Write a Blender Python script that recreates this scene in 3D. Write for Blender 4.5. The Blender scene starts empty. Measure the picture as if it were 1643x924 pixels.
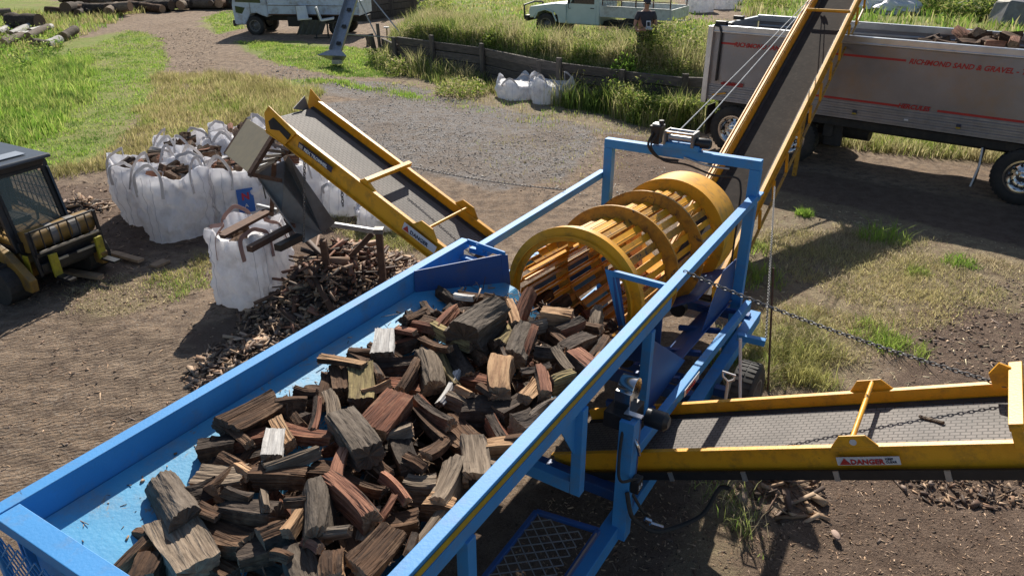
import bpy, math, random
import numpy as np
from mathutils import Vector, Matrix, Quaternion
random.seed(7); RNG = np.random.default_rng(7)
R = math.radians
S = bpy.context.scene
# ---------------- camera ----------------
HC = 4.5; FPX = 1195.; PITCH = R(26.)
cam = bpy.data.cameras.new('camera'); camo = bpy.data.objects.new('camera', cam)
S.collection.objects.link(camo); S.camera = camo
camo.location = (0, 0, HC); camo.rotation_euler = (R(90) - PITCH, 0, 0)
cam.sensor_width = 36; cam.lens = FPX / 1643 * 36; cam.clip_start = .05; cam.clip_end = 900
# ---------------- world, sun, exposure ----------------
SUN_AZ = R(2.); SUN_EL = R(37.5)          # azimuth to the right of the view heading (+Y)
w = bpy.data.worlds.new('World'); S.world = w; w.use_nodes = True
nt = w.node_tree; bg = nt.nodes['Background']; sky = nt.nodes.new('ShaderNodeTexSky')
sky.sky_type = 'NISHITA'; sky.sun_disc = False; sky.sun_elevation = SUN_EL; sky.sun_rotation = SUN_AZ
nt.links.new(sky.outputs[0], bg.inputs[0]); bg.inputs[1].default_value = .072
sl = bpy.data.lights.new('sun', 'SUN'); sl.energy = 5.; sl.angle = R(.53); sl.color = (1, .93, .82)
so = bpy.data.objects.new('sun', sl); S.collection.objects.link(so)
sdir = Vector((math.sin(SUN_AZ) * math.cos(SUN_EL), math.cos(SUN_AZ) * math.cos(SUN_EL), math.sin(SUN_EL)))
so.rotation_euler = sdir.to_track_quat('Z', 'Y').to_euler(); so.location = (0, 20, 30)
S.view_settings.view_transform = 'Standard'; S.view_settings.look = 'None'
S.view_settings.exposure = 0.58; S.view_settings.gamma = 1
S.render.engine = 'CYCLES'
S.cycles.max_bounces = 6; S.cycles.transparent_max_bounces = 12
# ---------------- geometry of the place ----------------
sp, cp = math.sin(PITCH), math.cos(PITCH)
AX = R(31.); ca, sa = math.cos(AX), math.sin(AX)
def ray(x, y):
    u = (x - 821.5) / FPX; v = (y - 462) / FPX
    return (u, cp - v * sp, -(sp + v * cp))
def G(x, y, z=0.):
    r = ray(x, y); t = (HC - z) / -r[2]; return Vector((r[0] * t, r[1] * t, z))
def W(u, v, z): return Vector((u * sa + v * ca, u * ca - v * sa, z))
EU = W(1, 0, 0); EV = W(0, 1, 0); EZ = Vector((0, 0, 1))
# ---------------- noise in numpy ----------------
def _h(i, j, s):
    n = (i * 374761393 + j * 668265263 + s * 1442695041) & 0x7fffffff
    n = ((n ^ (n >> 13)) * 1274126177) & 0x7fffffff
    return ((n ^ (n >> 16)) & 0xffff) / 65535.
def vnoise(x, y, s=0):
    xi = np.floor(x).astype(np.int64); yi = np.floor(y).astype(np.int64)
    fx = x - xi; fy = y - yi; fx = fx * fx * (3 - 2 * fx); fy = fy * fy * (3 - 2 * fy)
    a = _h(xi, yi, s); b = _h(xi + 1, yi, s); c = _h(xi, yi + 1, s); d = _h(xi + 1, yi + 1, s)
    return (a * (1 - fx) + b * fx) * (1 - fy) + (c * (1 - fx) + d * fx) * fy
def fbm(x, y, s=0, o=4):
    t = 0; a = 1; n = 0
    for k in range(o):
        t = t + a * vnoise(x * 2 ** k + 17 * k, y * 2 ** k - 11 * k, s + k); n += a; a *= .55
    return t / n
def inpoly(X, Y, P):
    r = np.zeros(X.shape, bool); n = len(P); j = n - 1
    for i in range(n):
        xi, yi = P[i]; xj, yj = P[j]
        if yi != yj:
            r ^= ((yi > Y) != (yj > Y)) & (X < (xj - xi) * (Y - yi) / (yj - yi) + xi)
        j = i
    return r
def wp(pts, z=0.): return [tuple(G(x, y, z)[:2]) for x, y in pts]
# ---------------- materials ----------------
MATS = {}
def _nw(nt, t, **k):
    n = nt.nodes.new(t)
    for a, b in k.items(): setattr(n, a, b)
    return n
def srgb(r, g, b): return tuple(((c / 255) / 12.92 if c <= 10 else ((c / 255 + .055) / 1.055) ** 2.4) for c in (r, g, b))
def mat(name, c1, c2=None, rough=.6, metal=0., scale=6., detail=6, stretch=(1, 1, 1), bump=0., bscale=30., dirt=None, dirt_amt=.5, dirt_scale=3., lo=.35, hi=.65, spec=.5, objvar=0., transl=0., coat=0., spots=None):
    if name in MATS: return MATS[name]
    m = bpy.data.materials.new(name); m.use_nodes = True; nt = m.node_tree; L = nt.links.new
    b = nt.nodes['Principled BSDF']; b.inputs['Roughness'].default_value = rough; b.inputs['Metallic'].default_value = metal
    b.inputs['Specular IOR Level'].default_value = spec
    if coat: b.inputs['Coat Weight'].default_value = coat; b.inputs['Coat Roughness'].default_value = .15
    tc = _nw(nt, 'ShaderNodeTexCoord'); mp = _nw(nt, 'ShaderNodeMapping'); mp.inputs['Scale'].default_value = stretch
    L(tc.outputs['Object'], mp.inputs[0])
    oi = _nw(nt, 'ShaderNodeObjectInfo')
    if objvar:
        va = _nw(nt, 'ShaderNodeVectorMath', operation='SCALE'); va.inputs[0].default_value = (13, 7, 5); L(oi.outputs['Random'], va.inputs['Scale']); L(va.outputs[0], mp.inputs['Location'])
    nz = _nw(nt, 'ShaderNodeTexNoise'); nz.inputs['Scale'].default_value = scale; nz.inputs['Detail'].default_value = detail; nz.inputs['Roughness'].default_value = .62
    L(mp.outputs[0], nz.inputs[0])
    mr = _nw(nt, 'ShaderNodeMapRange'); mr.inputs[1].default_value = lo; mr.inputs[2].default_value = hi; L(nz.outputs[0], mr.inputs[0])
    mx = _nw(nt, 'ShaderNodeMix', data_type='RGBA'); mx.inputs[6].default_value = (*c1, 1); mx.inputs[7].default_value = (*(c2 or tuple(c * .8 for c in c1)), 1)
    L(mr.outputs[0], mx.inputs[0]); col = mx.outputs[2]
    if dirt:
        n2 = _nw(nt, 'ShaderNodeTexNoise'); n2.inputs['Scale'].default_value = dirt_scale; n2.inputs['Detail'].default_value = 10; n2.inputs['Roughness'].default_value = .7; L(tc.outputs['Object'], n2.inputs[0])
        r2 = _nw(nt, 'ShaderNodeMapRange'); r2.inputs[1].default_value = .5; r2.inputs[2].default_value = .68; r2.inputs[4].default_value = dirt_amt; L(n2.outputs[0], r2.inputs[0])
        m2 = _nw(nt, 'ShaderNodeMix', data_type='RGBA'); m2.inputs[7].default_value = (*dirt, 1); L(col, m2.inputs[6]); L(r2.outputs[0], m2.inputs[0]); col = m2.outputs[2]
    if spots:
        n4 = _nw(nt, 'ShaderNodeTexNoise'); n4.inputs['Scale'].default_value = spots[1]; n4.inputs['Detail'].default_value = 12; n4.inputs['Roughness'].default_value = .75; n4.inputs['Distortion'].default_value = .6; L(tc.outputs['Object'], n4.inputs[0])
        r4 = _nw(nt, 'ShaderNodeMapRange'); r4.inputs[1].default_value = spots[2]; r4.inputs[2].default_value = spots[2] + .03; L(n4.outputs[0], r4.inputs[0])
        m4 = _nw(nt, 'ShaderNodeMix', data_type='RGBA'); m4.inputs[7].default_value = (*spots[0], 1); L(col, m4.inputs[6]); L(r4.outputs[0], m4.inputs[0]); col = m4.outputs[2]
    if objvar:
        hs = _nw(nt, 'ShaderNodeHueSaturation'); r3 = _nw(nt, 'ShaderNodeMapRange'); r3.inputs[3].default_value = 1 - objvar; r3.inputs[4].default_value = 1 + objvar
        L(oi.outputs['Random'], r3.inputs[0]); L(r3.outputs[0], hs.inputs['Value']); L(col, hs.inputs['Color']); col = hs.outputs[0]
    L(col, b.inputs['Base Color'])
    if bump:
        n3 = _nw(nt, 'ShaderNodeTexNoise'); n3.inputs['Scale'].default_value = bscale; n3.inputs['Detail'].default_value = 6; L(mp.outputs[0], n3.inputs[0])
        bp = _nw(nt, 'ShaderNodeBump'); bp.inputs['Strength'].default_value = min(1, bump); bp.inputs['Distance'].default_value = .01 * max(1, bump); L(n3.outputs[0], bp.inputs['Height']); L(bp.outputs[0], b.inputs['Normal'])
    if transl:
        tr = _nw(nt, 'ShaderNodeBsdfTranslucent'); L(col, tr.inputs[0]); ms = _nw(nt, 'ShaderNodeMixShader'); ms.inputs[0].default_value = transl
        L(b.outputs[0], ms.inputs[1]); L(tr.outputs[0], ms.inputs[2]); L(ms.outputs[0], nt.nodes['Material Output'].inputs[0])
    MATS[name] = m; return m
DUST = (.22, .17, .12)
BLUE = mat('blue paint', (.045, .255, .58), (.038, .23, .53), .6, spec=.45, spots=((.03, .045, .07), 9, .665), scale=3, dirt=(.16, .16, .15), dirt_amt=.35, dirt_scale=5, bump=.15, bscale=60)
BLUEW = mat('worn blue plate', (.065, .33, .56), (.05, .28, .50), .6, spots=((.20, .21, .21), 5, .60), scale=5, dirt=(.24, .25, .25), dirt_amt=.55, dirt_scale=4, bump=.25, bscale=40)
BLUE_SHADE = mat('shaded blue paint', (.015, .075, .25), (.02, .085, .28), .5, scale=4, dirt=(.08, .08, .09), dirt_amt=.5, dirt_scale=4)  # same blue with shade put into the colour, for funnel, panels and undersides
BEIGE = mat('scoured steel', (.36, .33, .29), (.27, .26, .26), .5, .25, scale=9, dirt=(.12, .20, .30), dirt_amt=.35, dirt_scale=3, bump=.3)
YEL = mat('yellow paint', (.78, .375, .015), (.70, .32, .013), .45, spots=((.10, .05, .02), 11, .67), scale=4, dirt=(.16, .09, .03), dirt_amt=.55, dirt_scale=7, bump=.15, bscale=60)
YELW = mat('worn yellow paint', (.56, .28, .025), (.38, .18, .02), .55, spots=((.08, .05, .03), 7, .58), scale=8, dirt=(.11, .055, .022), dirt_amt=.8, dirt_scale=9, bump=.3)
TAPE = mat('yellow tape', (.42, .30, .02), (.33, .23, .02), .5, scale=12)
BLACK = mat('black rubber', (.018, .018, .018), (.03, .028, .026), .75, scale=10, dirt=(.10, .08, .06), dirt_amt=.35)
BLKM = mat('black metal', (.02, .021, .024), (.03, .03, .032), .4, .3, scale=10, dirt=(.08, .065, .05), dirt_amt=.3)
STEEL = mat('galvanised steel', (.42, .43, .44), (.32, .33, .34), .4, .7, scale=14)
CHROME = mat('polished metal', (.75, .75, .76), (.6, .6, .6), .14, 1., scale=5)
RUST = mat('rusty steel', (.085, .045, .03), (.14, .075, .045), .8, .1, scale=12, bump=.4)
GREYM = mat('grey steel plate', (.16, .155, .15), (.22, .21, .2), .5, .4, scale=8, dirt=(.12, .09, .06), dirt_amt=.5, bump=.2)
TANM = mat('tan painted plate', (.27, .22, .13), (.23, .19, .12), .6, scale=10, bump=.1)
WHITE = mat('white paint', (.72, .74, .74), (.64, .66, .66), .4, scale=4, dirt=(.35, .31, .26), dirt_amt=.4)
CREAM = mat('pale tray paint', (.55, .58, .55), (.42, .45, .43), .55, scale=6, dirt=(.2, .16, .12), dirt_amt=.5)
STICK = mat('white sticker', (.62, .62, .64), (.55, .55, .57), .5, scale=6)
RED = mat('red lettering', (.45, .025, .02), (.38, .02, .02), .5)
NAVY = mat('dark lettering', (.02, .025, .06), (.02, .025, .06), .5)
LETW = mat('white lettering', (.7, .7, .7), (.7, .7, .7), .5)
GLASS = mat('dark window glass', (.02, .028, .03), (.035, .045, .045), .06, 0, scale=2, spec=.8)
ALU = mat('aluminium panel', (.28, .28, .315), (.23, .23, .255), .38, .85, scale=1.3, dirt=(.33, .22, .13), dirt_amt=.5, dirt_scale=.8, stretch=(1, 1, 1))
ALUB = mat('bright aluminium', (.62, .63, .65), (.5, .51, .53), .3, .85, scale=4)
SLEEPER = mat('weathered sleeper wood', (.13, .11, .095), (.065, .055, .048), .9, scale=3, stretch=(6, 6, 1), bump=.9, bscale=14, objvar=.25)
def mat_wood(name, c1, c2, c3, sc=(1.6, 26, 26), bump=1., lo=.38, hi=.62, objvar=.22):
    m = mat(name, c1, c2, .85, scale=1.6, stretch=sc, detail=8, lo=lo, hi=hi, dirt=c3, dirt_amt=.75, dirt_scale=7, bump=bump, bscale=1.8, objvar=objvar, spec=.2)
    return m
BARK = mat_wood('dark bark', (.030, .022, .018), (.075, .056, .044), (.14, .11, .085), sc=(5, 16, 16), bump=3.)
BARKG = mat_wood('grey bark', (.10, .078, .06), (.17, .138, .11), (.06, .05, .04), sc=(4, 18, 18), bump=3.)
SRED = mat_wood('red split wood', (.22, .088, .05), (.085, .038, .026), (.30, .16, .095), bump=3.)
STAN = mat_wood('tan split wood', (.50, .32, .18), (.33, .19, .105), (.20, .11, .065), bump=3.)
SGRY = mat_wood('grey weathered wood', (.27, .21, .155), (.12, .09, .065), (.10, .08, .06), bump=3.)
SBRN = mat_wood('brown split wood', (.12, .066, .038), (.048, .029, .02), (.24, .15, .09), bump=3.)
SMOS = mat_wood('mossy yellow wood', (.33, .26, .12), (.13, .095, .05), (.08, .06, .035), bump=3.)
SWHT = mat_wood('white ashy wood', (.62, .60, .57), (.40, .38, .36), (.22, .2, .18), bump=3.)
SPINK = mat_wood('pink split wood', (.36, .175, .11), (.17, .075, .05), (.14, .07, .05), bump=3.)
CUT = mat('sawn end grain', (.36, .24, .145), (.20, .125, .08), .9, scale=18, bump=.8, bscale=60, objvar=.3)
CUTD = mat('dark end grain', (.13, .085, .055), (.08, .055, .04), .9, scale=18, bump=.8, bscale=60, objvar=.3)
# ---------------- mesh building ----------------
COL = S.collection
def tag(o, label=None, cat=None, group=None, kind=None):
    if label: o['label'] = label
    if cat: o['category'] = cat
    if group: o['group'] = group
    if kind: o['kind'] = kind
    return o
def root(name, loc, label, cat, group=None):
    o = bpy.data.objects.new(name, None); COL.objects.link(o); o.location = loc; o.empty_display_size = .2
    return tag(o, label, cat, group)
def wloc(o):
    v = Vector((0, 0, 0))
    while o: v = v + o.location; o = o.parent
    return v
def frame(o, x, z=EZ):
    x = Vector(x).normalized(); z = Vector(z); y = z.cross(x).normalized(); z = x.cross(y).normalized()
    m = Matrix((x, y, z)).transposed().to_4x4(); m.translation = Vector(o); return m
class MB:
    def __init__(s, F=None): s.v = []; s.f = []; s.F = F
    def add(s, vs, fs):
        n = len(s.v)
        s.v += [(s.F @ Vector(p)) if s.F else Vector(p) for p in vs]; s.f += [tuple(i + n for i in f) for f in fs]; return s
    def hexa(s, b):
        return s.add(b, [(3, 2, 1, 0), (4, 5, 6, 7), (0, 1, 5, 4), (1, 2, 6, 5), (2, 3, 7, 6), (3, 0, 4, 7)])
    def box(s, c, d, X=(1, 0, 0), Z=(0, 0, 1)):
        c = Vector(c); X = Vector(X).normalized(); Z = Vector(Z); Y = Z.cross(X).normalized(); Z = X.cross(Y)
        a, b, h = X * d[0] / 2, Y * d[1] / 2, Z * d[2] / 2
        return s.hexa([c - a - b - h, c + a - b - h, c + a + b - h, c - a + b - h, c - a - b + h, c + a - b + h, c + a + b + h, c - a + b + h])
    def beam(s, p, q, w_, h_, up=(0, 0, 1)):
        p, q = Vector(p), Vector(q); return s.box((p + q) / 2, ((q - p).length, w_, h_), q - p, up)
    def plate(s, pts, t, n=None):
        P = [Vector(p) for p in pts]
        n = Vector(n) if n else (P[1] - P[0]).cross(P[2] - P[0]).normalized()
        k = len(P); o = n * t / 2
        return s.add([p - o for p in P] + [p + o for p in P], [tuple(range(k))[::-1], tuple(range(k, 2 * k))] + [(i, (i + 1) % k, k + (i + 1) % k, k + i) for i in range(k)])
    def prism(s, prof, y0, y1, top=None):      # side outline in xz, extruded along y
        k = len(prof)
        return s.add([(x, y0, z) for x, z in prof] + [(x, y1, z) for x, z in prof], [tuple(range(k)), tuple(range(k, 2 * k))[::-1]] + [(i, k + i, k + (i + 1) % k, (i + 1) % k) for i in range(k)])
    def tube(s, pts, r, n=8, cap=True):
        P = [Vector(p) for p in pts]; rr = r if isinstance(r, (list, tuple)) else [r] * len(P)
        vs = []; fs = []; pu = None
        for i, p in enumerate(P):
            t = (P[min(i + 1, len(P) - 1)] - P[max(i - 1, 0)]).normalized()
            if pu is None: pu = t.orthogonal().normalized()
            pu = (pu - t * pu.dot(t)).normalized(); b = t.cross(pu)
            for k in range(n):
                a = 2 * math.pi * k / n; vs.append(p + (pu * math.cos(a) + b * math.sin(a)) * rr[i])
        for i in range(len(P) - 1):
            for k in range(n): fs.append((i * n + k, i * n + (k + 1) % n, (i + 1) * n + (k + 1) % n, (i + 1) * n + k))
        if cap: fs += [tuple(range(n))[::-1], tuple(range(len(vs) - n, len(vs)))]
        return s.add(vs, fs)
    def lathe(s, prof, o, ax, n=32, a0=0, a1=2 * math.pi, closed=False):   # prof: (along, radius)
        o = Vector(o); ax = Vector(ax).normalized(); x = ax.orthogonal().normalized(); y = ax.cross(x); vs = []; fs = []
        full = abs(a1 - a0 - 2 * math.pi) < 1e-6; m = n if full else n + 1; k = len(prof)
        for i in range(m):
            a = a0 + (a1 - a0) * i / n; d = x * math.cos(a) + y * math.sin(a)
            vs += [o + ax * p + d * r for p, r in prof]
        for i in range(n):
            j = (i + 1) % m
            for q in range(k if closed else k - 1): fs.append((i * k + q, i * k + (q + 1) % k, j * k + (q + 1) % k, j * k + q))
        return s.add(vs, fs)
    def sphere(s, c, r, sc=(1, 1, 1), n=10):
        vs = []; fs = []
        for i in range(n + 1):
            for k in range(n * 2):
                a = math.pi * i / n; b = math.pi * k / n
                vs.append((c[0] + r * sc[0] * math.sin(a) * math.cos(b), c[1] + r * sc[1] * math.sin(a) * math.sin(b), c[2] + r * sc[2] * math.cos(a)))
        for i in range(n):
            for k in range(2 * n): fs.append((i * 2 * n + k, (i + 1) * 2 * n + k, (i + 1) * 2 * n + (k + 1) % (2 * n), i * 2 * n + (k + 1) % (2 * n)))
        return s.add(vs, fs)
    def build(s, name, m, parent=None, M=None, smooth=False, bevel=0, loc=None):
        me = bpy.data.meshes.new(name)
        if M is not None: Mi = M.inverted(); vs = [Mi @ v for v in s.v]
        else:
            if parent: off = wloc(parent)
            else:
                off = Vector(loc) if loc is not None else Vector((sum(v.x for v in s.v) / len(s.v), sum(v.y for v in s.v) / len(s.v), min(v.z for v in s.v)))
            vs = [v - off for v in s.v]
        me.from_pydata([tuple(v) for v in vs], [], s.f); me.update()
        o = bpy.data.objects.new(name, me); COL.objects.link(o)
        for mm in (m if isinstance(m, (list, tuple)) else [m]): me.materials.append(mm)
        if parent:
            o.parent = parent
        if M is not None:
            MM = M.copy()
            if parent: MM.translation = MM.translation - wloc(parent)
            o.matrix_basis = MM
        elif not parent: o.location = off
        if smooth:
            for p in me.polygons: p.use_smooth = True
            try: me.set_sharp_from_angle(angle=R(40))
            except Exception: pass
        if bevel:
            b = o.modifiers.new('bevel', 'BEVEL'); b.width = bevel; b.segments = 2; b.limit_method = 'ANGLE'; b.angle_limit = R(50)
        return o
def text(s, size, o, X, Y, m, parent, name='lettering', ext=.002, shear=0., bold=.0, align='LEFT'):
    cu = bpy.data.curves.new('t', 'FONT'); cu.body = s; cu.size = size; cu.extrude = ext; cu.shear = shear; cu.offset = bold; cu.align_x = align; cu.resolution_u = 2
    t = bpy.data.objects.new('t', cu); COL.objects.link(t); bpy.context.view_layer.update()
    me = bpy.data.meshes.new_from_object(t.evaluated_get(bpy.context.evaluated_depsgraph_get()))
    bpy.data.objects.remove(t); X = Vector(X).normalized(); Y = Vector(Y).normalized(); Z = X.cross(Y)
    M = Matrix((X, Y, Z)).transposed().to_4x4(); M.translation = Vector(o) - (wloc(parent) if parent else Vector((0, 0, 0)))
    me.transform(M); me.materials.clear(); me.materials.append(m); me.name = name
    ob = bpy.data.objects.new(name, me); COL.objects.link(ob); ob.parent = parent; return ob
def wheel(parent, c, ax, Rw, w_, rimmat=ALUB, dual=False, name='wheel', tm=BLACK):
    # ax points outward to the visible face
    c = Vector(c); ax = Vector(ax).normalized(); h = w_ / 2; n = 40
    b = MB(); b.lathe([(-h, Rw * .58), (-h, Rw * .9), (-h * .8, Rw * .985), (-h * .3, Rw), (h * .3, Rw), (h * .8, Rw * .985), (h, Rw * .9), (h, Rw * .72), (h * .9, Rw * .58)], c, ax, n)
    t = ax.orthogonal().normalized(); q = ax.cross(t)
    for i in range(36):
        a = 2 * math.pi * i / 36; d = t * math.cos(a) + q * math.sin(a)
        for sgn in (-1, 1): b.box(c + d * Rw * .998 + ax * sgn * h * .42, (w_ * .36, Rw * .1, Rw * .035), ax, d)
    ty = b.build(name, tm, parent, smooth=True)
    b = MB(); b.lathe([(h * .85, Rw * .60), (h * .98, Rw * .61), (h * .98, Rw * .55), (h * .35, Rw * .5), (h * .1, Rw * .42), (h * .15, Rw * .33), (h * .5, Rw * .22), (h * .55, Rw * .17), (h * .55, 0.001)], c, ax, n)
    nf_ = len(b.f)
    for i in range(10):
        a = 2 * math.pi * i / 10; d = t * math.cos(a) + q * math.sin(a)
        b.lathe([(0, .001), (0, Rw * .045), (.004, Rw * .045), (.004, .001)], c + ax * (h * .3) + d * Rw * .40, ax, 10)
    ro = b.build('rim', [rimmat, BLACK], ty, smooth=True)
    for k_ in range(nf_, len(ro.data.polygons)): ro.data.polygons[k_].material_index = 1
    b = MB(); b.lathe([(h * .5, Rw * .13), (h * .95, Rw * .12), (h * 1.05, Rw * .08), (h * 1.05, .001)], c, ax, 16)
    for i in range(10):
        a = 2 * math.pi * (i + .5) / 10; d = t * math.cos(a) + q * math.sin(a); b.lathe([(h * .5, Rw * .025), (h * .75, Rw * .02), (h * .76, .001)], c + d * Rw * .24, ax, 6)
    b.build('hub', rimmat, ty, smooth=True)
    return ty
CHAINM = mat('dull chain steel', (.16, .16, .165), (.10, .10, .10), .5, .6, scale=30)
def chain(p, q, sag, link, label, wire=None, m=CHAINM, sagdir=EZ):
    p, q = Vector(p), Vector(q); L = (q - p).length * (1 + 2.7 * (sag / max(.01, (q - p).length)) ** 2); n = max(3, int(L / (link * .78))); wire = wire or link * .12
    b = MB()
    def pt(t): return p.lerp(q, t) - sagdir * sag * 4 * t * (1 - t)
    for i in range(n):
        t = (i + .5) / n; c = pt(t); d = (pt(min(1, t + .01)) - pt(max(0, t - .01))).normalized(); s = d.orthogonal().normalized()
        if i % 2: s = d.cross(s)
        P = []
        for k in range(9):
            a = 2 * math.pi * k / 8; P.append(c + d * (math.cos(a) * link * .5) + s * (math.sin(a) * link * .3))
        b.tube(P, wire, 5, False)
    o = b.build('chain', m, None, smooth=True); tag(o, label, 'chain'); return o
# ---------------- terrain ----------------
WALL = [(-4.75, 28.6), (-3.97, 26.9), (-2.55, 25.7), (-.83, 24.3), (1.4, 21.5), (3.0, 20.3), (4.4, 19.3), (6.6, 19.9), (9.8, 18.0), (17, 12.6), (40, -4)]
BANK = 1.1
def wall_dist(X, Y):
    best = np.full(X.shape, 1e9); sg = np.zeros(X.shape)
    for (x0, y0), (x1, y1) in zip(WALL[:-1], WALL[1:]):
        dx, dy = x1 - x0, y1 - y0; L = math.hypot(dx, dy); dx /= L; dy /= L
        t = np.clip((X - x0) * dx + (Y - y0) * dy, 0, L); px = X - x0 - t * dx; py = Y - y0 - t * dy
        d = np.hypot(px, py); s = -dy * px + dx * py; m = d < best - 1e-9; best = np.where(m, d, best); sg = np.where(m, np.sign(s), sg)
    return best * sg
def sm(t): t = np.clip(t, 0, 1); return t * t * (3 - 2 * t)
def terr(X, Y):
    X = np.asarray(X, float); Y = np.asarray(Y, float)
    d = wall_dist(X, Y); k = sm((d - .08) / .35) * sm((X + 5.6 - (Y - 29) * .02) / 2.6)
    k2 = sm((d - .1) / 3.0)
    east = sm((X - 5.2) / 1.5); k = k * (1 - east) + k2 * east
    z = BANK * k * (1 + .12 * (fbm(X * .35, Y * .35, 5) - .5)) + .10 * (fbm(X * .5, Y * .5, 9) - .5) + .035 * (fbm(X * 2.6, Y * 2.6, 3) - .5)
    far = sm((Y - 50) / 60); return z + far * 1.5
def tz(x, y): return float(terr(np.array([x]), np.array([y]))[0])
ZG = dict(
 green=[wp([(-300, 120), (-40, 110), (60, 95), (130, 62), (215, 48), (262, 62), (268, 108), (250, 135), (230, 175), (185, 235), (120, 268), (0, 285), (-300, 330)]),
        wp([(115, 28), (240, 14), (330, 6), (360, 8), (210, 22), (120, 34)]),
        wp([(330, 30), (372, 18), (392, 45), (350, 56), (328, 45)]),
        wp([(385, 68), (480, 66), (600, 82), (640, 98), (640, 125), (540, 122), (450, 105), (395, 85)]),
        wp([(455, 128), (520, 126), (530, 134), (470, 138)]),
        wp([(0, 40), (80, 40), (130, 60), (60, 95), (-60, 110), (-300, 100), (-300, 20)]),
        wp([(-300, -30), (60, -30), (120, 25), (60, 42), (-300, 20)])],
 dry=[wp([(262, 118), (330, 128), (400, 122), (455, 140), (505, 150), (480, 175), (445, 205), (380, 240), (300, 245), (160, 275), (60, 285), (120, 265), (190, 232), (235, 175)]),
      wp([(250, 440), (300, 425), (330, 455), (280, 490), (248, 470)]), wp([(305, 400), (350, 395), (352, 440), (310, 432)]),
      wp([(130, 480), (205, 470), (240, 500), (150, 515)]),
      wp([(620, 120), (780, 128), (900, 155), (1000, 180), (1120, 205), (1130, 240), (960, 205), (800, 175), (700, 150)]),
      wp([(1230, 300), (1400, 340), (1643, 400), (1900, 440), (1900, 500), (1640, 500), (1500, 480), (1400, 520), (1400, 620), (1230, 640), (1190, 560), (1200, 400)]),
      wp([(1320, 205), (1643, 245), (1900, 280), (1900, 300), (1560, 262), (1330, 235)]),
      wp([(1120, 780), (1190, 780), (1200, 860), (1180, 924), (1090, 1000), (1060, 924)]),
      wp([(560, 560 - 130), (700, 420), (760, 380), (700, 360), (620, 350)])],
 gravel=[wp([(500, 170), (640, 150), (800, 165), (930, 195), (960, 225), (900, 290), (800, 310), (720, 290), (640, 270), (560, 235)]),
         wp([(480, 135), (600, 130), (700, 145), (640, 165), (500, 150)]),
         wp([(790, 160), (900, 175), (1000, 190), (1100, 225), (960, 215), (830, 185)]),
         wp([(1230, 320), (1300, 335), (1420, 370), (1350, 420), (1240, 420), (1210, 360)])],
 mulch_shade=[wp([(900, 760), (1130, 760), (1180, 924), (1300, 1200), (300, 1300), (600, 924)]),
        wp([(1450, 480), (1643, 430), (2200, 440), (2200, 1300), (1180, 1300), (1200, 880), (1300, 780), (1400, 640), (1480, 560)]),
        wp([(0, 300), (170, 300), (260, 370), (400, 350), (380, 420), (250, 400), (140, 450), (0, 480), (-300, 480), (-300, 300)]),
        wp([(300, 540), (400, 500), (600, 420), (640, 460), (430, 610), (320, 640)]),
        wp([(160, 300), (640, 330), (560, 420), (300, 390)]),
        wp([(1180, 330), (1260, 270), (1643, 330), (1900, 380), (1900, 450), (1643, 400), (1400, 350)]),  # cast shadow of the trailer, painted into the ground colour
        wp([(970, 215), (1100, 225), (1140, 300), (980, 300)])])
def zone(X, Y, k, rag=.55, n=4):
    t = 0
    for i in range(n):
        sc = (1.1, 3.1, .5, 6.5)[i]; am = rag * (1, .5, 1.6, .3)[i]
        dx = (fbm(X * sc, Y * sc, 40 + i) - .5) * 2 * am; dy = (fbm(X * sc, Y * sc, 60 + i) - .5) * 2 * am; a = np.zeros(X.shape, bool)
        for P in ZG[k]: a |= inpoly(X + dx, Y + dy, P)
        t = t + a.astype(float)
    return t / n
def zones(X, Y):
    g = zone(X, Y, 'green'); d = zone(X, Y, 'dry'); gr = zone(X, Y, 'gravel'); mu = zone(X, Y, 'mulch_shade')
    wd = wall_dist(X, Y); bank = sm(wd / .3) * sm((X + 5.6) / 2)
    track = np.exp(-((X - (7.2 + (Y - 27) * .18)) / 1.9) ** 2) * sm((Y - 25) / 4)          # dirt track behind the ute
    far = sm((Y - 44) / 6) * (X > -16) * (X < 3) * .8
    g = np.clip(np.maximum(g, bank * (1 - track * 1.2)), 0, 1); d = np.clip(d - g * .5, 0, 1); mu = mu * (1 - g); gr = gr * (1 - g)
    return g, d, gr, mu
xs = np.concatenate([-np.geomspace(15, 260, 60)[::-1], np.linspace(-14.9, 14.9, 330), np.geomspace(15, 260, 60)])
ys = np.concatenate([-np.geomspace(1, 120, 14)[::-1], np.linspace(-.5, 3, 8), np.linspace(3.1, 30, 310), np.linspace(30.2, 58, 110), np.geomspace(59, 420, 30)])
XX, YY = np.meshgrid(xs, ys); X1 = XX.ravel(); Y1 = YY.ravel(); Z1 = terr(X1, Y1)
g, d, gr, mu = zones(X1, Y1)
nx, ny = len(xs), len(ys)
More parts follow.
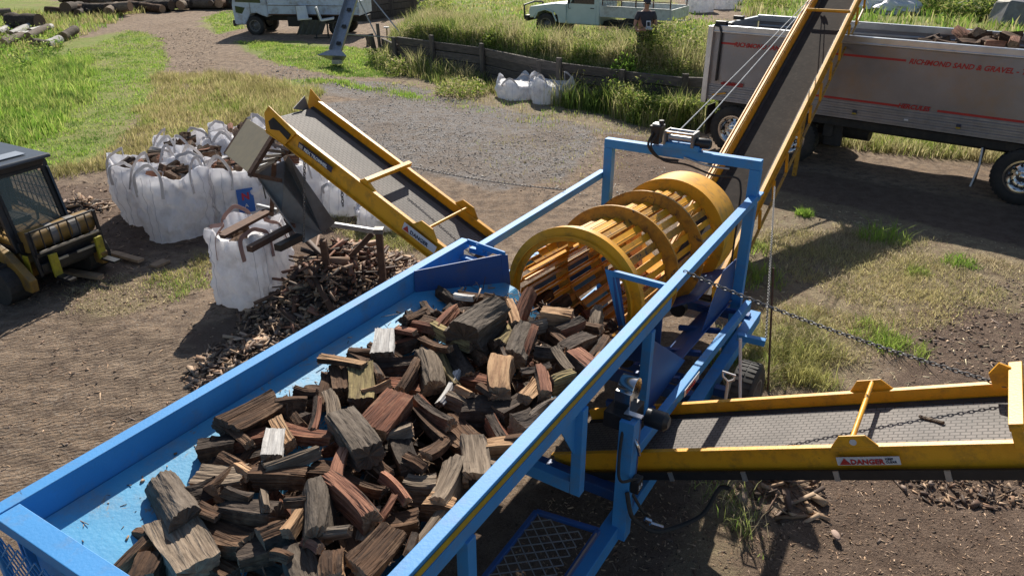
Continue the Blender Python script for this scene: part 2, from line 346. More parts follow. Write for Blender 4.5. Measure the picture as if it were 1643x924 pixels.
def fastmesh(name, V, F, m, attrs=None, smooth=False, k=4):
    me = bpy.data.meshes.new(name); me.vertices.add(len(V)); me.vertices.foreach_set('co', np.ascontiguousarray(V, np.float32).ravel())
    me.loops.add(F.size); me.loops.foreach_set('vertex_index', np.ascontiguousarray(F, np.int32).ravel())
    me.polygons.add(len(F)); me.polygons.foreach_set('loop_start', np.arange(0, F.size, k, dtype=np.int32)); me.polygons.foreach_set('loop_total', np.full(len(F), k, np.int32))
    me.update(calc_edges=True); me.validate()
    if attrs:
        for a, val in attrs.items():
            if val.ndim == 2:
                at = me.color_attributes.new(a, 'FLOAT_COLOR', 'POINT'); at.data.foreach_set('color', np.ascontiguousarray(np.c_[val, np.ones(len(val))], np.float32).ravel())
            else:
                at = me.attributes.new(a, 'FLOAT', 'POINT'); at.data.foreach_set('value', np.ascontiguousarray(val, np.float32))
    for mm in (m if isinstance(m, (list, tuple)) else [m]): me.materials.append(mm)
    if smooth: me.polygons.foreach_set('use_smooth', np.ones(len(F), bool))
    o = bpy.data.objects.new(name, me); COL.objects.link(o); return o
ii = (np.arange(ny - 1)[:, None] * nx + np.arange(nx - 1)[None, :]).ravel()
GF = np.c_[ii, ii + 1, ii + nx + 1, ii + nx]
def ground_mat():
    m = bpy.data.materials.new('ground'); m.use_nodes = True; nt = m.node_tree; L = nt.links.new; b = nt.nodes['Principled BSDF']; b.inputs['Roughness'].default_value = .95; b.inputs['Specular IOR Level'].default_value = .15
    tc = _nw(nt, 'ShaderNodeTexCoord')
    def noise(s, det=8, ro=.65, st=(1, 1, 1), rz=0):
        mp = _nw(nt, 'ShaderNodeMapping'); mp.inputs['Scale'].default_value = st; mp.inputs['Rotation'].default_value = (0, 0, rz); L(tc.outputs['Object'], mp.inputs[0])
        n = _nw(nt, 'ShaderNodeTexNoise'); n.inputs['Scale'].default_value = s; n.inputs['Detail'].default_value = det; n.inputs['Roughness'].default_value = ro; L(mp.outputs[0], n.inputs[0]); return n.outputs[0]
    def rng(v, a, b_, c=0., d_=1.):
        r = _nw(nt, 'ShaderNodeMapRange'); r.inputs[1].default_value = a; r.inputs[2].default_value = b_; r.inputs[3].default_value = c; r.inputs[4].default_value = d_; L(v, r.inputs[0]); return r.outputs[0]
    def mix(f, a, c):
        x = _nw(nt, 'ShaderNodeMix', data_type='RGBA')
        if isinstance(f, float): x.inputs[0].default_value = f
        else: L(f, x.inputs[0])
        for s, v in ((6, a), (7, c)):
            if isinstance(v, tuple): x.inputs[s].default_value = (*v, 1)
            else: L(v, x.inputs[s])
        return x.outputs[2]
    def math_(op, a, c):
        x = _nw(nt, 'ShaderNodeMath', operation=op)
        for s, v in ((0, a), (1, c)):
            if isinstance(v, float): x.inputs[s].default_value = v
            else: L(v, x.inputs[s])
        return x.outputs[0]
    def att(n):
        a = _nw(nt, 'ShaderNodeAttribute'); a.attribute_name = n; return a.outputs['Fac']
    n1 = noise(.45); n2 = noise(5.); n3 = noise(38., 6, .7); n4 = noise(140., 3, .7)
    dirt = mix(rng(n1, .35, .65), (.26, .182, .122), (.33, .248, .178)); dirt = mix(rng(n2, .42, .62), dirt, (.15, .108, .08))
    dirt = mix(rng(n3, .52, .66, 0, .75), dirt, (.36, .31, .25)); dirt = mix(rng(n3, .34, .42, .8, 0), dirt, (.07, .052, .04))
    grav = mix(rng(n3, .4, .6), (.15, .138, .132), (.27, .255, .248)); grav = mix(rng(n2, .44, .6, 0, .85), grav, (.19, .148, .112)); grav = mix(rng(n1, .5, .62, 0, .7), grav, (.17, .13, .10)); grav = mix(rng(n4, .54, .62, 0, .6), grav, (.38, .37, .36))
    mul = mix(rng(n2, .4, .6), (.115, .080, .060), (.175, .126, .095)); mul = mix(rng(n4, .52, .62, 0, .8), mul, (.28, .20, .15)); mul = mix(rng(n3, .35, .45, .7, 0), mul, (.045, .032, .026))
    dry = mix(rng(n3, .4, .6), (.38, .30, .19), (.20, .165, .10)); dry = mix(rng(n2, .42, .56, 0, .85), dry, (.20, .145, .098)); dry = mix(rng(n4, .52, .62, 0, .6), dry, (.46, .40, .26))
    grn = mix(rng(n2, .4, .62), (.20, .26, .06), (.30, .32, .11)); grn = mix(rng(n3, .42, .6, 0, .6), grn, (.10, .14, .035)); grn = mix(rng(n1, .48, .62, 0, .8), grn, (.28, .26, .11)); grn = mix(rng(noise(1.7), .55, .66, 0, .7), grn, (.20, .155, .10))
    def fac(a, sharp=.25):
        s = math_('ADD', att(a), math_('MULTIPLY', math_('SUBTRACT', n3, .5), 1.6)); return rng(s, .5 - sharp, .5 + sharp)
    c = mix(fac('gravel', .5), dirt, grav); c = mix(fac('mulch_shade', .3), c, mul); c = mix(math_('MULTIPLY', fac('dry', .3), .8), c, dry); c = mix(fac('green', .25), c, grn)
    tint = math_('MULTIPLY', att('ruts'), rng(noise(7., 3, .5, (.12, 1, 1), R(33)), .42, .6))
    c = mix(math_('MULTIPLY', tint, .45), c, (.09, .065, .048)); L(c, b.inputs['Base Color'])
    wv = _nw(nt, 'ShaderNodeTexWave'); wv.inputs['Scale'].default_value = 4.6; wv.inputs['Distortion'].default_value = 9.; wv.inputs['Detail'].default_value = 3; wv.inputs['Detail Scale'].default_value = 1.6; wv.bands_direction = 'Y'
    mp = _nw(nt, 'ShaderNodeMapping'); mp.inputs['Rotation'].default_value = (0, 0, R(-28)); L(tc.outputs['Object'], mp.inputs[0]); L(mp.outputs[0], wv.inputs[0])
    h = math_('ADD', math_('MULTIPLY', n2, .9), math_('MULTIPLY', n3, .55)); h = math_('ADD', h, math_('MULTIPLY', n4, .18)); h = math_('ADD', h, math_('MULTIPLY', math_('MULTIPLY', wv.outputs[1], att('ruts')), .22))
    bp = _nw(nt, 'ShaderNodeBump'); bp.inputs['Strength'].default_value = 1.; bp.inputs['Distance'].default_value = .06; L(h, bp.inputs['Height']); L(bp.outputs[0], b.inputs['Normal'])
    return m
P_r = wp([(-300, 470), (60, 480), (260, 520), (330, 620), (200, 720), (0, 830), (-400, 1000)])
ruts = sum(inpoly(X1 + (fbm(X1 * s, Y1 * s, 80) - .5) * 1.2, Y1 + (fbm(X1 * s, Y1 * s, 81) - .5) * 1.2, P_r).astype(float) for s in (.8, 2.)) / 2
gm = ground_mat()
ground = fastmesh('ground', np.c_[X1, Y1, Z1], GF, gm, dict(green=g, dry=d, gravel=gr, mulch_shade=mu, ruts=ruts), True)
ground['kind'] = 'structure'
# ---------------- grass, weeds, chips ----------------
def leaf_mat(name, transl=.5):
    m = bpy.data.materials.new(name); m.use_nodes = True; nt = m.node_tree; L = nt.links.new; b = nt.nodes['Principled BSDF']; b.inputs['Roughness'].default_value = .65; b.inputs['Specular IOR Level'].default_value = .25
    a = _nw(nt, 'ShaderNodeAttribute'); a.attribute_name = 'tint'; L(a.outputs['Color'], b.inputs['Base Color'])
    tr = _nw(nt, 'ShaderNodeBsdfTranslucent'); L(a.outputs['Color'], tr.inputs[0]); ms = _nw(nt, 'ShaderNodeMixShader'); ms.inputs[0].default_value = transl
    L(b.outputs[0], ms.inputs[1]); L(tr.outputs[0], ms.inputs[2]); L(ms.outputs[0], nt.nodes['Material Output'].inputs[0]); return m
LEAF = leaf_mat('leaf'); CHIP = leaf_mat('chip', 0.)
RAG = 1.
def sample(poly, n, fn=None, z=0, world=False):
    P = np.array(poly if world else wp(poly, z)); lo = P.min(0); hi = P.max(0); out = []
    tot = 0
    while tot < n:
        q = RNG.uniform(lo, hi, (n * 3, 2)); k = inpoly(q[:, 0] + (fbm(q[:, 0] * .9, q[:, 1] * .9, 51) - .5) * 1.3 * RAG, q[:, 1] + (fbm(q[:, 0] * .9, q[:, 1] * .9, 52) - .5) * 1.3 * RAG, P); q = q[k]
        if fn is not None and len(q): q = q[RNG.random(len(q)) < fn(q[:, 0], q[:, 1])]
        out.append(q); tot += len(q)
        if len(out) > 40: break
    return np.concatenate(out)[:n]
def grass(name, pts, per, hgt, wid, cols, spread=.05, lean=.45, label=None):
    n = len(pts); N = n * per; th = RNG.random(n) ; hs = hgt * (.5 + th) * (.6 + .9 * fbm(pts[:, 0] * .9, pts[:, 1] * .9, 90))
    c = np.repeat(pts, per, 0) + RNG.normal(0, spread, (N, 2)); z = terr(c[:, 0], c[:, 1]) - .01
    H_ = np.repeat(hs, per) * RNG.uniform(.5, 1.15, N); a = RNG.uniform(0, 2 * np.pi, N); ln = H_ * lean * RNG.uniform(.2, 1.4, N)
    wd = wid * RNG.uniform(.6, 1.3, N); b0 = np.c_[c, z]; dx = np.c_[np.cos(a), np.sin(a), np.zeros(N)]; yaw = RNG.uniform(0, 2 * np.pi, N); sx = np.c_[np.cos(yaw), np.sin(yaw), np.zeros(N)] * wd[:, None] / 2
    mid = b0 + dx * (ln * .3)[:, None] + np.c_[np.zeros((N, 2)), H_ * .6]; tip = b0 + dx * ln[:, None] + np.c_[np.zeros((N, 2)), H_ * .96]
    V = np.stack([b0 - sx, b0 + sx, mid + sx * .8, mid - sx * .8, tip], 1).reshape(-1, 3); k = np.arange(N)[:, None] * 5
    F = np.concatenate([k + np.array([0, 1, 2]), k + np.array([0, 2, 3]), k + np.array([3, 2, 4])])
    cs = np.array(cols); pc = fbm(pts[:, 0] * 1.3, pts[:, 1] * 1.3, 33); ci = np.clip(((np.repeat(pc, per) - .5) * 2.2 + .5 + RNG.normal(0, .22, N)), 0, .999) * len(cs)
    i0 = ci.astype(int); i1 = np.minimum(i0 + 1, len(cs) - 1); f = (ci - i0)[:, None]; C_ = (cs[i0] * (1 - f) + cs[i1] * f) * RNG.uniform(.75, 1.25, (N, 1))
    V5 = np.repeat(C_, 5, 0)
    o = fastmesh(name, V, F, LEAF, dict(tint=V5), k=3); o['kind'] = 'stuff'
    if label: tag(o, label, 'grass')
    return o
GRN = [(.19, .33, .05), (.28, .43, .07), (.38, .48, .11), (.46, .48, .16), (.15, .25, .05)]
DRY = [(.26, .32, .08), (.42, .40, .15), (.54, .47, .24), (.46, .38, .2), (.28, .26, .1)]
STR = [(.54, .45, .29), (.62, .53, .35), (.42, .34, .21), (.33, .34, .13), (.58, .49, .32)]
WEED = [(.09, .15, .035), (.18, .27, .045), (.30, .36, .08), (.42, .41, .16), (.52, .46, .26), (.24, .27, .09), (.46, .40, .22)]
zf = lambda k: (lambda X, Y: zone(X, Y, k, n=2))
grass('grass', sample([(-260, 130), (60, 98), (140, 100), (150, 160), (90, 215), (0, 255), (-260, 300)], 3400), 11, .24, .022, GRN, .09, label='tall bright green grass at the left edge of the yard')
grass('grass', sample([(100, 90), (215, 45), (275, 70), (262, 150), (200, 235), (100, 275), (-100, 300)], 3000, zf('green')), 8, .07, .02, GRN, .09, label='short mown green grass between the dirt track and the tall grass')
grass('grass', sample([(262, 118), (400, 122), (505, 150), (470, 190), (440, 210), (300, 245), (160, 275), (60, 290), (120, 255), (190, 232), (235, 175)], 3600), 9, .15, .015, DRY, .09, label='yellowing knee high grass behind the cluster of white bulk bags')
grass('grass', sample([(330, 120), (500, 150), (470, 190), (440, 205), (380, 190)], 800), 10, .28, .015, DRY, .1, label='taller yellow grass by the top end of the small conveyor')
grass('grass', sample([(380, 66), (600, 80), (645, 98), (640, 125), (540, 124), (450, 108)], 1900, zf('green')), 8, .08, .024, GRN, .1, label='green turf strip in front of the white truck and metal elevator')
grass('grass', sample([(-200, 5), (120, 25), (360, 2), (370, 8), (210, 24), (130, 60), (60, 95), (-200, 120)], 2600), 8, .28, .035, GRN + DRY, .14, label='rank grass round the weathered logs at the far left')
grass('grass', sample([(455, 128), (530, 128), (640, 150), (700, 165), (560, 140)], 150), 10, .10, .02, GRN, .12, label='thin green tufts along the gravel near the track')
grass('grass', sample([(330, 28), (375, 15), (395, 45), (350, 56)], 420), 8, .08, .026, GRN, .1, label='green patch of turf before the nose of the white truck')
# bank weeds
bk = [(-4.6, 28.9), (-3.8, 27.2), (-2.5, 26.0), (-.8, 24.6), (1.5, 21.8), (3.1, 20.6), (4.4, 19.7), (6.5, 20.4), (6.2, 23), (5.0, 23.8), (1.5, 23.9), (0, 25), (-1, 29), (-4.6, 31)]
grass('weeds', sample(bk, 3600, lambda X, Y: .35 + .65 * sm((fbm(X * .8, Y * .8, 91) - .35) * 4), world=True), 9, .50, .018, WEED, .12, label='tall mixed weeds and seeding grass on top of the sleeper wall')
grass('weeds', sample([(1.0, 26), (5, 25.9), (7.5, 25), (8.5, 27), (8, 31), (0, 32), (-4, 31), (-1.5, 28)], 1300, None, world=True), 8, .14, .026, GRN + WEED, .14, label='lower green weeds round the wheels of the ute on the bank')
grass('weeds', sample([(2.2, 20.6), (2.8, 20.0), (4.3, 18.8), (5.3, 18.4), (4.5, 17.5), (3.2, 18.8), (2.3, 20.0)], 620, lambda X, Y: .2 + .8 * sm((fbm(X * 1.2, Y * 1.2, 92) - .42) * 6), world=True), 10, .55, .018, WEED, .11, label='dense dark weeds growing at the foot of the sleeper wall beside the tipper trailer')
grass('weeds', sample([(-3.9, 26.5), (-2.6, 25.3), (-.9, 23.9), (.6, 22.2), (.3, 21.8), (-1.3, 23.1), (-3.0, 24.6), (-4.4, 26)], 420, None, world=True), 9, .26, .018, GRN + DRY, .12, label='patchy weeds at the foot of the sleeper wall left of the two bags')
grass('grass', sample([(8.5, 25), (20, 18), (45, 30), (45, 52), (10, 52), (10, 34)], 3200, None, world=True), 7, .35, .05, GRN + WEED, .2, label='rough green grass beyond the tipper trailer')
grass('grass', sample([(-4, 31.5), (8, 31.5), (6, 52), (-4, 52)], 1800, None, world=True), 7, .13, .04, GRN + DRY, .15, label='mown green slope behind the ute')
grass('grass', sample([(1320, 200), (1643, 240), (1900, 280), (1900, 300), (1560, 262), (1330, 232)], 1200), 9, .24, .02, WEED[1:], .1, label='ragged grass strip seen under the tipper trailer')
grass('grass', sample([(1215, 360), (1330, 345), (1420, 380), (1643, 430), (1643, 500), (1430, 540), (1330, 640), (1210, 640), (1205, 560)], 2600, lambda X, Y: sm((fbm(X * 1.1, Y * 1.1, 71) - .36) * 5)), 9, .08, .008, STR + DRY[1:3], .08, lean=1.1, label='straw coloured dry grass on the ground right of the machine')
grass('grass', sample([(1200, 540), (1290, 500), (1360, 560), (1340, 650), (1190, 660)], 520), 12, .17, .008, STR + DRY[:2], .06, lean=.9, label='thick straw clump behind the lower right conveyor')
for q, (x, y, r_, h_) in enumerate([(1415, 385, .35, .22), (1540, 425, .22, .12), (1290, 345, .12, .12), (1440, 560, .3, .16), (1400, 540, .28, .14), (1200, 400, .3, .2), (1470, 440, .15, .09), (1190, 590, .3, .2), (1210, 450, .4, .2)]):
    c = G(x, y); a = RNG.uniform(0, 6.28, 40); rr = r_ * np.sqrt(RNG.random(40)); pts = np.c_[c.x + rr * np.cos(a), c.y + rr * np.sin(a)]
    o = grass('grass_tuft', pts, 8, h_, .011, GRN[:3] + DRY[:1], .04, lean=.8); del o['kind']
    tag(o, ['large dark green tuft in the shadow between trailer and machine', 'small pale green tuft in the dry grass below the front trailer wheel', 'small yellow green tuft at the shadow edge near the long conveyor', 'green tuft right of the straw clump behind the chain', 'green tuft between the straw clump and the bare soil', 'green tuft beside the post of the blue gantry', 'tiny green tuft between the two larger ones in the dry grass', 'green tuft round the small machine tyre', 'wide green tuft under the long hanging chain'][q], 'grass tuft')
grass('weeds', sample([(1140, 780), (1175, 775), (1205, 850), (1190, 924), (1150, 940), (1165, 860)], 26), 8, .16, .007, GRN + STR[:1], .08, lean=.9, label='sparse green weeds in the soil below the lower right conveyor')
grass('grass', sample([(250, 440), (350, 395), (345, 450), (270, 495)], 150), 9, .08, .010, GRN + DRY, .07, lean=.8, label='thin grass between the hanging bag and the bag cluster')
grass('grass', sample([(560, 420), (700, 420), (740, 390), (680, 360), (590, 330), (560, 300), (520, 340)], 900, lambda X, Y: sm((fbm(X * 1.1, Y * 1.1, 73) - .4) * 5)), 8, .09, .009, STR + DRY[:2], .07, lean=1., label='dry grass under the small left conveyor')
grass('grass', sample([(600, 130), (900, 165), (1100, 215), (1040, 235), (800, 190), (620, 160)], 260), 8, .09, .015, GRN + DRY, .12, label='thin tufts along the edge of the gravel below the wall')
grass('grass', sample([(840, 190), (1100, 230), (960, 300), (820, 300), (760, 250)], 110), 8, .06, .013, DRY, .12, label='scattered low tufts in the gravel behind the drum')
grass('grass', sample([(100, 470), (260, 440), (280, 500), (130, 520)], 260), 8, .05, .010, STR, .08, lean=1.2, label='flattened straw on the dirt before the loader')
# leafy weeds on and below the bank
def leafy(name, base, n, h_, r_, cols, leaf=.05, label=None):
    V = []; C_ = []; F = []
    for i in range(n):
        a = random.uniform(0, 6.28); q = r_ * math.sqrt(random.random()); t = random.random(); x = base[0] + q * math.cos(a); y = base[1] + q * math.sin(a)
        zz = base[2] + h_ * t * (1 - .45 * (q / r_) ** 2) * random.uniform(.7, 1.1); c = np.array([x, y, zz]); d1 = RNG.normal(0, 1, 3); d1 /= np.linalg.norm(d1); d2 = np.cross(d1, RNG.normal(0, 1, 3)); d2 /= np.linalg.norm(d2)
        l = leaf * random.uniform(.6, 1.5); k = len(V); V += [c - d1 * l, c + d2 * l * .35, c + d1 * l, c - d2 * l * .35]; F.append((k, k + 1, k + 2, k + 3)); cc = np.array(random.choice(cols)) * random.uniform(.7, 1.25); C_ += [cc] * 4
    o = fastmesh(name, np.array(V), np.array(F), LEAF, dict(tint=np.array(C_)))
    return tag(o, label, 'weeds' if name == 'weeds' else 'bush')
for (x, y, z, n, h_, r_, cl, lb) in [(700, 40, .6, 1500, .9, .8, WEED[1:4], 'bright pale green leafy bush on the left end of the bank'), (800, 75, 1.0, 900, .6, .5, WEED[1:3], 'leafy green clump on the bank above the tallest wall post'), (873, 82, 1.0, 600, .5, .35, GRN[:2], 'bright green leafy clump on the bank under the ute bonnet'),
        (1010, 75, 1.05, 1100, .45, .6, WEED[:3], 'dark green leafy clump on the bank before the person'), (1085, 150, .1, 1300, 1.2, .8, WEED[:3], 'tall dark leafy clump against the wall beside the trailer tailgate'), (1000, 165, .1, 700, .7, .4, GRN[:2] + WEED[:1], 'long leaved green clump at the wall foot right of the two bags'),
        (945, 130, .6, 900, .9, .6, WEED[1:5], 'yellow green leafy clump spilling over the wall right of the bags'), (1050, 150, .5, 1500, 1.2, .8, WEED[:4], 'tall mixed leafy clump hiding the wall left of the trailer tailgate'), (1100, 105, 1.0, 1300, .8, .8, WEED[2:6], 'pale seeding weed clump on the bank behind the tailgate'), (960, 85, 1.05, 900, .5, .7, WEED[2:6], 'straw green weed clump on the bank in the middle'), (740, 95, 1.0, 1100, .5, .8, WEED[1:5], 'yellowish weed clump hanging over the left half of the wall'), (1015, 104, 1.0, 900, .75, .45, WEED[:4], 'leafy clump in front of the legs of the person'), (1060, 100, 1.0, 900, .8, .45, WEED[1:5], 'seeding clump just right of the person'),
        (640, 100, .4, 700, .6, .5, WEED[1:5], 'yellow green weed clump at the left end of the sleeper wall'), (980, 50, 1.1, 500, .5, .5, [(.42, .30, .24), (.36, .30, .18)], 'pinkish seed heads on the bank in front of the ute'), (1230, 12, 1.1, 1700, .9, 1.1, WEED[1:4], 'round green bush beyond the tail of the trailer')]:
    c = G(x, y, z); leafy('weeds' if 'clump' in lb or 'seed' in lb else 'bush', (c.x, c.y, tz(c.x, c.y)), n, h_, r_, cl, .05, lb)
for (x, y, r_, h_, lb) in [(1600, 6, 1.8, 2.6, 'dark leafy shrub at the top right corner'), (1500, 20, 1.5, 1.2, 'bright green bush beyond the firewood load of the trailer'), (1560, 30, 1.2, 1.0, 'low green bush left of the grey rubbish heap')]:
    c = G(x, y, 1.1); leafy('bush', (c.x, c.y, tz(c.x, c.y)), 2600, h_, r_, WEED[:4], .09, lb)
def leafy_area(pts, per, h_, r_, cols, leaf, label):
    N = len(pts) * per; hh = h_ * (.4 + 1.1 * fbm(pts[:, 0] * .8, pts[:, 1] * .8, 95)); c = np.repeat(pts, per, 0) + RNG.normal(0, r_, (N, 2)); t = RNG.random(N); z = terr(c[:, 0], c[:, 1]) + np.repeat(hh, per) * t
    P_ = np.c_[c, z]; d1 = RNG.normal(0, 1, (N, 3)); d1 /= np.linalg.norm(d1, axis=1)[:, None]; d2 = np.cross(d1, RNG.normal(0, 1, (N, 3))); d2 /= np.linalg.norm(d2, axis=1)[:, None]; l = (leaf * RNG.uniform(.5, 1.5, N))[:, None]
    V = np.stack([P_ - d1 * l, P_ + d2 * l * .35, P_ + d1 * l, P_ - d2 * l * .35], 1).reshape(-1, 3); F = np.arange(4 * N).reshape(-1, 4); cs = np.array(cols)[np.repeat(RNG.integers(0, len(cols), len(pts)), per)] * RNG.uniform(.7, 1.2, (N, 1))
    o = fastmesh('weeds', V, F, LEAF, dict(tint=np.repeat(cs, 4, 0))); tag(o, label, 'weeds', kind='stuff')
leafy_area(sample(bk, 700, lambda X, Y: sm((fbm(X * .9, Y * .9, 94) - .38) * 5), world=True), 34, .45, .12, WEED, .035, 'broad leaved weeds mixed through the tall grass on the bank')
leafy_area(sample([(2.2, 20.6), (2.8, 20.0), (4.3, 18.8), (5.3, 18.4), (4.5, 17.6), (3.2, 19.0), (2.3, 20.1)], 330, None, world=True), 34, .75, .12, WEED[:4], .04, 'dark broad leaved weeds at the foot of the sleeper wall beside the trailer')
leafy_area(sample([(3.1, 20.6), (3.5, 20.45), (4.1, 20.4), (4.2, 20.8), (3.2, 20.9)], 70, None, world=True), 60, 1.15, .12, WEED[:5], .035, 'tall weeds hiding the legs of the person on the bank')
wq = np.array([(x0 + (x1 - x0) * t, y0 + (y1 - y0) * t) for (x0, y0), (x1, y1) in zip(WALL[:6], WALL[1:7]) for t in RNG.random(120)])
wn = wq + RNG.normal(0, .05, wq.shape) + np.array([-.25, -.42]) * RNG.uniform(.7, 1.6, (len(wq), 1)); kk = fbm(wn[:, 0] * .7, wn[:, 1] * .7, 88) > .47
grass('weeds', wn[kk], 10, .52, .018, WEED, .12, label='seeding weeds growing up in front of the sleeper boards')
leafy_area(wn[~kk][:170], 26, .45, .14, WEED[:5], .035, 'creeping green weeds in front of the sleeper boards')
wn = wq + np.array([.12, .22]) * RNG.uniform(.8, 1.6, (len(wq), 1)); leafy_area(wn, 26, .32, .16, WEED, .035, 'weeds spilling over the top edge of the sleeper wall')
leafy_area(sample([(-100, 60), (60, 50), (110, 85), (40, 130), (-100, 150)], 120), 30, .5, .2, GRN + WEED[:2], .06, 'leafy weeds round the left log heap')
leafy_area(sample([(2.4, 24.2), (5.2, 23.6), (5.5, 24.6), (2.4, 25.0)], 60, None, world=True), 30, .5, .12, WEED[2:], .035, 'seeding weeds standing in front of the ute')
# ---------------- chips, stones ----------------
def chips(name, pts, zf_, ln, wd, cols, label, tilt=.5, cat='bark chips'):
    N = len(pts); z = zf_(pts[:, 0], pts[:, 1]); c = np.c_[pts, z]; l = ln * RNG.lognormal(0, .5, N); w_ = wd * RNG.lognormal(0, .4, N); t = w_ * RNG.uniform(.25, .6, N)
    a = RNG.uniform(0, 2 * np.pi, N); e = RNG.normal(0, tilt * .5, N); X = np.c_[np.cos(a) * np.cos(e), np.sin(a) * np.cos(e), np.sin(e)]; Y = np.c_[-np.sin(a), np.cos(a), RNG.normal(0, tilt, N)]; Y /= np.linalg.norm(Y, axis=1)[:, None]; Zn = np.cross(X, Y)
    Vs = []
    for sx, sy, sz in [(-1, -1, -1), (1, -.6, -1), (1, .6, -1), (-1, 1, -1), (-1, -1, 1), (1, -.6, 1), (1, .5, 1), (-1, .8, 1)]:
        Vs.append(c + X * (l * sx / 2)[:, None] + Y * (w_ * sy / 2)[:, None] + Zn * (t * sz / 2 + t * .3)[:, None])
    V = np.stack(Vs, 1).reshape(-1, 3); k = np.arange(N)[:, None] * 8
    F = np.concatenate([k + np.array(q) for q in [(3, 2, 1, 0), (4, 5, 6, 7), (0, 1, 5, 4), (1, 2, 6, 5), (2, 3, 7, 6), (3, 0, 4, 7)]])
    cs = np.array(cols)[RNG.integers(0, len(cols), N)] * RNG.uniform(.6, 1.3, (N, 1))
    o = fastmesh(name, V, F, CHIP, dict(tint=np.repeat(cs, 8, 0))); return tag(o, label, cat, kind='stuff')
CH = [(.26, .16, .10), (.36, .24, .15), (.16, .10, .07), (.09, .06, .045), (.42, .30, .20), (.20, .15, .12), (.06, .042, .033)]
CHL = CH + [(.50, .36, .25), (.45, .30, .20)]
chips('bark_chips', sample([(-50, 480), (300, 430), (640, 430), (700, 420), (600, 480), (300, 700), (-60, 860)], 800), terr, .045, .012, CH + [(.30, .2, .13)] * 3, 'small bark chips strewn on the dirt left of the blue hopper')
chips('bark_chips', sample([(-200, 300), (180, 290), (420, 400), (260, 520), (-200, 480)], 1500), terr, .06, .014, CH, 'bark litter on the dark soil round the loader')
chips('bark_chips', sample([(900, 760), (1643, 740), (1900, 760), (1900, 1300), (700, 1300)], 9000), terr, .024, .007, CHL, 'fine bark litter on the dark soil at the lower right')
chips('bark_chips', sample([(1500, 480), (1643, 450), (1800, 500), (1800, 600), (1500, 600)], 900), terr, .035, .02, CH[2:], 'crumbled dark soil and bark right of the straw clump')
chips('bark_chips', sample([(1140, 300), (1643, 400), (1643, 620), (1180, 640)], 2200), terr, .05, .008, STR[:3] + CH[:2], 'straw and twigs on the ground between machine and trailer')
chips('bark_chips', sample([(640, 200), (1000, 220), (1150, 330), (900, 340), (560, 240)], 2600), terr, .03, .015, [(.1, .085, .07), (.36, .33, .29), (.2, .16, .12)], 'clods and litter on the ground behind the drum')
chips('gravel', sample([(500, 170), (640, 150), (930, 195), (960, 225), (900, 290), (800, 310), (640, 270)], 5000, lambda X, Y: .15 + zone(X, Y, 'gravel', n=2) * sm((fbm(X * .8, Y * .8, 77) - .3) * 4)), terr, .02, .016, [(.26, .25, .25), (.19, .18, .18), (.40, .39, .38), (.12, .11, .11), (.22, .18, .14)], 'loose grey gravel between the small conveyor and the wall', cat='gravel')
chips('gravel', sample([(400, 100), (600, 130), (700, 145), (640, 165), (450, 130)], 900), terr, .03, .022, [(.28, .27, .26), (.22, .19, .17), (.38, .36, .34)], 'loose gravel on the track in front of the white truck', cat='gravel')
chips('bark_chips', sample([(180, 60), (370, 40), (330, 140), (270, 120)], 1700), terr, .05, .018, CH + [(.2, .15, .11)] * 5, 'bark litter on the dirt track at the upper left')
def pile_mesh(c, rx, ry, h_, ang=0):
    def z(X, Y):
        x = X - c[0]; y = Y - c[1]; xr = x * math.cos(ang) + y * math.sin(ang); yr = -x * math.sin(ang) + y * math.cos(ang)
        q = np.hypot(xr / rx, yr / ry); return terr(X, Y) + h_ * sm(1 - q) * (.7 + .6 * fbm(X * 3, Y * 3, 12))
    return z
def pile(name, c, rx, ry, h_, ang, n, ln, wd, label, cols=CH, m=None, cat='bark pile', til=.6):
    zf_ = pile_mesh(c, rx, ry, h_, ang); n_ = 50; xs_ = np.linspace(-1.1, 1.1, n_); A, B = np.meshgrid(xs_ * rx, xs_ * ry); X = c[0] + A * math.cos(ang) - B * math.sin(ang); Y = c[1] + A * math.sin(ang) + B * math.cos(ang)
    X = X.ravel(); Y = Y.ravel(); q = np.hypot(A / rx, B / ry).ravel(); Z = zf_(X, Y) - .03 * (q > .97) - .01
    i_ = (np.arange(n_ - 1)[:, None] * n_ + np.arange(n_ - 1)[None, :]).ravel(); V = np.c_[X, Y, Z]; F = np.c_[i_, i_ + 1, i_ + n_ + 1, i_ + n_]
    a = RNG.uniform(0, 6.28, n); r_ = np.sqrt(RNG.random(n)) * 1.0; x = r_ * rx * np.cos(a); y = r_ * ry * np.sin(a); pts = np.c_[c[0] + x * math.cos(ang) - y * math.sin(ang), c[1] + x * math.sin(ang) + y * math.cos(ang)]
    o = chips(name, pts, zf_, ln, wd, cols, label, til, cat)
    if h_ < .12: return o
    b = fastmesh(name, V, F, CHIP, dict(tint=np.tile(np.array([[.045, .033, .026]]), (len(V), 1)))); b.parent = o; b['kind'] = 'stuff'; b.name = 'pile_core'
    return o
pile('bark_pile', (-2.35, 9.0), 1.0, 1.55, .62, R(-25), 3000, .12, .034, 'heap of bark slivers and offcuts under the steel bagging stand')
zp = pile_mesh((-2.35, 9.0), 1.0, 1.55, .62, R(-25)); q = RNG.normal(0, .34, (200, 2)) * (1.0, 1.5); q = np.c_[-2.35 + q[:, 0] * math.cos(R(-25)) - q[:, 1] * math.sin(R(-25)), 9.0 + q[:, 0] * math.sin(R(-25)) + q[:, 1] * math.cos(R(-25))]
chips('bark_slabs', q, lambda X, Y: zp(X, Y) + .03, .28, .055, [(.20, .10, .065), (.13, .075, .05), (.30, .19, .125), (.07, .045, .035), (.24, .12, .08)], 'long splintered slabs on the bark heap under the bagging stand', .7)
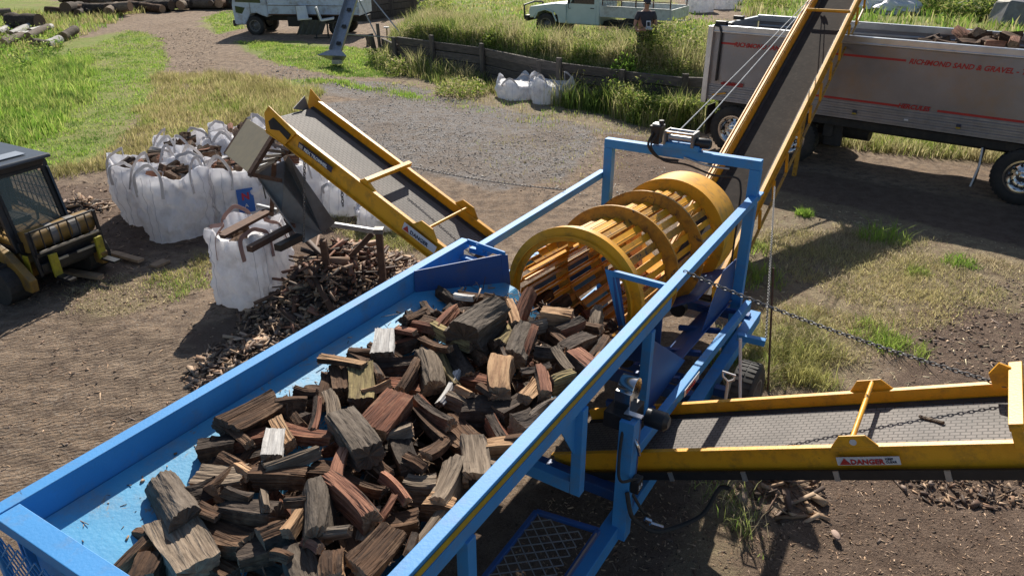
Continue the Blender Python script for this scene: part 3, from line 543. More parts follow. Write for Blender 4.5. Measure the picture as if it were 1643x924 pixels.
pile('bark_pile', (-3.05, 7.35), .55, .75, .10, R(-20), 420, .13, .03, 'scatter of pale split offcuts in front of the hanging bag', cols=CHL)
c = G(1260, 790); pile('bark_pile', (c.x, c.y), .42, .35, .06, 0, 48, .20, .035, 'small heap of bark strips below the lower right conveyor', cols=CH)
c = G(1560, 775); pile('bark_pile', (c.x, c.y), .7, .35, .05, 0, 240, .06, .022, 'dark bark crumbs under the outer end of the lower right conveyor', cols=CH)
c = G(130, 335); pile('bark_pile', (c.x, c.y), .5, .4, .16, 0, 130, .16, .04, 'splintered bark heap right behind the loader bucket', cols=CH)
# ================= the screening machine =================
MC = root('screening_machine', W(4.5, -2.65, 0), 'long blue firewood screening machine with open hopper, gantry and yellow slatted drum', 'machine')
def P(b, name, m, par=MC, bevel=.004, **k): return b.build(name, m, par, bevel=bevel, **k)
hop = P(MB().plate([W(1.15, -3.60, 1.725), W(5.14, -3.60, 1.715), W(5.14, -3.05, 1.58), W(1.15, -3.05, 1.59)], .012), 'hopper', BLUEW)
P(MB().plate([W(1.15, -3.05, 1.59), W(5.14, -3.05, 1.58), W(5.3, -2.5, 1.0), W(1.15, -2.5, 1.05)], .012), 'hopper_floor', BLUEW, hop)
P(MB().plate([W(1.15, -2.5, 1.05), W(5.4, -2.5, 1.0), W(5.4, -2.15, 1.0), W(1.15, -2.15, 1.05)], .012), 'hopper_floor', BLUEW, hop)
P(MB().plate([W(1.15, -2.15, 1.05), W(5.4, -2.15, 1.0), W(5.4, -1.76, 1.80), W(1.15, -1.73, 1.86)], .012), 'side_plate', BEIGE, hop)
P(MB().plate([W(1.15, -3.612, 1.50), W(5.15, -3.612, 1.48), W(5.15, -3.612, 1.83), W(1.15, -3.612, 1.83)], .012), 'side_plate', BLUE, hop)
P(MB().plate([W(1.15, -3.66, .95), W(5.15, -3.66, .95), W(5.15, -3.66, 1.82), W(1.15, -3.66, 1.82)], .012), 'side_plate', BLUE, hop)
P(MB().beam(W(1.06, -3.648, 1.862), W(5.24, -3.648, 1.862), .085, .075), 'rim', BLUE, hop)
P(MB().beam(W(1.14, -3.6, 1.858), W(1.14, -1.73, 1.858), .12, .075), 'rim', BLUE, hop)
P(MB().plate([W(1.19, -3.6, 1.13), W(1.19, -3.6, 1.83), W(1.19, -1.76, 1.83), W(1.19, -2.1, 1.1)], .01), 'end_plate', BLUE, hop)
# angled funnel plate at the drum end
P(MB().plate([W(4.40, -3.595, 1.915), W(5.11, -3.19, 1.89), W(5.16, -3.14, 1.0), W(4.40, -3.59, 1.2)], .014), 'funnel_plate', BLUE_SHADE, hop)
P(MB().plate([W(5.11, -3.19, 1.89), W(5.16, -3.145, 1.88), W(5.22, -3.10, 1.0), W(5.16, -3.14, 1.0)], .014), 'funnel_plate', BLUE_SHADE, hop)
P(MB().beam(W(5.23, -3.62, 1.88), W(5.14, -3.16, 1.885), .02, .05), 'cross_bar', BLUE, hop)
P(MB().box(W(5.27, -3.5, 1.80), (.10, .2, .05), EU).box(W(5.1, -3.52, 1.78), (.07, .14, .03), EU), 'bracket', BLUE, hop)
# expanded metal guard below the near rim
def expanded(o, X, Y, w_, h_, cw, ch, t, th=.006):
    b = MB(); o = Vector(o); X = Vector(X).normalized(); Y = Vector(Y).normalized(); Z = X.cross(Y); nx_, ny_ = int(w_ / cw), int(h_ / ch)
    for j in range(ny_):
        for i in range(nx_ + 1):
            x = i * cw + (cw / 2 if j % 2 else 0)
            for sgn in (-1, 1):
                x0 = x; x1 = x + sgn * cw / 2
                if 0 <= x0 <= w_ and 0 <= x1 <= w_: b.beam(o + X * x0 + Y * (j * ch), o + X * x1 + Y * ((j + 1) * ch), t, th, Z)
    return b
expanded(W(1.055, -3.62, 1.25), EV, EZ, 1.9, .56, .075, .04, .007).build('mesh_guard', BLUE, hop)
P(MB().beam(W(1.06, -3.64, 1.24), W(1.06, -1.7, 1.24), .04, .04).beam(W(1.06, -3.64, 1.24), W(1.06, -3.64, 1.8), .04, .04, EU), 'guard_frame', BLUE, hop)
# right rail with yellow tape
P(MB().beam(W(1.0, -1.68, 1.86), W(7.86, -1.665, 1.90), .085, .075), 'rail', BLUE)
tp = P(MB().plate([W(1.0, -1.632, 1.835), W(5.25, -1.622, 1.862), W(5.25, -1.622, 1.90), W(1.0, -1.632, 1.875)], .004), 'warning_tape', TAPE, bevel=0)
P(MB().plate([W(1.0, -1.66, 1.70), W(5.2, -1.65, 1.73), W(5.2, -1.65, 1.83), W(1.0, -1.66, 1.80)], .03), 'skirt', BLUE)
# left rails
P(MB().beam(W(5.18, -3.46, 1.86), W(7.80, -3.44, 1.88), .075, .075), 'rail', BLUE)
P(MB().beam(W(5.3, -3.44, 1.42), W(7.8, -3.44, 1.38), .05, .06), 'rail', BLUE)
P(MB().plate([W(5.4, -3.42, .5), W(7.7, -3.42, .5), W(7.7, -3.42, 1.0), W(5.4, -3.42, 1.15)], .01), 'side_plate', BLUE_SHADE)
# gantry
gt = P(MB().beam(W(7.75, -3.40, 2.262), W(7.75, -1.64, 2.262), .10, .10), 'gantry', BLUE)
P(MB().beam(W(7.75, -3.35, .35), W(7.75, -3.35, 2.21), .10, .10, EU), 'post', BLUE, gt)
P(MB().beam(W(7.75, -1.69, .12), W(7.75, -1.69, 2.21), .11, .10, EU), 'post', BLUE, gt)
P(MB().box(W(7.80, -1.655, 1.93), (.16, .11, .02), EU), 'end_cap', BLUE, gt)
# winch
wn = P(MB().box(W(7.75, -2.50, 2.345), (.14, .40, .06), EU), 'winch', BLUE)
d = MB(); d.lathe([(-.20, .001), (-.20, .05), (-.19, .05), (-.19, .032), (.06, .032), (.06, .05), (.07, .05), (.07, .001)], W(7.75, -2.46, 2.42), EV, 18); P(d, 'winch_drum', STEEL, wn, smooth=True)
d = MB()
for dz, du in ((.07, .07), (.07, -.07), (-.02, .075)): d.tube([W(7.75 + du, -2.68, 2.42 + dz), W(7.75 + du, -2.37, 2.42 + dz)], .014, 8)
P(d, 'tie_rod', CHROME, wn, smooth=True)
P(MB().box(W(7.75, -2.68, 2.43), (.2, .02, .15), EU), 'end_plate', GREYM, wn); P(MB().box(W(7.75, -2.37, 2.43), (.2, .03, .15), EU), 'end_plate', GREYM, wn)
d = MB(); d.lathe([(0, .001), (0, .055), (.14, .055), (.16, .04), (.16, .001)], W(7.75, -2.35, 2.40), EV, 18); P(d, 'winch_motor', BLKM, wn, smooth=True)
P(MB().box(W(7.75, -2.80, 2.42), (.12, .10, .17), EU).box(W(7.75, -2.80, 2.52), (.15, .13, .03), EU).lathe([(0, .001), (0, .03), (.06, .03), (.06, .001)], W(7.75, -2.76, 2.53), EZ, 10), 'gearbox', BLKM, wn)
P(MB().box(W(7.75, -2.80, 2.545), (.11, .09, .02), EU), 'gearbox_lid', STEEL, wn)
hs = lambda pts, r, nm='hose', m=BLACK, par=MC: P(MB().tube(pts, r, 7), nm, m, par, smooth=True, bevel=0)
def curve(pts, n=8):
    P_ = [Vector(p) for p in pts]; out = []
    for i in range(len(P_) - 1):
        a, b, c, d_ = P_[max(i - 1, 0)], P_[i], P_[i + 1], P_[min(i + 2, len(P_) - 1)]
        for k in range(n):
            t = k / n; out.append(.5 * ((2 * b) + (c - a) * t + (2 * a - 5 * b + 4 * c - d_) * t * t + (3 * b - a - 3 * c + d_) * t ** 3))
    return out + [P_[-1]]
hs(curve([W(7.68, -2.82, 2.46), W(7.62, -2.84, 2.33), W(7.64, -2.72, 2.21), W(7.66, -2.5, 2.20)]), .014, par=wn)
hs(curve([W(7.66, -2.76, 2.46), W(7.6, -2.80, 2.33), W(7.63, -2.66, 2.19), W(7.66, -2.4, 2.17), W(7.67, -2.1, 2.10), W(7.67, -1.86, 2.11), W(7.67, -1.80, 2.0), W(7.67, -1.79, 1.8), W(7.67, -1.79, 1.0)]), .011)
hs(curve([W(7.685, -2.45, 2.24), W(7.685, -2.2, 2.19), W(7.685, -1.95, 2.19)]), .012, 'hose_coupling', STEEL)
# drum
AXU = (W(1, 0, -.096)).normalized(); DV = Vector(EV); DZ = AXU.cross(-DV)
DZ = DZ if DZ.z > 0 else -DZ
dc = lambda u: W(u, -2.64, 1.438 - .096 * (u - 5.5))
ORr = .675
dr = MB()
dr.lathe([(0, ORr - .004), (0, .56), (.54, .56), (.54, ORr - .004)], dc(7.97), AXU, 56, closed=True); drum = P(dr, 'drum', YEL, smooth=True)
for i, (u, r0, r1, wd_) in enumerate([(5.44, .545, ORr, .012), (6.39, .535, ORr, .03), (7.18, .535, ORr, .03), (7.94, .535, ORr, .03)]):
    b = MB(); b.lathe([(0, r1), (0, r0), (wd_, r0), (wd_, r1)], dc(u), AXU, 64, closed=True)
    if i == 0:
        b.lathe([(.012, .665), (.012, .655), (.10, .655), (.10, .665)], dc(u), AXU, 64, closed=True)
        b.lathe([(-.05, .60), (-.05, .592), (.0, .592), (.0, .60)], dc(u), AXU, 64, closed=True)
    P(b, 'ring', YEL if i in (0, 3) else YELW, drum, smooth=True, bevel=0)
NS = 30
for k in range(NS):
    a = 2 * math.pi * (k + .5) / NS; rd = DV * math.cos(a) + DZ * math.sin(a); tg = AXU.cross(rd)
    b = MB(); p, q = dc(5.47), dc(7.95); r_ = .545
    b.beam(p + rd * r_, q + rd * r_, .072, .008, rd + tg * .3); b.beam(p + rd * (r_ - .032) + tg * .014, q + rd * (r_ - .032) + tg * .014, .007, .07, rd)
    P(b, 'slat', YEL if k % 3 else YELW, drum, bevel=0)
for k in range(0):    # lifting flights
    a = 2 * math.pi * (k + .2) / 5; b = MB(); N_ = 10
    for j in range(N_):
        a0 = a + j * .07; rd = DV * math.cos(a0) + DZ * math.sin(a0); b.beam(dc(5.6 + j * .22) + rd * .49, dc(5.84 + j * .22) + (DV * math.cos(a0 + .07) + DZ * math.sin(a0 + .07)) * .49, .01, .10, rd)
    P(b, 'flight', YELW, drum, bevel=0)
# guard and pillars round the drum mouth
P(MB().plate([W(5.32, -2.28, 1.88), W(5.34, -2.20, 1.87), W(5.36, -2.05, 1.28), W(5.34, -2.12, 1.34)], .012), 'mouth_guard', BLUE)
P(MB().beam(W(5.35, -2.21, 1.85), W(5.30, -1.70, 1.86), .04, .05), 'cross_bar', BLUE)
P(MB().plate([W(5.33, -2.21, 1.82), W(5.36, -2.16, 1.82), W(5.36, -2.05, 1.28), W(5.33, -2.08, 1.1)], .01), 'mouth_guard', BLUE_SHADE)
P(MB().plate([W(5.4, -2.2, 1.0), W(5.4, -1.76, 1.05), W(5.4, -1.76, 1.78)], .01), 'end_plate', BLUE_SHADE)
for u, z0 in ((2.31, .35), (3.62, 1.02), (4.80, .96)):
    P(MB().beam(W(u, -1.66, z0), W(u, -1.66, 1.72), .075, .075, EU), 'post', BLUE)
P(MB().beam(W(3.62, -1.70, 1.07), W(3.62, -2.5, 1.10), .075, .10), 'cross_beam', BLUE)
P(MB().plate([W(3.35, -1.68, 1.72), W(3.62, -1.68, 1.72), W(3.62, -1.68, 1.3)], .01), 'gusset', BLUE)
# chassis
P(MB().beam(W(1.0, -1.53, .50), W(8.1, -1.53, .36), .12, .14), 'chassis_beam', BLUE)
P(MB().beam(W(1.0, -3.35, .50), W(8.1, -3.35, .36), .12, .14), 'chassis_beam', BLUE)
ub = P(MB().beam(W(4.25, -1.52, .98), W(7.75, -1.56, .66), .07, .10), 'support_beam', BLUE)
P(MB().beam(W(4.25, -3.36, .98), W(7.75, -3.36, .66), .07, .10), 'support_beam', BLUE)
for u in (2.3, 4.4, 6.0, 7.9): P(MB().beam(W(u, -3.35, .42), W(u, -1.55, .42), .1, .1), 'cross_beam', BLUE_SHADE)
P(MB().beam(W(4.02, -1.47, .40), W(4.02, -1.47, 1.45), .11, .11, EU), 'pillar', BLUE)
P(MB().beam(W(4.22, -1.50, .45), W(4.22, -1.50, 1.40), .06, .09, EU), 'pillar', BLUE_SHADE)
P(MB().plate([W(4.85, -1.66, 1.62), W(5.85, -1.66, .90), W(4.85, -1.66, .86)], .01), 'side_panel', BLUE_SHADE)
P(MB().plate([W(5.5, -1.70, .9), W(7.7, -1.72, .7), W(7.7, -2.0, .55), W(5.5, -2.05, .65)], .01), 'side_panel', BLUE_SHADE)
P(MB().plate([W(7.2, -1.75, 1.25), W(7.7, -1.75, 1.2), W(7.7, -1.75, .7), W(6.6, -1.75, .75)], .01), 'side_panel', BLUE_SHADE)
P(MB().plate([W(6.9, -1.9, 1.0), W(7.95, -1.9, .95), W(8.1, -2.9, .5), W(6.9, -2.9, .4)], .01), 'chute_plate', BLUE_SHADE)
for k in range(5): P(MB().beam(W(5.0 + k * .62, -1.62, .88 - k * .05), W(5.0 + k * .62, -2.05, .80 - k * .05), .05, .05), 'roller_bracket', BLUE_SHADE)
for u in (5.9, 7.4):
    b = MB(); b.lathe([(-.05, .001), (-.05, .09), (.05, .09), (.05, .001)], dc(u) + DV * .42 - DZ * .64, AXU, 20); P(b, 'drum_roller', BLKM, smooth=True)
st = P(MB().plate([W(5.32, -1.478, .865), W(5.74, -1.484, .825), W(5.74, -1.484, .895), W(5.32, -1.478, .935)], .004), 'danger_sign', STICK, bevel=0)
text('DANGER', .062, W(5.36, -1.473, .875), EU * 1 - EZ * .09, EZ, RED, st)
# hydraulic motor and covers
mt = P(MB().box(W(4.13, -1.56, 1.40), (.26, .20, .12), EU), 'hydraulic_motor', BLKM)
b = MB(); b.lathe([(-.06, .001), (-.06, .085), (.06, .085), (.06, .001)], W(4.2, -1.56, 1.58), EV, 20); b.box(W(4.15, -1.56, 1.52), (.14, .12, .16), EU); P(b, 'motor_cover', CHROME, mt, smooth=True)
P(MB().box(W(4.06, -1.46, 1.465), (.05, .13, .012), EU), 'motor_lid', ALUB, mt)
b = MB(); b.lathe([(0, .001), (0, .07), (.14, .07), (.17, .04), (.17, .001)], W(4.34, -1.46, 1.28), EV, 18); P(b, 'motor_body', BLKM, mt, smooth=True)
P(MB().box(W(4.02, -1.38, .92), (.09, .06, .11), EU), 'control_box', BLKM)
for a_, b_ in ((.025, 0), (-.02, 0)): pass
text('5.A', .05, W(3.985, -1.349, .90), EU * .8 + EV * -.0, EZ, LETW, MC, 'control_marking')
hs(curve([W(3.98, -1.5, 1.38), W(3.9, -1.48, 1.2), W(3.85, -1.44, 1.05), W(4.0, -1.38, .98), W(4.05, -1.36, .9)]), .011)
hs(curve([W(4.05, -1.5, 1.36), W(4.0, -1.4, 1.28), W(4.02, -1.38, 1.18)]), .014, 'hose_fitting', CHROME)
hs(curve([W(3.95, -1.42, .88), W(3.9, -1.36, .75), W(4.0, -1.33, .6), W(4.1, -1.2, .5), W(4.35, -.98, .55), W(4.46, -.9, .76), W(4.46, -.82, .80)]), .017)
hs(curve([W(4.05, -1.42, .80), W(4.1, -1.34, .62), W(4.18, -1.34, .55)]), .012)
hs([W(4.08, -1.27, .56), W(4.13, -1.19, .52)], .018, 'hose_fitting', CHROME); hs([W(4.04, -1.30, .62), W(4.06, -1.26, .6)], .018, 'hose_fitting', CHROME)
# walkway mesh
fr = MB(); q = [W(2.2, -1.95, .72), W(3.60, -1.96, .72), W(3.66, -1.50, .72), W(2.2, -1.50, .72)]
for i in (0, 1, 2): fr.beam(q[i], q[i + 1], .035, .035)
wk = P(fr, 'walkway', BLUE_SHADE)
expanded(W(2.2, -1.94, .725), EV, EU, .43, 1.40, .108, .046, .007, .005).build('walkway_mesh', STEEL, wk)
P(MB().beam(W(3.6, -1.49, .735), W(2.2, -1.49, .735), .012, .05), 'walkway_edge', ALU, wk)
P(MB().beam(W(3.0, -1.62, .1), W(3.0, -1.62, .66), .10, .07, EU).box(W(2.95, -1.66, .5), (.2, .16, .12), EU), 'jockey_leg', BLUE)
# axle and wheel, outrigger
wheel(MC, W(6.35, -1.18, .36), EV, .36, .22, GREYM)
wheel(MC, W(6.35, -3.75, .36), -EV, .36, .22, GREYM)
P(MB().beam(W(6.35, -3.7, .36), W(6.35, -1.3, .36), .09, .09), 'axle', BLUE_SHADE)
P(MB().beam(W(7.05, -1.48, .62), W(7.10, -1.20, .60), .07, .07), 'outrigger', BLUE)
P(MB().beam(W(1.6, -1.55, .0), W(1.6, -1.55, .45), .09, .09, EU).box(W(1.6, -1.55, .02), (.2, .2, .02)), 'stand_leg', BLUE)
P(MB().beam(W(7.75, -1.69, .0), W(7.75, -1.69, .12), .16, .16, EU), 'foot', BLUE)
P(MB().beam(W(7.75, -3.35, .0), W(7.75, -3.35, .36), .14, .14, EU), 'foot', BLUE)
P(MB().beam(W(1.6, -3.35, .0), W(1.6, -3.35, .45), .09, .09, EU), 'stand_leg', BLUE)

# ---------------- conveyor belts ----------------
def belt_mat(name, c, line, sx, mortar=.07):
    m = bpy.data.materials.new(name); m.use_nodes = True; nt = m.node_tree; L = nt.links.new; b = nt.nodes['Principled BSDF']; b.inputs['Roughness'].default_value = .7
    tc = _nw(nt, 'ShaderNodeTexCoord'); br = _nw(nt, 'ShaderNodeTexBrick'); br.inputs['Scale'].default_value = 1.; br.inputs['Brick Width'].default_value = sx; br.inputs['Row Height'].default_value = sx * .62; br.inputs['Mortar Size'].default_value = mortar * sx; br.inputs['Mortar Smooth'].default_value = .3
    mp = _nw(nt, 'ShaderNodeMapping'); L(tc.outputs['Object'], mp.inputs[0]); nz = _nw(nt, 'ShaderNodeTexNoise'); nz.inputs['Scale'].default_value = 3; nz.inputs['Detail'].default_value = 8; L(tc.outputs['Object'], nz.inputs[0])
    L(mp.outputs[0], br.inputs[0]); mx = _nw(nt, 'ShaderNodeMix', data_type='RGBA'); mx.inputs[6].default_value = (*c, 1); mx.inputs[7].default_value = (*[k * .72 for k in c], 1); r = _nw(nt, 'ShaderNodeMapRange'); r.inputs[1].default_value = .4; r.inputs[2].default_value = .6; L(nz.outputs[0], r.inputs[0]); L(r.outputs[0], mx.inputs[0])
    m2 = _nw(nt, 'ShaderNodeMix', data_type='RGBA'); L(br.outputs['Fac'], m2.inputs[0]); L(mx.outputs[2], m2.inputs[6]); m2.inputs[7].default_value = (*line, 1); L(m2.outputs[2], b.inputs['Base Color'])
    bp = _nw(nt, 'ShaderNodeBump'); bp.invert = True; bp.inputs['Distance'].default_value = .004; bp.inputs['Strength'].default_value = .7; L(br.outputs['Fac'], bp.inputs['Height']); L(bp.outputs[0], b.inputs['Normal']); return m
BELT = belt_mat('honeycomb belt', (.155, .135, .122), (.035, .03, .027), .060, .06)
BELTD = mat('dark smooth belt', (.036, .031, .028), (.046, .04, .036), .95, spec=.12, scale=3, dirt=(.075, .062, .052), dirt_amt=.6, dirt_scale=14, bump=.1)
def conveyor(label, P0, P1, across, w_, hw, beltm, drop=.10, axis_u=None, low=.24):
    """P0 foot, P1 head: points on the top edge of the wall nearest the camera; across: unit vector to the far wall"""
    P0, P1 = Vector(P0), Vector(P1); ax = (P1 - P0).normalized(); ac = Vector(across).normalized(); up = ax.cross(ac); up = up if up.z > 0 else -up; L = (P1 - P0).length
    r = root('conveyor', P0 - EZ * P0.z, label, 'conveyor'); at = lambda s, t, h: P0 + ax * s + ac * t + up * h
    for t in (0, w_):
        b = MB(); b.beam(at(0, t, -hw / 2), at(L, t, -hw / 2), .012, hw, up); sg = -1 if t == 0 else 1
        b.beam(at(0, t + sg * .02, -.006), at(L, t + sg * .02, -.006), .04, .012, up); b.beam(at(0, t + sg * .02, -hw + .006), at(L, t + sg * .02, -hw + .006), .05, .012, up)
        b.build('side_wall', YEL, r, bevel=.003)
    F = frame(at(0, .0, -drop - .02), ax, up); b = MB(); b.beam(at(.0, w_ / 2, -drop), at(L - .02, w_ / 2, -drop), w_ - .03, .012, up); b.beam(at(.0, w_ / 2, -hw + .02), at(L - .02, w_ / 2, -hw + .02), w_ - .06, .01, up)
    b.build('belt', beltm, r, M=F)
    for t in (.02, w_ - .02): MB().plate([at(0, t, -drop + .012), at(L, t, -drop + .012), at(L, t + (.05 if t < .1 else -.05), -drop + .008), at(0, t + (.05 if t < .1 else -.05), -drop + .008)], .006).build('belt_skirt', BLACK, r)
    for s in (L - .03, .03):
        b = MB(); b.lathe([(-w_ / 2 + .02, .001), (-w_ / 2 + .02, .06), (w_ / 2 - .02, .06), (w_ / 2 - .02, .001)], at(s, w_ / 2, -drop - .055), ac, 16); b.build('roller', BLKM, r, smooth=True)
    return r, at, ax, ac, up, L
# small left conveyor
e0 = W(5.6, -3.95, 1.50); e1 = W(5.6, -6.41, 2.68)
cl, at, ax, ac, up, L = conveyor('short yellow conveyor with honeycomb belt rising left from the drum over the grey chute', e0, e1, EU, .68, .24, BELT)
MB().plate([at(L - .42, -.03, .0), at(L + .02, -.03, .06), at(L + .06, -.03, -.05), at(L - .02, -.03, -.26), at(L - .30, -.03, -.24)], .014).build('head_plate', YEL, cl, bevel=.002)
MB().plate([at(L - .12, .71, -.02), at(L + .14, .71, .06), at(L + .12, .71, -.20), at(L - .1, .71, -.2)], .014).build('head_plate', YEL, cl, bevel=.002)
MB().plate([at(L - .36, -.045, -.06), at(L - .08, -.045, -.02), at(L - .03, -.045, -.10), at(L - .08, -.045, -.17), at(L - .2, -.045, -.11), at(L - .34, -.045, -.14)], .006).build('tear_sticker', BLACK, cl)
MB().plate([at(L + .02, .35, -.06), at(L + .11, .60, .0), at(L + .10, .66, -.14), at(L + .02, .64, -.16)], .008).build('end_flap', GREYM, cl)
MB().beam(at(1.32, -.03, .045), at(1.32, .72, .045), .05, .05, up).build('cross_bar', YEL, cl, bevel=.003)
MB().plate([at(1.18, -.0, .0), at(1.4, 0, .0), at(1.34, 0, .06)], .03).build('bar_lug', YEL, cl)
MB().tube([at(.46, -.02, .05), at(.46, .72, .05)], .016, 10).build('cross_rod', YEL, cl, smooth=True)
for t in (-.03, .71): MB().plate([at(.28, t, -.02), at(.64, t, -.02), at(.55, t, .09), at(.40, t, .09)], .014).build('rod_lug', YEL, cl)
sg = MB().plate([at(2.24, -.044, -.13), at(1.74, -.044, -.13), at(1.74, -.044, -.065), at(2.24, -.044, -.065)], .004).build('name_sign', NAVY, cl)
text('REX TROMMEL', .052, at(2.15, -.05, -.118), -ax, up, LETW, sg, bold=.0015)
MB().plate([at(2.225, -.05, -.12), at(2.17, -.05, -.12), at(2.17, -.05, -.075), at(2.225, -.05, -.075)], .004).build('emblem', STEEL, sg)
sg = MB().plate([at(.72, -.044, -.14), at(.28, -.044, -.14), at(.28, -.044, -.05), at(.72, -.044, -.05)], .004).build('danger_sign', STICK, cl)
text('DANGER', .06, at(.62, -.05, -.125), -ax, up, NAVY, sg, bold=.001); MB().plate([at(.71, -.05, -.13), at(.63, -.05, -.13), at(.67, -.05, -.065)], .003).build('warning_triangle', RED, sg)
MB().beam(at(.2, .34, -.3), at(.2, .34, -1.2), .08, .08, EU).build('leg', RUST, cl)
# right lower conveyor
e0 = W(4.5, -2.3, .503); e1 = W(4.5, 1.55, 2.19)
cr, at, ax, ac, up, L = conveyor('yellow conveyor with honeycomb belt leaving the machine toward the lower right edge', e0, e1, EU, .70, .24, BELT)
def s_of(v): return (v + 2.3) * math.hypot(1, .438)
sr = s_of(-.1)
MB().tube([at(sr, -.02, .06), at(sr + .02, .72, .06)], .017, 10).build('cross_rod', YEL, cr, smooth=True)
for t in (-.03, .73): MB().plate([at(sr - .17, t, -.03), at(sr + .17, t, -.03), at(sr + .08, t, .08), at(sr - .08, t, .08)], .012).build('rod_lug', YEL, cr, bevel=.002)
b = MB(); b.lathe([(0, .001), (0, .022), (.006, .022), (.006, .001)], at(sr, -.034, .035), -ac, 14); b.build('rod_end', STICK, cr)
sg = MB().plate([at(sr - .13, -.044, -.13), at(sr + .25, -.044, -.13), at(sr + .25, -.044, -.07), at(sr - .13, -.044, -.07)], .004).build('danger_sign', STICK, cr)
MB().plate([at(sr - .115, -.05, -.123), at(sr - .045, -.05, -.123), at(sr - .08, -.05, -.075)], .003).build('warning_triangle', RED, sg)
text('DANGER', .050, at(sr - .045, -.05, -.121), ax, up, RED, sg, bold=.0016); text('KEEP\nCLEAR', .022, at(sr + .165, -.05, -.094), ax, up, NAVY, sg)
MB().beam(at(.2, -.05, -.20), at(L, -.05, -.20), .02, .07, up).build('hose_channel', BLKM, cr)
for k in (1.05, 1.62, 2.25, 2.9): MB().box(at(k, -.065, -.2), (.035, .01, .075), ax, up).build('clamp', STEEL, cr)
sp_ = s_of(.74)
MB().box(at(sp_ - .02, -.02, .04), (.06, .06, .14), ax, up).box(at(sp_ - .02, .73, .04), (.06, .06, .14), ax, up).beam(at(sp_ - .02, -.04, .10), at(sp_ - .02, .75, .10), .075, .05, up).build('cross_beam', YEL, cr, bevel=.003)
MB().plate([at(sp_ - .16, .66, -.02), at(sp_ - .06, .66, .0), at(sp_ - .04, .66, .13), at(sp_ - .1, .66, .17), at(sp_ - .17, .66, .1)], .02).build('chain_lug', YEL, cr)
MB().beam(at(L - .15, .35, -.3), W(4.85, 1.5, 0), .07, .07, EU).build('leg', YELW, cr)
st = MB().tube([at(sr + .32, .46, -.08), at(sr + .42, .40, -.085), at(sr + .47, .36, -.08)], .011, 7).build('stick', BARKG, None, smooth=True); tag(st, 'short twig lying on the honeycomb belt of the lower right conveyor', 'stick')
# big conveyor to the trailer
e0 = W(8.6, -2.92, .36); e1 = W(17.3, -2.92, .36 + 8.7 * .362 + .06)
cb, at, ax, ac, up, L = conveyor('long yellow conveyor with dark belt climbing from the drum over the tipper trailer', e0, e1, EV, .72, .26, BELTD, drop=.16)
MB().plate([at(0, -.035, -.04), at(L, -.035, -.04), at(L, -.035, -.20), at(0, -.035, -.20)], .01).build('ribbed_edge', YELW, cb)
b = MB(); b.beam(at(0, -.06, .01), at(L, -.06, .01), .10, .03, up).beam(at(0, -.095, .03), at(L, -.095, .03), .02, .02, up).beam(at(0, -.04, .03), at(L, -.04, .03), .02, .02, up); b.build('edge_flange', YEL, cb, bevel=.003)
MB().beam(at(0, .75, .01), at(L, .75, .01), .05, .05, up).build('edge_flange', YEL, cb, bevel=.003)
for k in range(13):
    s = .5 + k * .72; MB().beam(at(s, .77, -.24), at(s + .02, .77, -.60), .04, .04, ax).build('truss_strut', YEL, cb)
MB().tube([at(.2, .77, -.60), at(L, .77, -.60)], .022, 8).build('truss_rail', YELW, cb, smooth=True)
MB().tube([at(.2, -.05, -.60), at(L, -.05, -.60)], .022, 8).build('truss_rail', YELW, cb, smooth=True)
MB().tube([at(L - 1.6, -.02, .03), at(L - 1.6, .74, .03)], .03, 12).build('cross_rod', YEL, cb, smooth=True)
P_ = [at(5.3, .5, -.145), at(6.3, .44, -.145), at(5.3, .72, -.145)]
for s in (1.2, 3.4): MB().beam(at(s * 2, .36, -.6), at(s * 2, .36, -.6) * 1 - EZ * (at(s * 2, .36, -.6).z), .08, .08, EU).build('leg', YELW, cb)
MB().beam(at(4.4, -.04, -.55), at(4.4, .76, -.55), .06, .06).build('cross_bar', YELW, cb)
# cables, chains
def cable(p, q, label, r=.008): return tag(MB().tube([p, (Vector(p) + Vector(q)) / 2 - EZ * .01, q], r, 6).build('cable', STEEL, None, smooth=True), label, 'cable')
hd = at(L - 2.05, -.02, .02)
b = MB(); b.lathe([(-.03, .001), (-.03, .07), (-.01, .05), (.01, .05), (.03, .07), (.03, .001)], W(16.38, -2.91, 3.34), EV, 16); b.build('pulley', STICK, cb, smooth=True)
cable(W(7.78, -2.60, 2.45), W(16.35, -2.93, 3.30), 'left one of the two thin steel cables from the winch to the long conveyor')
cable(W(7.78, -2.42, 2.45), W(16.42, -2.89, 3.33), 'right one of the two thin steel cables from the winch to the long conveyor')
chain(W(5.52, -1.66, 1.93), W(5.16, .66, 1.80), .05, .045, 'steel chain from the blue right rail to the lug on the lower right conveyor')
chain(W(6.88, -3.46, 1.93), W(6.25, -5.05, 2.10), .03, .026, 'steel chain across the gravel from the blue left rail to the short left conveyor')
chain(W(7.12, -1.20, .62), G(1243, 300, 1.25), .0, .038, 'chain hanging from the long conveyor down to the blue outrigger', sagdir=-EU)
c0 = G(1232, 625, .02); tag(MB().tube([c0, G(1241, 430, 1.3)], .011, 6).build('rod', RUST, None), 'thin rusty rod standing behind the outrigger', 'rod')
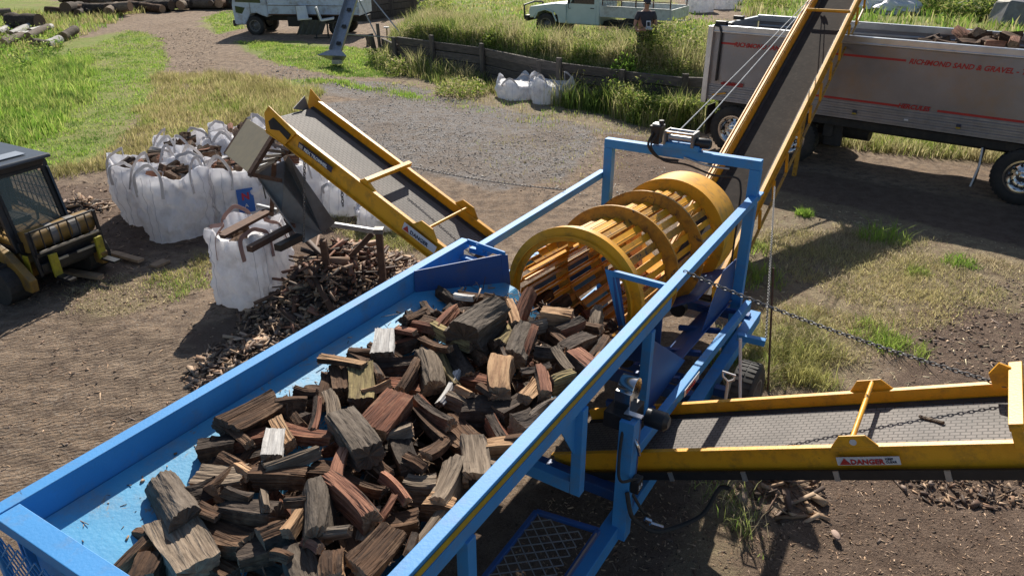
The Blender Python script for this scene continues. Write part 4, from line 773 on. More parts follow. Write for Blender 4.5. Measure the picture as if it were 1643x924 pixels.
# shovels
def shovel(foot, top, label, hand=True):
    foot, top = Vector(foot), Vector(top); r = root('shovel', foot, label, 'shovel'); d_ = (top - foot).normalized()
    MB().tube([foot + d_ * .28, top], .015, 8).build('shaft', STICK, r, smooth=True)
    sd = Vector(EU).cross(d_).normalized(); s2 = d_.cross(sd)
    MB().plate([foot, foot + sd * .1 + d_ * .08, foot + sd * .11 + d_ * .3, foot - sd * .11 + d_ * .3, foot - sd * .1 + d_ * .08], .006).build('blade', GREYM, r)
    if hand: MB().tube([top, top + sd * .05 + d_ * .05, top + sd * .055 + d_ * .11, top - sd * .055 + d_ * .11, top - sd * .05 + d_ * .05, top], .010, 7).build('handle', STICK, r, smooth=True)
shovel(W(6.05, -1.28, .0), G(1168, 612, .85), 'shovel with white D shaped grip leaning behind the lower right conveyor')
shovel(W(6.02, -1.08, .0), G(1188, 543, 1.15), 'long white shafted shovel leaning beside the machine tyre', False)
# ================= tipper trailer =================
T0 = G(1168, 245); T1 = G(1620, 328); TX = (T1 - T0).normalized(); TY = EZ.cross(TX)       # TY points away from the camera
tt = lambda s, t, z: T0 + TX * s + TY * t + EZ * z
TR = root('tipper_trailer', tt(3, 1.2, 0), 'long aluminium tipper trailer with red lettering, loaded with firewood at its right end', 'trailer')
TL, TW = 8.6, 2.35
b = MB(); b.plate([tt(-.62, .0, 1.42), tt(TL, .0, 1.42), tt(TL, .0, 2.48), tt(-.62, .0, 2.48)], .03, TY); b.build('side_panel', ALU, TR)
b = MB(); b.plate([tt(-.62, TW, 1.1), tt(TL, TW, 1.1), tt(TL, TW, 2.5), tt(-.62, TW, 2.5)], .03, TY); b.build('side_panel', ALU, TR)
b = MB()
for k in range(7): b.beam(tt(-.62, -.01, 1.40 - k * .048), tt(TL, -.01, 1.40 - k * .048), .05 if k % 2 else .03, .046)
b.build('ribbed_sill', mat('dull sill', (.30, .31, .35), (.24, .25, .28), .4, .8, scale=6), TR, bevel=.004)
b = MB(); b.beam(tt(-.66, -.0, 2.55), tt(TL, 0, 2.55), .11, .15); b.beam(tt(-.66, -.03, 2.50), tt(TL, -.03, 2.50), .08, .04); b.build('top_rail', ALUB, TR, bevel=.012)
b = MB(); b.beam(tt(-.66, TW, 2.56), tt(TL, TW, 2.56), .10, .14); b.beam(tt(-.6, TW - .04, 2.40), tt(TL, TW - .04, 2.40), .04, .05); b.beam(tt(-.6, TW - .04, 2.25), tt(TL, TW - .04, 2.25), .04, .05); b.build('top_rail', ALUB, TR, bevel=.012)
tg = MB(); tg.plate([tt(-.66, 0, 1.08), tt(-.66, TW, 1.08), tt(-.66, TW, 2.5), tt(-.66, 0, 2.5)], .04, TX); tg.beam(tt(-.66, 0, 2.55), tt(-.66, TW, 2.55), .08, .1)
tg = tg.build('tailgate', ALUB, TR, bevel=.005)
MB().beam(tt(-.68, -.05, 1.02), tt(-.68, -.05, 2.6), .09, .12, TX).build('tailgate_post', ALUB, TR, bevel=.008)
MB().beam(tt(-.45, -.06, 1.50), tt(-.45, -.05, 2.50), .05, .03, TX).tube([tt(-.62, -.06, 2.62), tt(-.5, -.07, 2.60), tt(-.45, -.07, 2.5)], .025, 8).build('tailgate_arm', BLKM, TR)
MB().box(tt(-.5, .02, 2.66), (.24, .14, .08), TX).box(tt(-.36, .06, 2.64), (.18, .1, .07), TX).build('tailgate_hinge', BLKM, TR, bevel=.01)
MB().box(tt(-.62, 1.15, 2.66), (.22, .12, .08), TX).build('tailgate_hinge', BLKM, TR, bevel=.01)
MB().plate([tt(-.62, .02, 1.12), tt(TL, .02, 1.12), tt(TL, TW - .02, 1.12), tt(-.62, TW - .02, 1.12)], .04).build('floor', GREYM, TR)
b = MB()
for t in (.55, 1.75): b.beam(tt(-.5, t, .90), tt(TL, t, .90), .12, .24)
b.beam(tt(-.4, .12, .98), tt(TL, .12, .98), .06, .14); b.build('chassis_rail', BLACK, TR)
for z, s0, s1 in ((2.27, -.44, -.1), (2.27, 1.45, 3.15), (1.455, -.35, .0), (1.455, .45, 3.2), (1.455, 3.85, TL)):
    MB().plate([tt(s0, -.018, z - .02), tt(s1, -.018, z - .02), tt(s1, -.018, z + .02), tt(s0, -.018, z + .02)], .004, TY).build('red_stripe', RED, TR)
text('RICHMOND SAND & GRAVEL', .125, tt(-.16, -.022, 2.225), TX, EZ, RED, TR, shear=.25, bold=.004)
text('RICHMOND SAND & GRAVEL - TRANSPORT', .125, tt(3.2, -.022, 2.225), TX, EZ, RED, TR, shear=.25, bold=.004)
text('HERCULES', .10, tt(-.32, -.045, 1.43), TX, EZ, RED, TR, shear=.25, bold=.004); text('HERCULES', .115, tt(3.18, -.045, 1.43), TX, EZ, RED, TR, shear=.25, bold=.004)
for s in (2.45, 4.25): b = MB().box(tt(s, -.05, 1.24), (.075, .02, .07), TX); o = b.build('marker_light', NAVY, TR); MB().box(tt(s, -.055, 1.215), (.075, .02, .03), TX).build('reflector', TAPE, o)
MB().box(tt(3.38, -.05, 1.23), (.07, .02, .03), TX).build('badge', STICK, TR)
MB().beam(tt(-.5, -.06, 1.20), tt(-.2, -.06, 1.27), .02, .03).build('safety_catch', YEL, TR)
for s in (0., 1.28, 5.42, 6.7):
    wheel(TR, tt(s, .16, .5), -TY, .5, .30, CHROME); wheel(TR, tt(s, TW - .16, .5), TY, .5, .30, ALUB)
    MB().tube([tt(s, .2, .5), tt(s, TW - .2, .5)], .07, 10).build('axle', BLACK, TR)
MB().plate([tt(4.72, .0, .93), tt(4.72, .32, .93), tt(4.70, .32, .2), tt(4.70, .0, .2)], .012).build('mudflap', BLACK, TR)
MB().tube([tt(4.70, .0, .92), tt(4.73, -.02, .6), tt(4.68, -.02, .2)], .018, 6).build('mudflap_bracket', STICK, TR)
MB().plate([tt(-.6, .0, .95), tt(-.6, .4, .95), tt(-.58, .4, .3), tt(-.58, .0, .3)], .012).build('mudflap', BLACK, TR)
b = MB(); b.lathe([(-.5, .001), (-.5, .17), (.5, .17), (.5, .001)], tt(2.15, .7, .72), TX, 18); b.build('air_tank', BLACK, TR, smooth=True)
MB().box(tt(2.05, .3, .7), (.35, .1, .5), TX).box(tt(1.95, .22, .78), (.2, .05, .3), TX).build('suspension_bracket', BLACK, TR, bevel=.02)
# ================= generic vehicle frame =================
def lf(o, head):
    h = R(head); M = Matrix.Rotation(h, 4, 'Z'); M.translation = Vector(o); return M
# ================= ute =================
uc = Vector((2.9, 26.25, 1.1)); UF = lf(uc, 150) @ Matrix.Scale(.9, 4)      # local x forward (to the left of the picture)
UT = root('ute', uc, 'pale green white single cab ute with a dropside tray parked on the weedy bank', 'ute')
def U(b, n, m, p=UT, **k): return b.build(n, m, p, **k)
UW = mat('ute paint', (.56, .66, .63), (.50, .60, .57), .35, scale=3)
b = MB(UF); b.prism([(2.45, .62), (2.5, .85), (2.46, 1.02), (1.35, 1.18), (.95, 1.18), (.95, .50), (1.25, .50), (1.3, .75), (1.5, .9), (1.8, .95), (2.1, .88), (2.3, .65)], -.86, .86); body = U(b, 'body', UW, bevel=.03)
b = MB(UF); b.prism([(.98, 1.15), (.62, 1.78), (-.28, 1.84), (-.36, 1.7), (-.36, .48), (.98, .48)], -.80, .80); U(b, 'cab', UW, bevel=.05)
for sy in (-.805, .805):
    b = MB(UF); b.plate([(.80, sy, 1.2), (.52, sy, 1.70), (-.14, sy, 1.72), (-.14, sy, 1.2)], .012, (0, 1, 0)); U(b, 'side_window', GLASS)
    b = MB(UF); b.plate([(.86, sy * 1.006, .52), (.86, sy * 1.006, 1.17), (-.22, sy * 1.006, 1.17), (-.22, sy * 1.006, .52)], .012, (0, 1, 0)); dd = U(b, 'door', UW, bevel=.004)
    b = MB(UF); b.box((-.08, sy * 1.03, 1.06), (.14, .02, .03)); U(b, 'handle', BLKM, dd)
    b = MB(UF); b.box((.78, sy * 1.22, 1.32), (.05, .1, .24)).tube([(.8, sy * 1.18, 1.2), (.8, sy * 1.22, 1.05), (.8, sy * 1.02, 1.02)], .014, 6); U(b, 'mirror', BLKM)
    b = MB(UF); b.lathe([(0, .001), (0, .10), (.02, .10), (.02, .001)], (2.49, sy * .75, .88), UF.to_3x3() @ Vector((1, 0, 0)), 12) if 0 else b.box((2.49, sy * .78, .88), (.06, .22, .2)); U(b, 'headlight', CHROME)
b = MB(UF); b.plate([(.99, -.70, 1.2), (.66, -.70, 1.74), (.66, .70, 1.74), (.99, .70, 1.2)], .012); U(b, 'windscreen', GLASS)
b = MB(UF); b.tube([(2.72, -.75, .55), (2.76, -.75, 1.05), (2.72, 0, 1.12), (2.76, .75, 1.05), (2.72, .75, .55)], .035, 8).box((2.62, 0, .6), (.12, 1.6, .2)); U(b, 'bull_bar', BLKM)
for sy in (-1, 1): b = MB(UF); b.box((-1.75, sy * .93, 1.0), (2.6, .03, .32)).box((-1.75, sy * .93, 1.17), (2.6, .05, .03)).box((-1.75, sy * .93, .83), (2.6, .05, .03)); U(b, 'side_board', CREAM, bevel=.004)
b = MB(UF); b.box((-3.06, 0, 1.0), (.04, 1.88, .32)); U(b, 'tailboard', CREAM)
b = MB(UF); b.box((-1.75, 0, .84), (2.6, 1.86, .06)); U(b, 'tray_floor', CREAM)
b = MB(UF)
for k in range(6): b.box((-.55 - k * .48, -.93, .72), (.03, .04, .18))
b.box((-1.75, -.93, .64), (2.5, .03, .03)); U(b, 'rope_rail', CREAM)
b = MB(UF)
for x in (-.5, -1.75, -3.0):
    for sy in (-.88, .88): b.tube([(x, sy, .9), (x, sy, 1.72)], .025, 6)
for sy in (-.88, .88):
    for z in (1.38, 1.7): b.tube([(-.5, sy, z), (-3.0, sy, z)], .018, 6)
b.tube([(-3.0, -.88, 1.7), (-3.0, .88, 1.7)], .018, 6); U(b, 'rack', RUST)
b = MB(UF)
for k in range(12): b.tube([(-.46, -.8 + k * .145, .95), (-.46, -.8 + k * .145, 1.75)], .01, 5)
for k in range(5): b.tube([(-.46, -.8, 1.0 + k * .18), (-.46, .8, 1.0 + k * .18)], .01, 5)
U(b, 'headboard_mesh', GREYM)
b = MB(UF); b.box((-.2, 0, .52), (5.0, .8, .16)); U(b, 'chassis', BLACK)
UY = UF.to_3x3() @ Vector((0, 1, 0))
for x in (1.78, -1.55):
    wheel(UT, UF @ Vector((x, .72, .40)), UY, .37, .25, GREYM); wheel(UT, UF @ Vector((x, -.72, .40)), -UY, .37, .25, GREYM)
for sy in (-1, 1): b = MB(UF); b.tube([(2.25, sy * .86, .62), (2.1, sy * .87, .86), (1.8, sy * .87, .95), (1.5, sy * .87, .88), (1.32, sy * .87, .55)], .03, 7); U(b, 'wheel_arch', UW, smooth=True)
# ================= white truck =================
tc_ = Vector((-10.75, 36.1, 0)); tc_.z = tz(-10.75, 36.1) ; KF = lf(tc_ - Vector((0, 0, .03)), 174)
KT = root('truck', tc_, 'old white cab over tipper truck parked on the track at the top left', 'truck')
KW = mat('truck paint', (.50, .58, .68), (.42, .50, .60), .45, scale=3, dirt=(.22, .16, .11), dirt_amt=.6)
def K(b, n, m, p=KT, **k): return b.build(n, m, p, **k)
b = MB(KF); b.prism([(1.62, .55), (1.66, 1.25), (1.50, 2.15), (.10, 2.2), (.02, 1.0), (.05, .78), (.30, .85), (.55, .96), (.85, .92), (1.05, .6), (1.15, .45), (1.6, .45)], -.95, .95); K(b, 'cab', KW, bevel=.05)
for sy in (-1, 1):
    b = MB(KF); b.plate([(1.50, sy * .96, .98), (1.22, sy * .96, .92), (1.05, sy * .96, 1.18), (1.50, sy * .96, 1.25)], .012, (0, 1, 0)); K(b, 'lower_window', GLASS)
    b = MB(KF); b.plate([(1.46, sy * .96, 1.42), (.30, sy * .96, 1.38), (.34, sy * .96, 2.0), (1.36, sy * .96, 2.0)], .012, (0, 1, 0)); K(b, 'side_window', GLASS)
    b = MB(KF); b.box((.82, sy * .955, 1.5), (.02, .02, 1.15)); K(b, 'door_seam', GREYM)
    b = MB(KF); b.tube([(1.5, sy * .97, 1.9), (1.62, sy * 1.15, 1.85), (1.6, sy * 1.15, 1.45)], .02, 6).box((1.6, sy * 1.17, 1.55), (.04, .16, .3)); K(b, 'mirror', BLKM)
b = MB(KF); b.plate([(1.655, -.85, 1.32), (1.655, .85, 1.32), (1.52, .85, 2.05), (1.52, -.85, 2.05)], .012); K(b, 'windscreen', GLASS)
b = MB(KF); b.box((1.66, 0, .52), (.12, 1.9, .26)); K(b, 'bumper', BLKM, bevel=.02)
b = MB(KF)
for sy in (-1, 1): b.box((-2.1, sy * 1.0, 1.12), (4.1, .05, .42)).box((-2.1, sy * 1.02, 1.33), (4.1, .04, .05)).box((-2.1, sy * 1.0, 1.53), (4.1, .04, .34))
b.box((-.05, 0, 1.4), (.06, 2.0, 1.0)); b.box((-4.15, 0, 1.2), (.05, 2.0, .6)); b.box((-2.1, 0, .92), (4.1, 2.0, .06)); K(b, 'tray', KW, bevel=.006)
b = MB(KF); b.box((-2.1, 1.02, 1.30), (4.1, .05, .02)).box((-2.1, 1.02, .915), (4.1, .05, .05)); K(b, 'rust_seam', RUST)
b = MB(KF); b.box((-1.6, 0, .72), (5.4, .7, .25)).box((-1.3, .8, .62), (.9, .3, .42)).box((-2.6, .75, .68), (.5, .3, .3)); K(b, 'chassis', BLACK)
KY = KF.to_3x3() @ Vector((0, 1, 0))
for x in (.72, -3.1):
    wheel(KT, KF @ Vector((x, .78, .41)), KY, .41, .26, GREYM); wheel(KT, KF @ Vector((x, -.78, .41)), -KY, .41, .26, GREYM)
# ================= elevator, seats, posts =================
eb = G(540, 84, .45); et = eb + Vector((.85, 3.6, 3.4)); ev = root('elevator', Vector((eb.x, eb.y, tz(eb.x, eb.y))), 'slender metal trough elevator leaning up to the right behind the turf strip', 'elevator')
ax = (et - eb).normalized(); sd = ax.cross(EZ).normalized(); up = sd.cross(ax)
b = MB()
for s in (-1, 1): b.plate([eb + sd * .20 * s, et + sd * .20 * s, et + sd * .23 * s + up * .16, eb + sd * .23 * s + up * .16], .02)
b.plate([eb - sd * .2, eb + sd * .2, et + sd * .2, et - sd * .2], .02); b.build('trough', STEEL, ev)
for k in range(7): MB().box(eb + ax * (.35 + k * .75) + up * .05, (.12, .16, .02), ax, up).build('paddle', BLACK, ev)
MB().plate([eb - sd * .22 + up * .1, eb - sd * .62 + up * .12 - ax * .25, eb + sd * .5 + up * .12 - ax * .25, eb + sd * .22 + up * .1], .015).plate([eb - sd * .62 + up * .12 - ax * .25, eb - sd * .25 - EZ * .28, eb + sd * .25 - EZ * .28, eb + sd * .5 + up * .12 - ax * .25], .015).box(eb - EZ * .32, (.35, .25, .14)).build('feed_hopper', STEEL, ev)
g0 = lambda p: Vector((p.x, p.y, tz(p.x, p.y)))
m_ = eb + ax * 3.0
for s in (-1, 1): MB().tube([m_ + sd * .2 * s, g0(m_ + sd * .55 + sd * .35 * s + Vector((.9, -.9, 0)))], .025, 6).build('leg', STEEL, ev)
MB().tube([g0(m_ + sd * .9 + Vector((.9, -.9, 0))) + EZ * .1, g0(m_ + sd * .2 + Vector((.9, -.9, 0))) + EZ * .1], .022, 6).tube([eb + ax * .8, g0(m_ + sd * .9 + Vector((.9, -.9, 0)))], .02, 6).build('brace', STEEL, ev)
sc = G(520, 62, 0); ss = root('seat_pair', g0(sc), 'two old bucket seats on a steel stand in the shade behind the white truck', 'seats')
for i, (dx, ry) in enumerate(((-.75, .2), (.22, -.5))):
    c = g0(sc) + Vector((dx, 0, .75)); F = lf(c, -60 + 70 * i)
    b = MB(F); b.plate([(-.25, -.24, 0), (.3, -.24, .08), (.3, .24, .08), (-.25, .24, 0)], .07).plate([(-.25, -.24, 0), (-.25, .24, 0), (-.42, .22, .55), (-.42, -.22, .55)], .07); b.build('seat', WHITE, ss, bevel=.02)
    b = MB(F); b.plate([(-.3, -.25, -.04), (-.3, .25, -.04), (-.46, .23, .52), (-.46, -.23, .52)], .02); b.build('seat_shell', GREYM, ss)
c = g0(sc); MB().beam(c + Vector((-.9, 0, .66)), c + Vector((.5, 0, .66)), .05, .05).beam(c + Vector((.2, 0, 0)), c + Vector((.2, 0, .7)), .06, .06, (1, 0, 0)).beam(c + Vector((-.3, -.1, 0)), c + Vector((-.3, 0, .7)), .05, .05, (1, 0, 0)).beam(c + Vector((-.4, -.1, .05)), c + Vector((.3, -.1, .05)), .05, .05).build('stand', BLKM, ss)
b = MB()
cl0 = c + Vector((-.85, -.1, .0)); V_ = []
for j in range(12):
    for i in range(14): V_.append(cl0 + Vector((-.28 * (j / 11) + i * .085, -.1 + .05 * math.sin(i * 2.1), .78 - j * .055)))
b.add(V_, [(j * 14 + i, j * 14 + i + 1, (j + 1) * 14 + i + 1, (j + 1) * 14 + i) for j in range(11) for i in range(13)]); b.build('cloth_cover', mat('grey cloth', (.09, .09, .08), (.06, .06, .055), .9), ss, smooth=True)
for (x, y, h_, r_, lb) in ((600, 97, .95, .10, 'leaning square old post at the left end of the sleeper wall'), (591, 74, .45, .09, 'short dark round post just behind the leaning old post'), (868, 152, 1.0, .12, 'pale split post standing before the sleeper wall between the two bags')):
    p = G(x, y, 0); p.z = -.02; b = MB(); n = 9
    b.tube([p, p + Vector((.02, 0, h_ * .5)), p + Vector((-.05, .02, h_))], [r_, r_ * .96, r_ * .9], n); o = b.build('post', SLEEPER, None); tag(o, lb, 'post')
p = g0(G(655, 86)); o = MB().sphere((0, 0, 0), .3, (1.4, 1, .6), 8).build('stump', BARKG, None, loc=(0, 0, 0)); o.location = p + EZ * .05; tag(o, 'low grey stump in the turf beside the foot of the elevator', 'stump')
p = g0(G(622, 70)); r = root('trailer_jack', p, 'small rusty jack with a pale top behind the elevator foot', 'jack'); MB().beam(p, p + EZ * .6, .05, .05, (1, 0, 0)).box(p + EZ * .05, (.3, .3, .04)).build('jack_post', RUST, r); MB().box(p + EZ * .62, (.22, .12, .05)).build('jack_top', STICK, r)
# ================= sleeper wall =================
SW = root('sleeper_wall', (-1, 23.9, 0), 'low retaining wall of weathered timber sleepers half hidden by weeds', 'retaining wall')
pts = [Vector((x, y, 0)) for x, y in WALL[:7]] + [Vector((5.6, 19.0, 0))]
for i in range(len(pts) - 1):
    a, c = pts[i], pts[i + 1]; L_ = (c - a).length; n = max(1, round(L_ / 2.4)); dr_ = (c - a).normalized(); nm = Vector((dr_.y, -dr_.x, 0)); nm = nm if nm.y < 0 else -nm
    for k in range(n):
        s0 = a + dr_ * L_ * k / n; s1 = a + dr_ * L_ * (k + 1) / n
        for j in range(4):
            if i == 0 and j == 3: continue
            h0 = .13 + j * .255 + random.uniform(-.012, .012); dz = random.uniform(-.02, .02)
            q0, q1 = s0 + EZ * h0 + nm * random.uniform(-.015, .02), s1 - dr_ * .02 + EZ * (h0 + dz) + nm * random.uniform(-.015, .02)
            F = frame(q0, EZ); b = MB(); b.beam(q0, q1, .11, .235); b.build('sleeper', SLEEPER, SW, M=frame(q0, EZ, dr_), bevel=.012)
        p = s0 + nm * .12; MB().beam(p, p + EZ * (1.08 + random.uniform(-.1, .2)) + nm * .04, .16, .09, nm).build('post', SLEEPER, SW, bevel=.01)
# ================= person =================
def body_mesh(name, jts, edges, m, parent=None, sub=2, label=None):
    me = bpy.data.meshes.new(name); me.from_pydata([j[0] for j in jts], edges, []); o = bpy.data.objects.new(name, me); COL.objects.link(o)
    md = o.modifiers.new('skin', 'SKIN'); sv = me.skin_vertices[0].data if me.skin_vertices else None
    if sv is None:
        import bmesh
        bm = bmesh.new(); bm.from_mesh(me); bm.verts.layers.skin.verify(); bm.to_mesh(me); bm.free(); sv = me.skin_vertices[0].data
    for i, j in enumerate(jts): sv[i].radius = (j[1], j[2] if len(j) > 2 else j[1]); sv[i].use_root = (i == 0)
    md.use_smooth_shade = True; s_ = o.modifiers.new('sub', 'SUBSURF'); s_.levels = sub; s_.render_levels = sub
    bpy.context.view_layer.update(); me2 = bpy.data.meshes.new_from_object(o.evaluated_get(bpy.context.evaluated_depsgraph_get())); bpy.data.objects.remove(o)
    me2.materials.clear(); me2.materials.append(m); o = bpy.data.objects.new(name, me2); COL.objects.link(o)
    if parent: o.parent = parent
    return o
SKIN = mat('skin', (.42, .23, .16), (.36, .19, .13), .55, scale=8); SHIRT = mat('dark grey shirt', (.035, .034, .045), (.05, .048, .06), .85, scale=8); TROU = mat('dark trousers', (.03, .03, .035), (.045, .045, .05), .85)
pc = G(1031, 101, 1.1); pc.z = tz(pc.x, pc.y) - .13
PE = root('person', pc, 'person in dark t-shirt and cap standing in weeds, holding a white controller', 'person'); PE.rotation_euler = (0, 0, R(8))
# local: faces -y (toward the camera)
J = [((0, .02, .95), .15, .11), ((0, .02, 1.15), .155, .115), ((0, .01, 1.36), .165, .12), ((0, .01, 1.48), .08, .07), ((0, -.01, 1.56), .055, .055), ((0, -.03, 1.64), .078, .09), ((0, -.03, 1.72), .07, .085),
     ((-.20, .01, 1.41), .065), ((-.29, 0, 1.16), .048), ((-.26, -.12, .98), .04) , ((-.13, -.30, 1.04), .028), ((.20, .01, 1.41), .065), ((.29, 0, 1.16), .048), ((.26, -.12, .98), .04), ((.13, -.30, 1.04), .028),
     ((-.10, .02, .86), .105), ((-.12, -.01, .48), .065), ((-.13, .03, .08), .045), ((-.14, -.12, .04), .04), ((.10, .02, .86), .105), ((.13, -.01, .48), .065), ((.14, .03, .08), .045), ((.15, -.12, .04), .04)]
ED = [(0, 1), (1, 2), (2, 3), (3, 4), (4, 5), (5, 6), (2, 7), (7, 8), (8, 9), (9, 10), (2, 11), (11, 12), (12, 13), (13, 14), (0, 15), (15, 16), (16, 17), (17, 18), (0, 19), (19, 20), (20, 21), (21, 22)]
body_mesh('body', J, ED, SKIN, PE)
cl_ = lambda i, g_: (J[i][0], J[i][1] + g_, (J[i][2] if len(J[i]) > 2 else J[i][1]) + g_)
mid = lambda a, b, t: tuple(a[k] * (1 - t) + b[k] * t for k in range(3))
body_mesh('shirt', [cl_(0, .015), cl_(1, .015), cl_(2, .015), ((0, .01, 1.45), .09, .08), cl_(7, .02), (mid(J[7][0], J[8][0], .75), .07), cl_(11, .02), (mid(J[11][0], J[12][0], .75), .07)], [(0, 1), (1, 2), (2, 3), (2, 4), (4, 5), (2, 6), (6, 7)], SHIRT, PE)
body_mesh('trousers', [((0, .02, .93), .155, .12), cl_(15, .012), cl_(16, .02), (mid(J[16][0], J[17][0], .9), .06), cl_(19, .012), cl_(20, .02), (mid(J[20][0], J[21][0], .9), .06)], [(0, 1), (1, 2), (2, 3), (0, 4), (4, 5), (5, 6)], TROU, PE)
def loc(b, n, m, p, **k):
    o = b.build(n, m, None, loc=(0, 0, 0), **k); o.location = (0, 0, 0); o.parent = p; return o
b = MB(); b.lathe([(0, .105), (.03, .104), (.07, .085), (.10, .05), (.115, .001)], (0, -.02, 1.70), (0, 0, 1), 18); b.plate([(-.08, -.10, 1.705), (-.07, -.19, 1.69), (.07, -.19, 1.69), (.08, -.10, 1.705)], .012); loc(b, 'cap', SHIRT, PE, smooth=True)
b = MB(); b.sphere((0, -.125, 1.635), .016, (.8, 1, 1.3), 6).sphere((-.09, -.02, 1.64), .022, (.4, .8, 1.2), 6).sphere((.09, -.02, 1.64), .022, (.4, .8, 1.2), 6); loc(b, 'nose_and_ears', SKIN, PE, smooth=True)
b = MB(); b.box((0, -.115, 1.665), (.13, .03, .028)); loc(b, 'sunglasses', BLACK, PE)
b = MB(); b.box((0, -.118, 1.595), (.045, .01, .008)); loc(b, 'mouth', mat('lips', (.25, .10, .08)), PE)
for s in (-1, 1):
    for k in range(4):
        b = MB(); x0 = s * (.135 - .0); b.tube([(x0, -.29, 1.065 - k * .018), (x0 - s * .01, -.345, 1.068 - k * .019), (x0 - s * .035, -.37, 1.06 - k * .018), (x0 - s * .055, -.365, 1.052 - k * .017)], [.010, .0095, .009, .007], 6); loc(b, 'finger', SKIN, PE, smooth=True)
    b = MB(); b.tube([(s * .125, -.30, 1.07), (s * .10, -.31, 1.10), (s * .07, -.32, 1.105)], [.012, .011, .008], 6); loc(b, 'thumb', SKIN, PE, smooth=True)
cc = root('remote_controller', pc + Vector((0, -.33, 1.06)), 'white remote controller held in the hands of the person in the dark t-shirt', 'controller')
MB().box(pc + Vector((0.045, -.325, 1.06)), (.19, .12, .05), (1, .14, 0)).build('controller_case', STICK, cc, bevel=.012)
MB().box(pc + Vector((.035, -.27, 1.17)), (.12, .02, .17), (1, .14, 0), (0, .3, 1)).build('screen_mount', STICK, cc, bevel=.01)
MB().box(pc + Vector((.033, -.285, 1.17)), (.07, .012, .10), (1, .14, 0), (0, .3, 1)).build('screen', BLACK, cc)
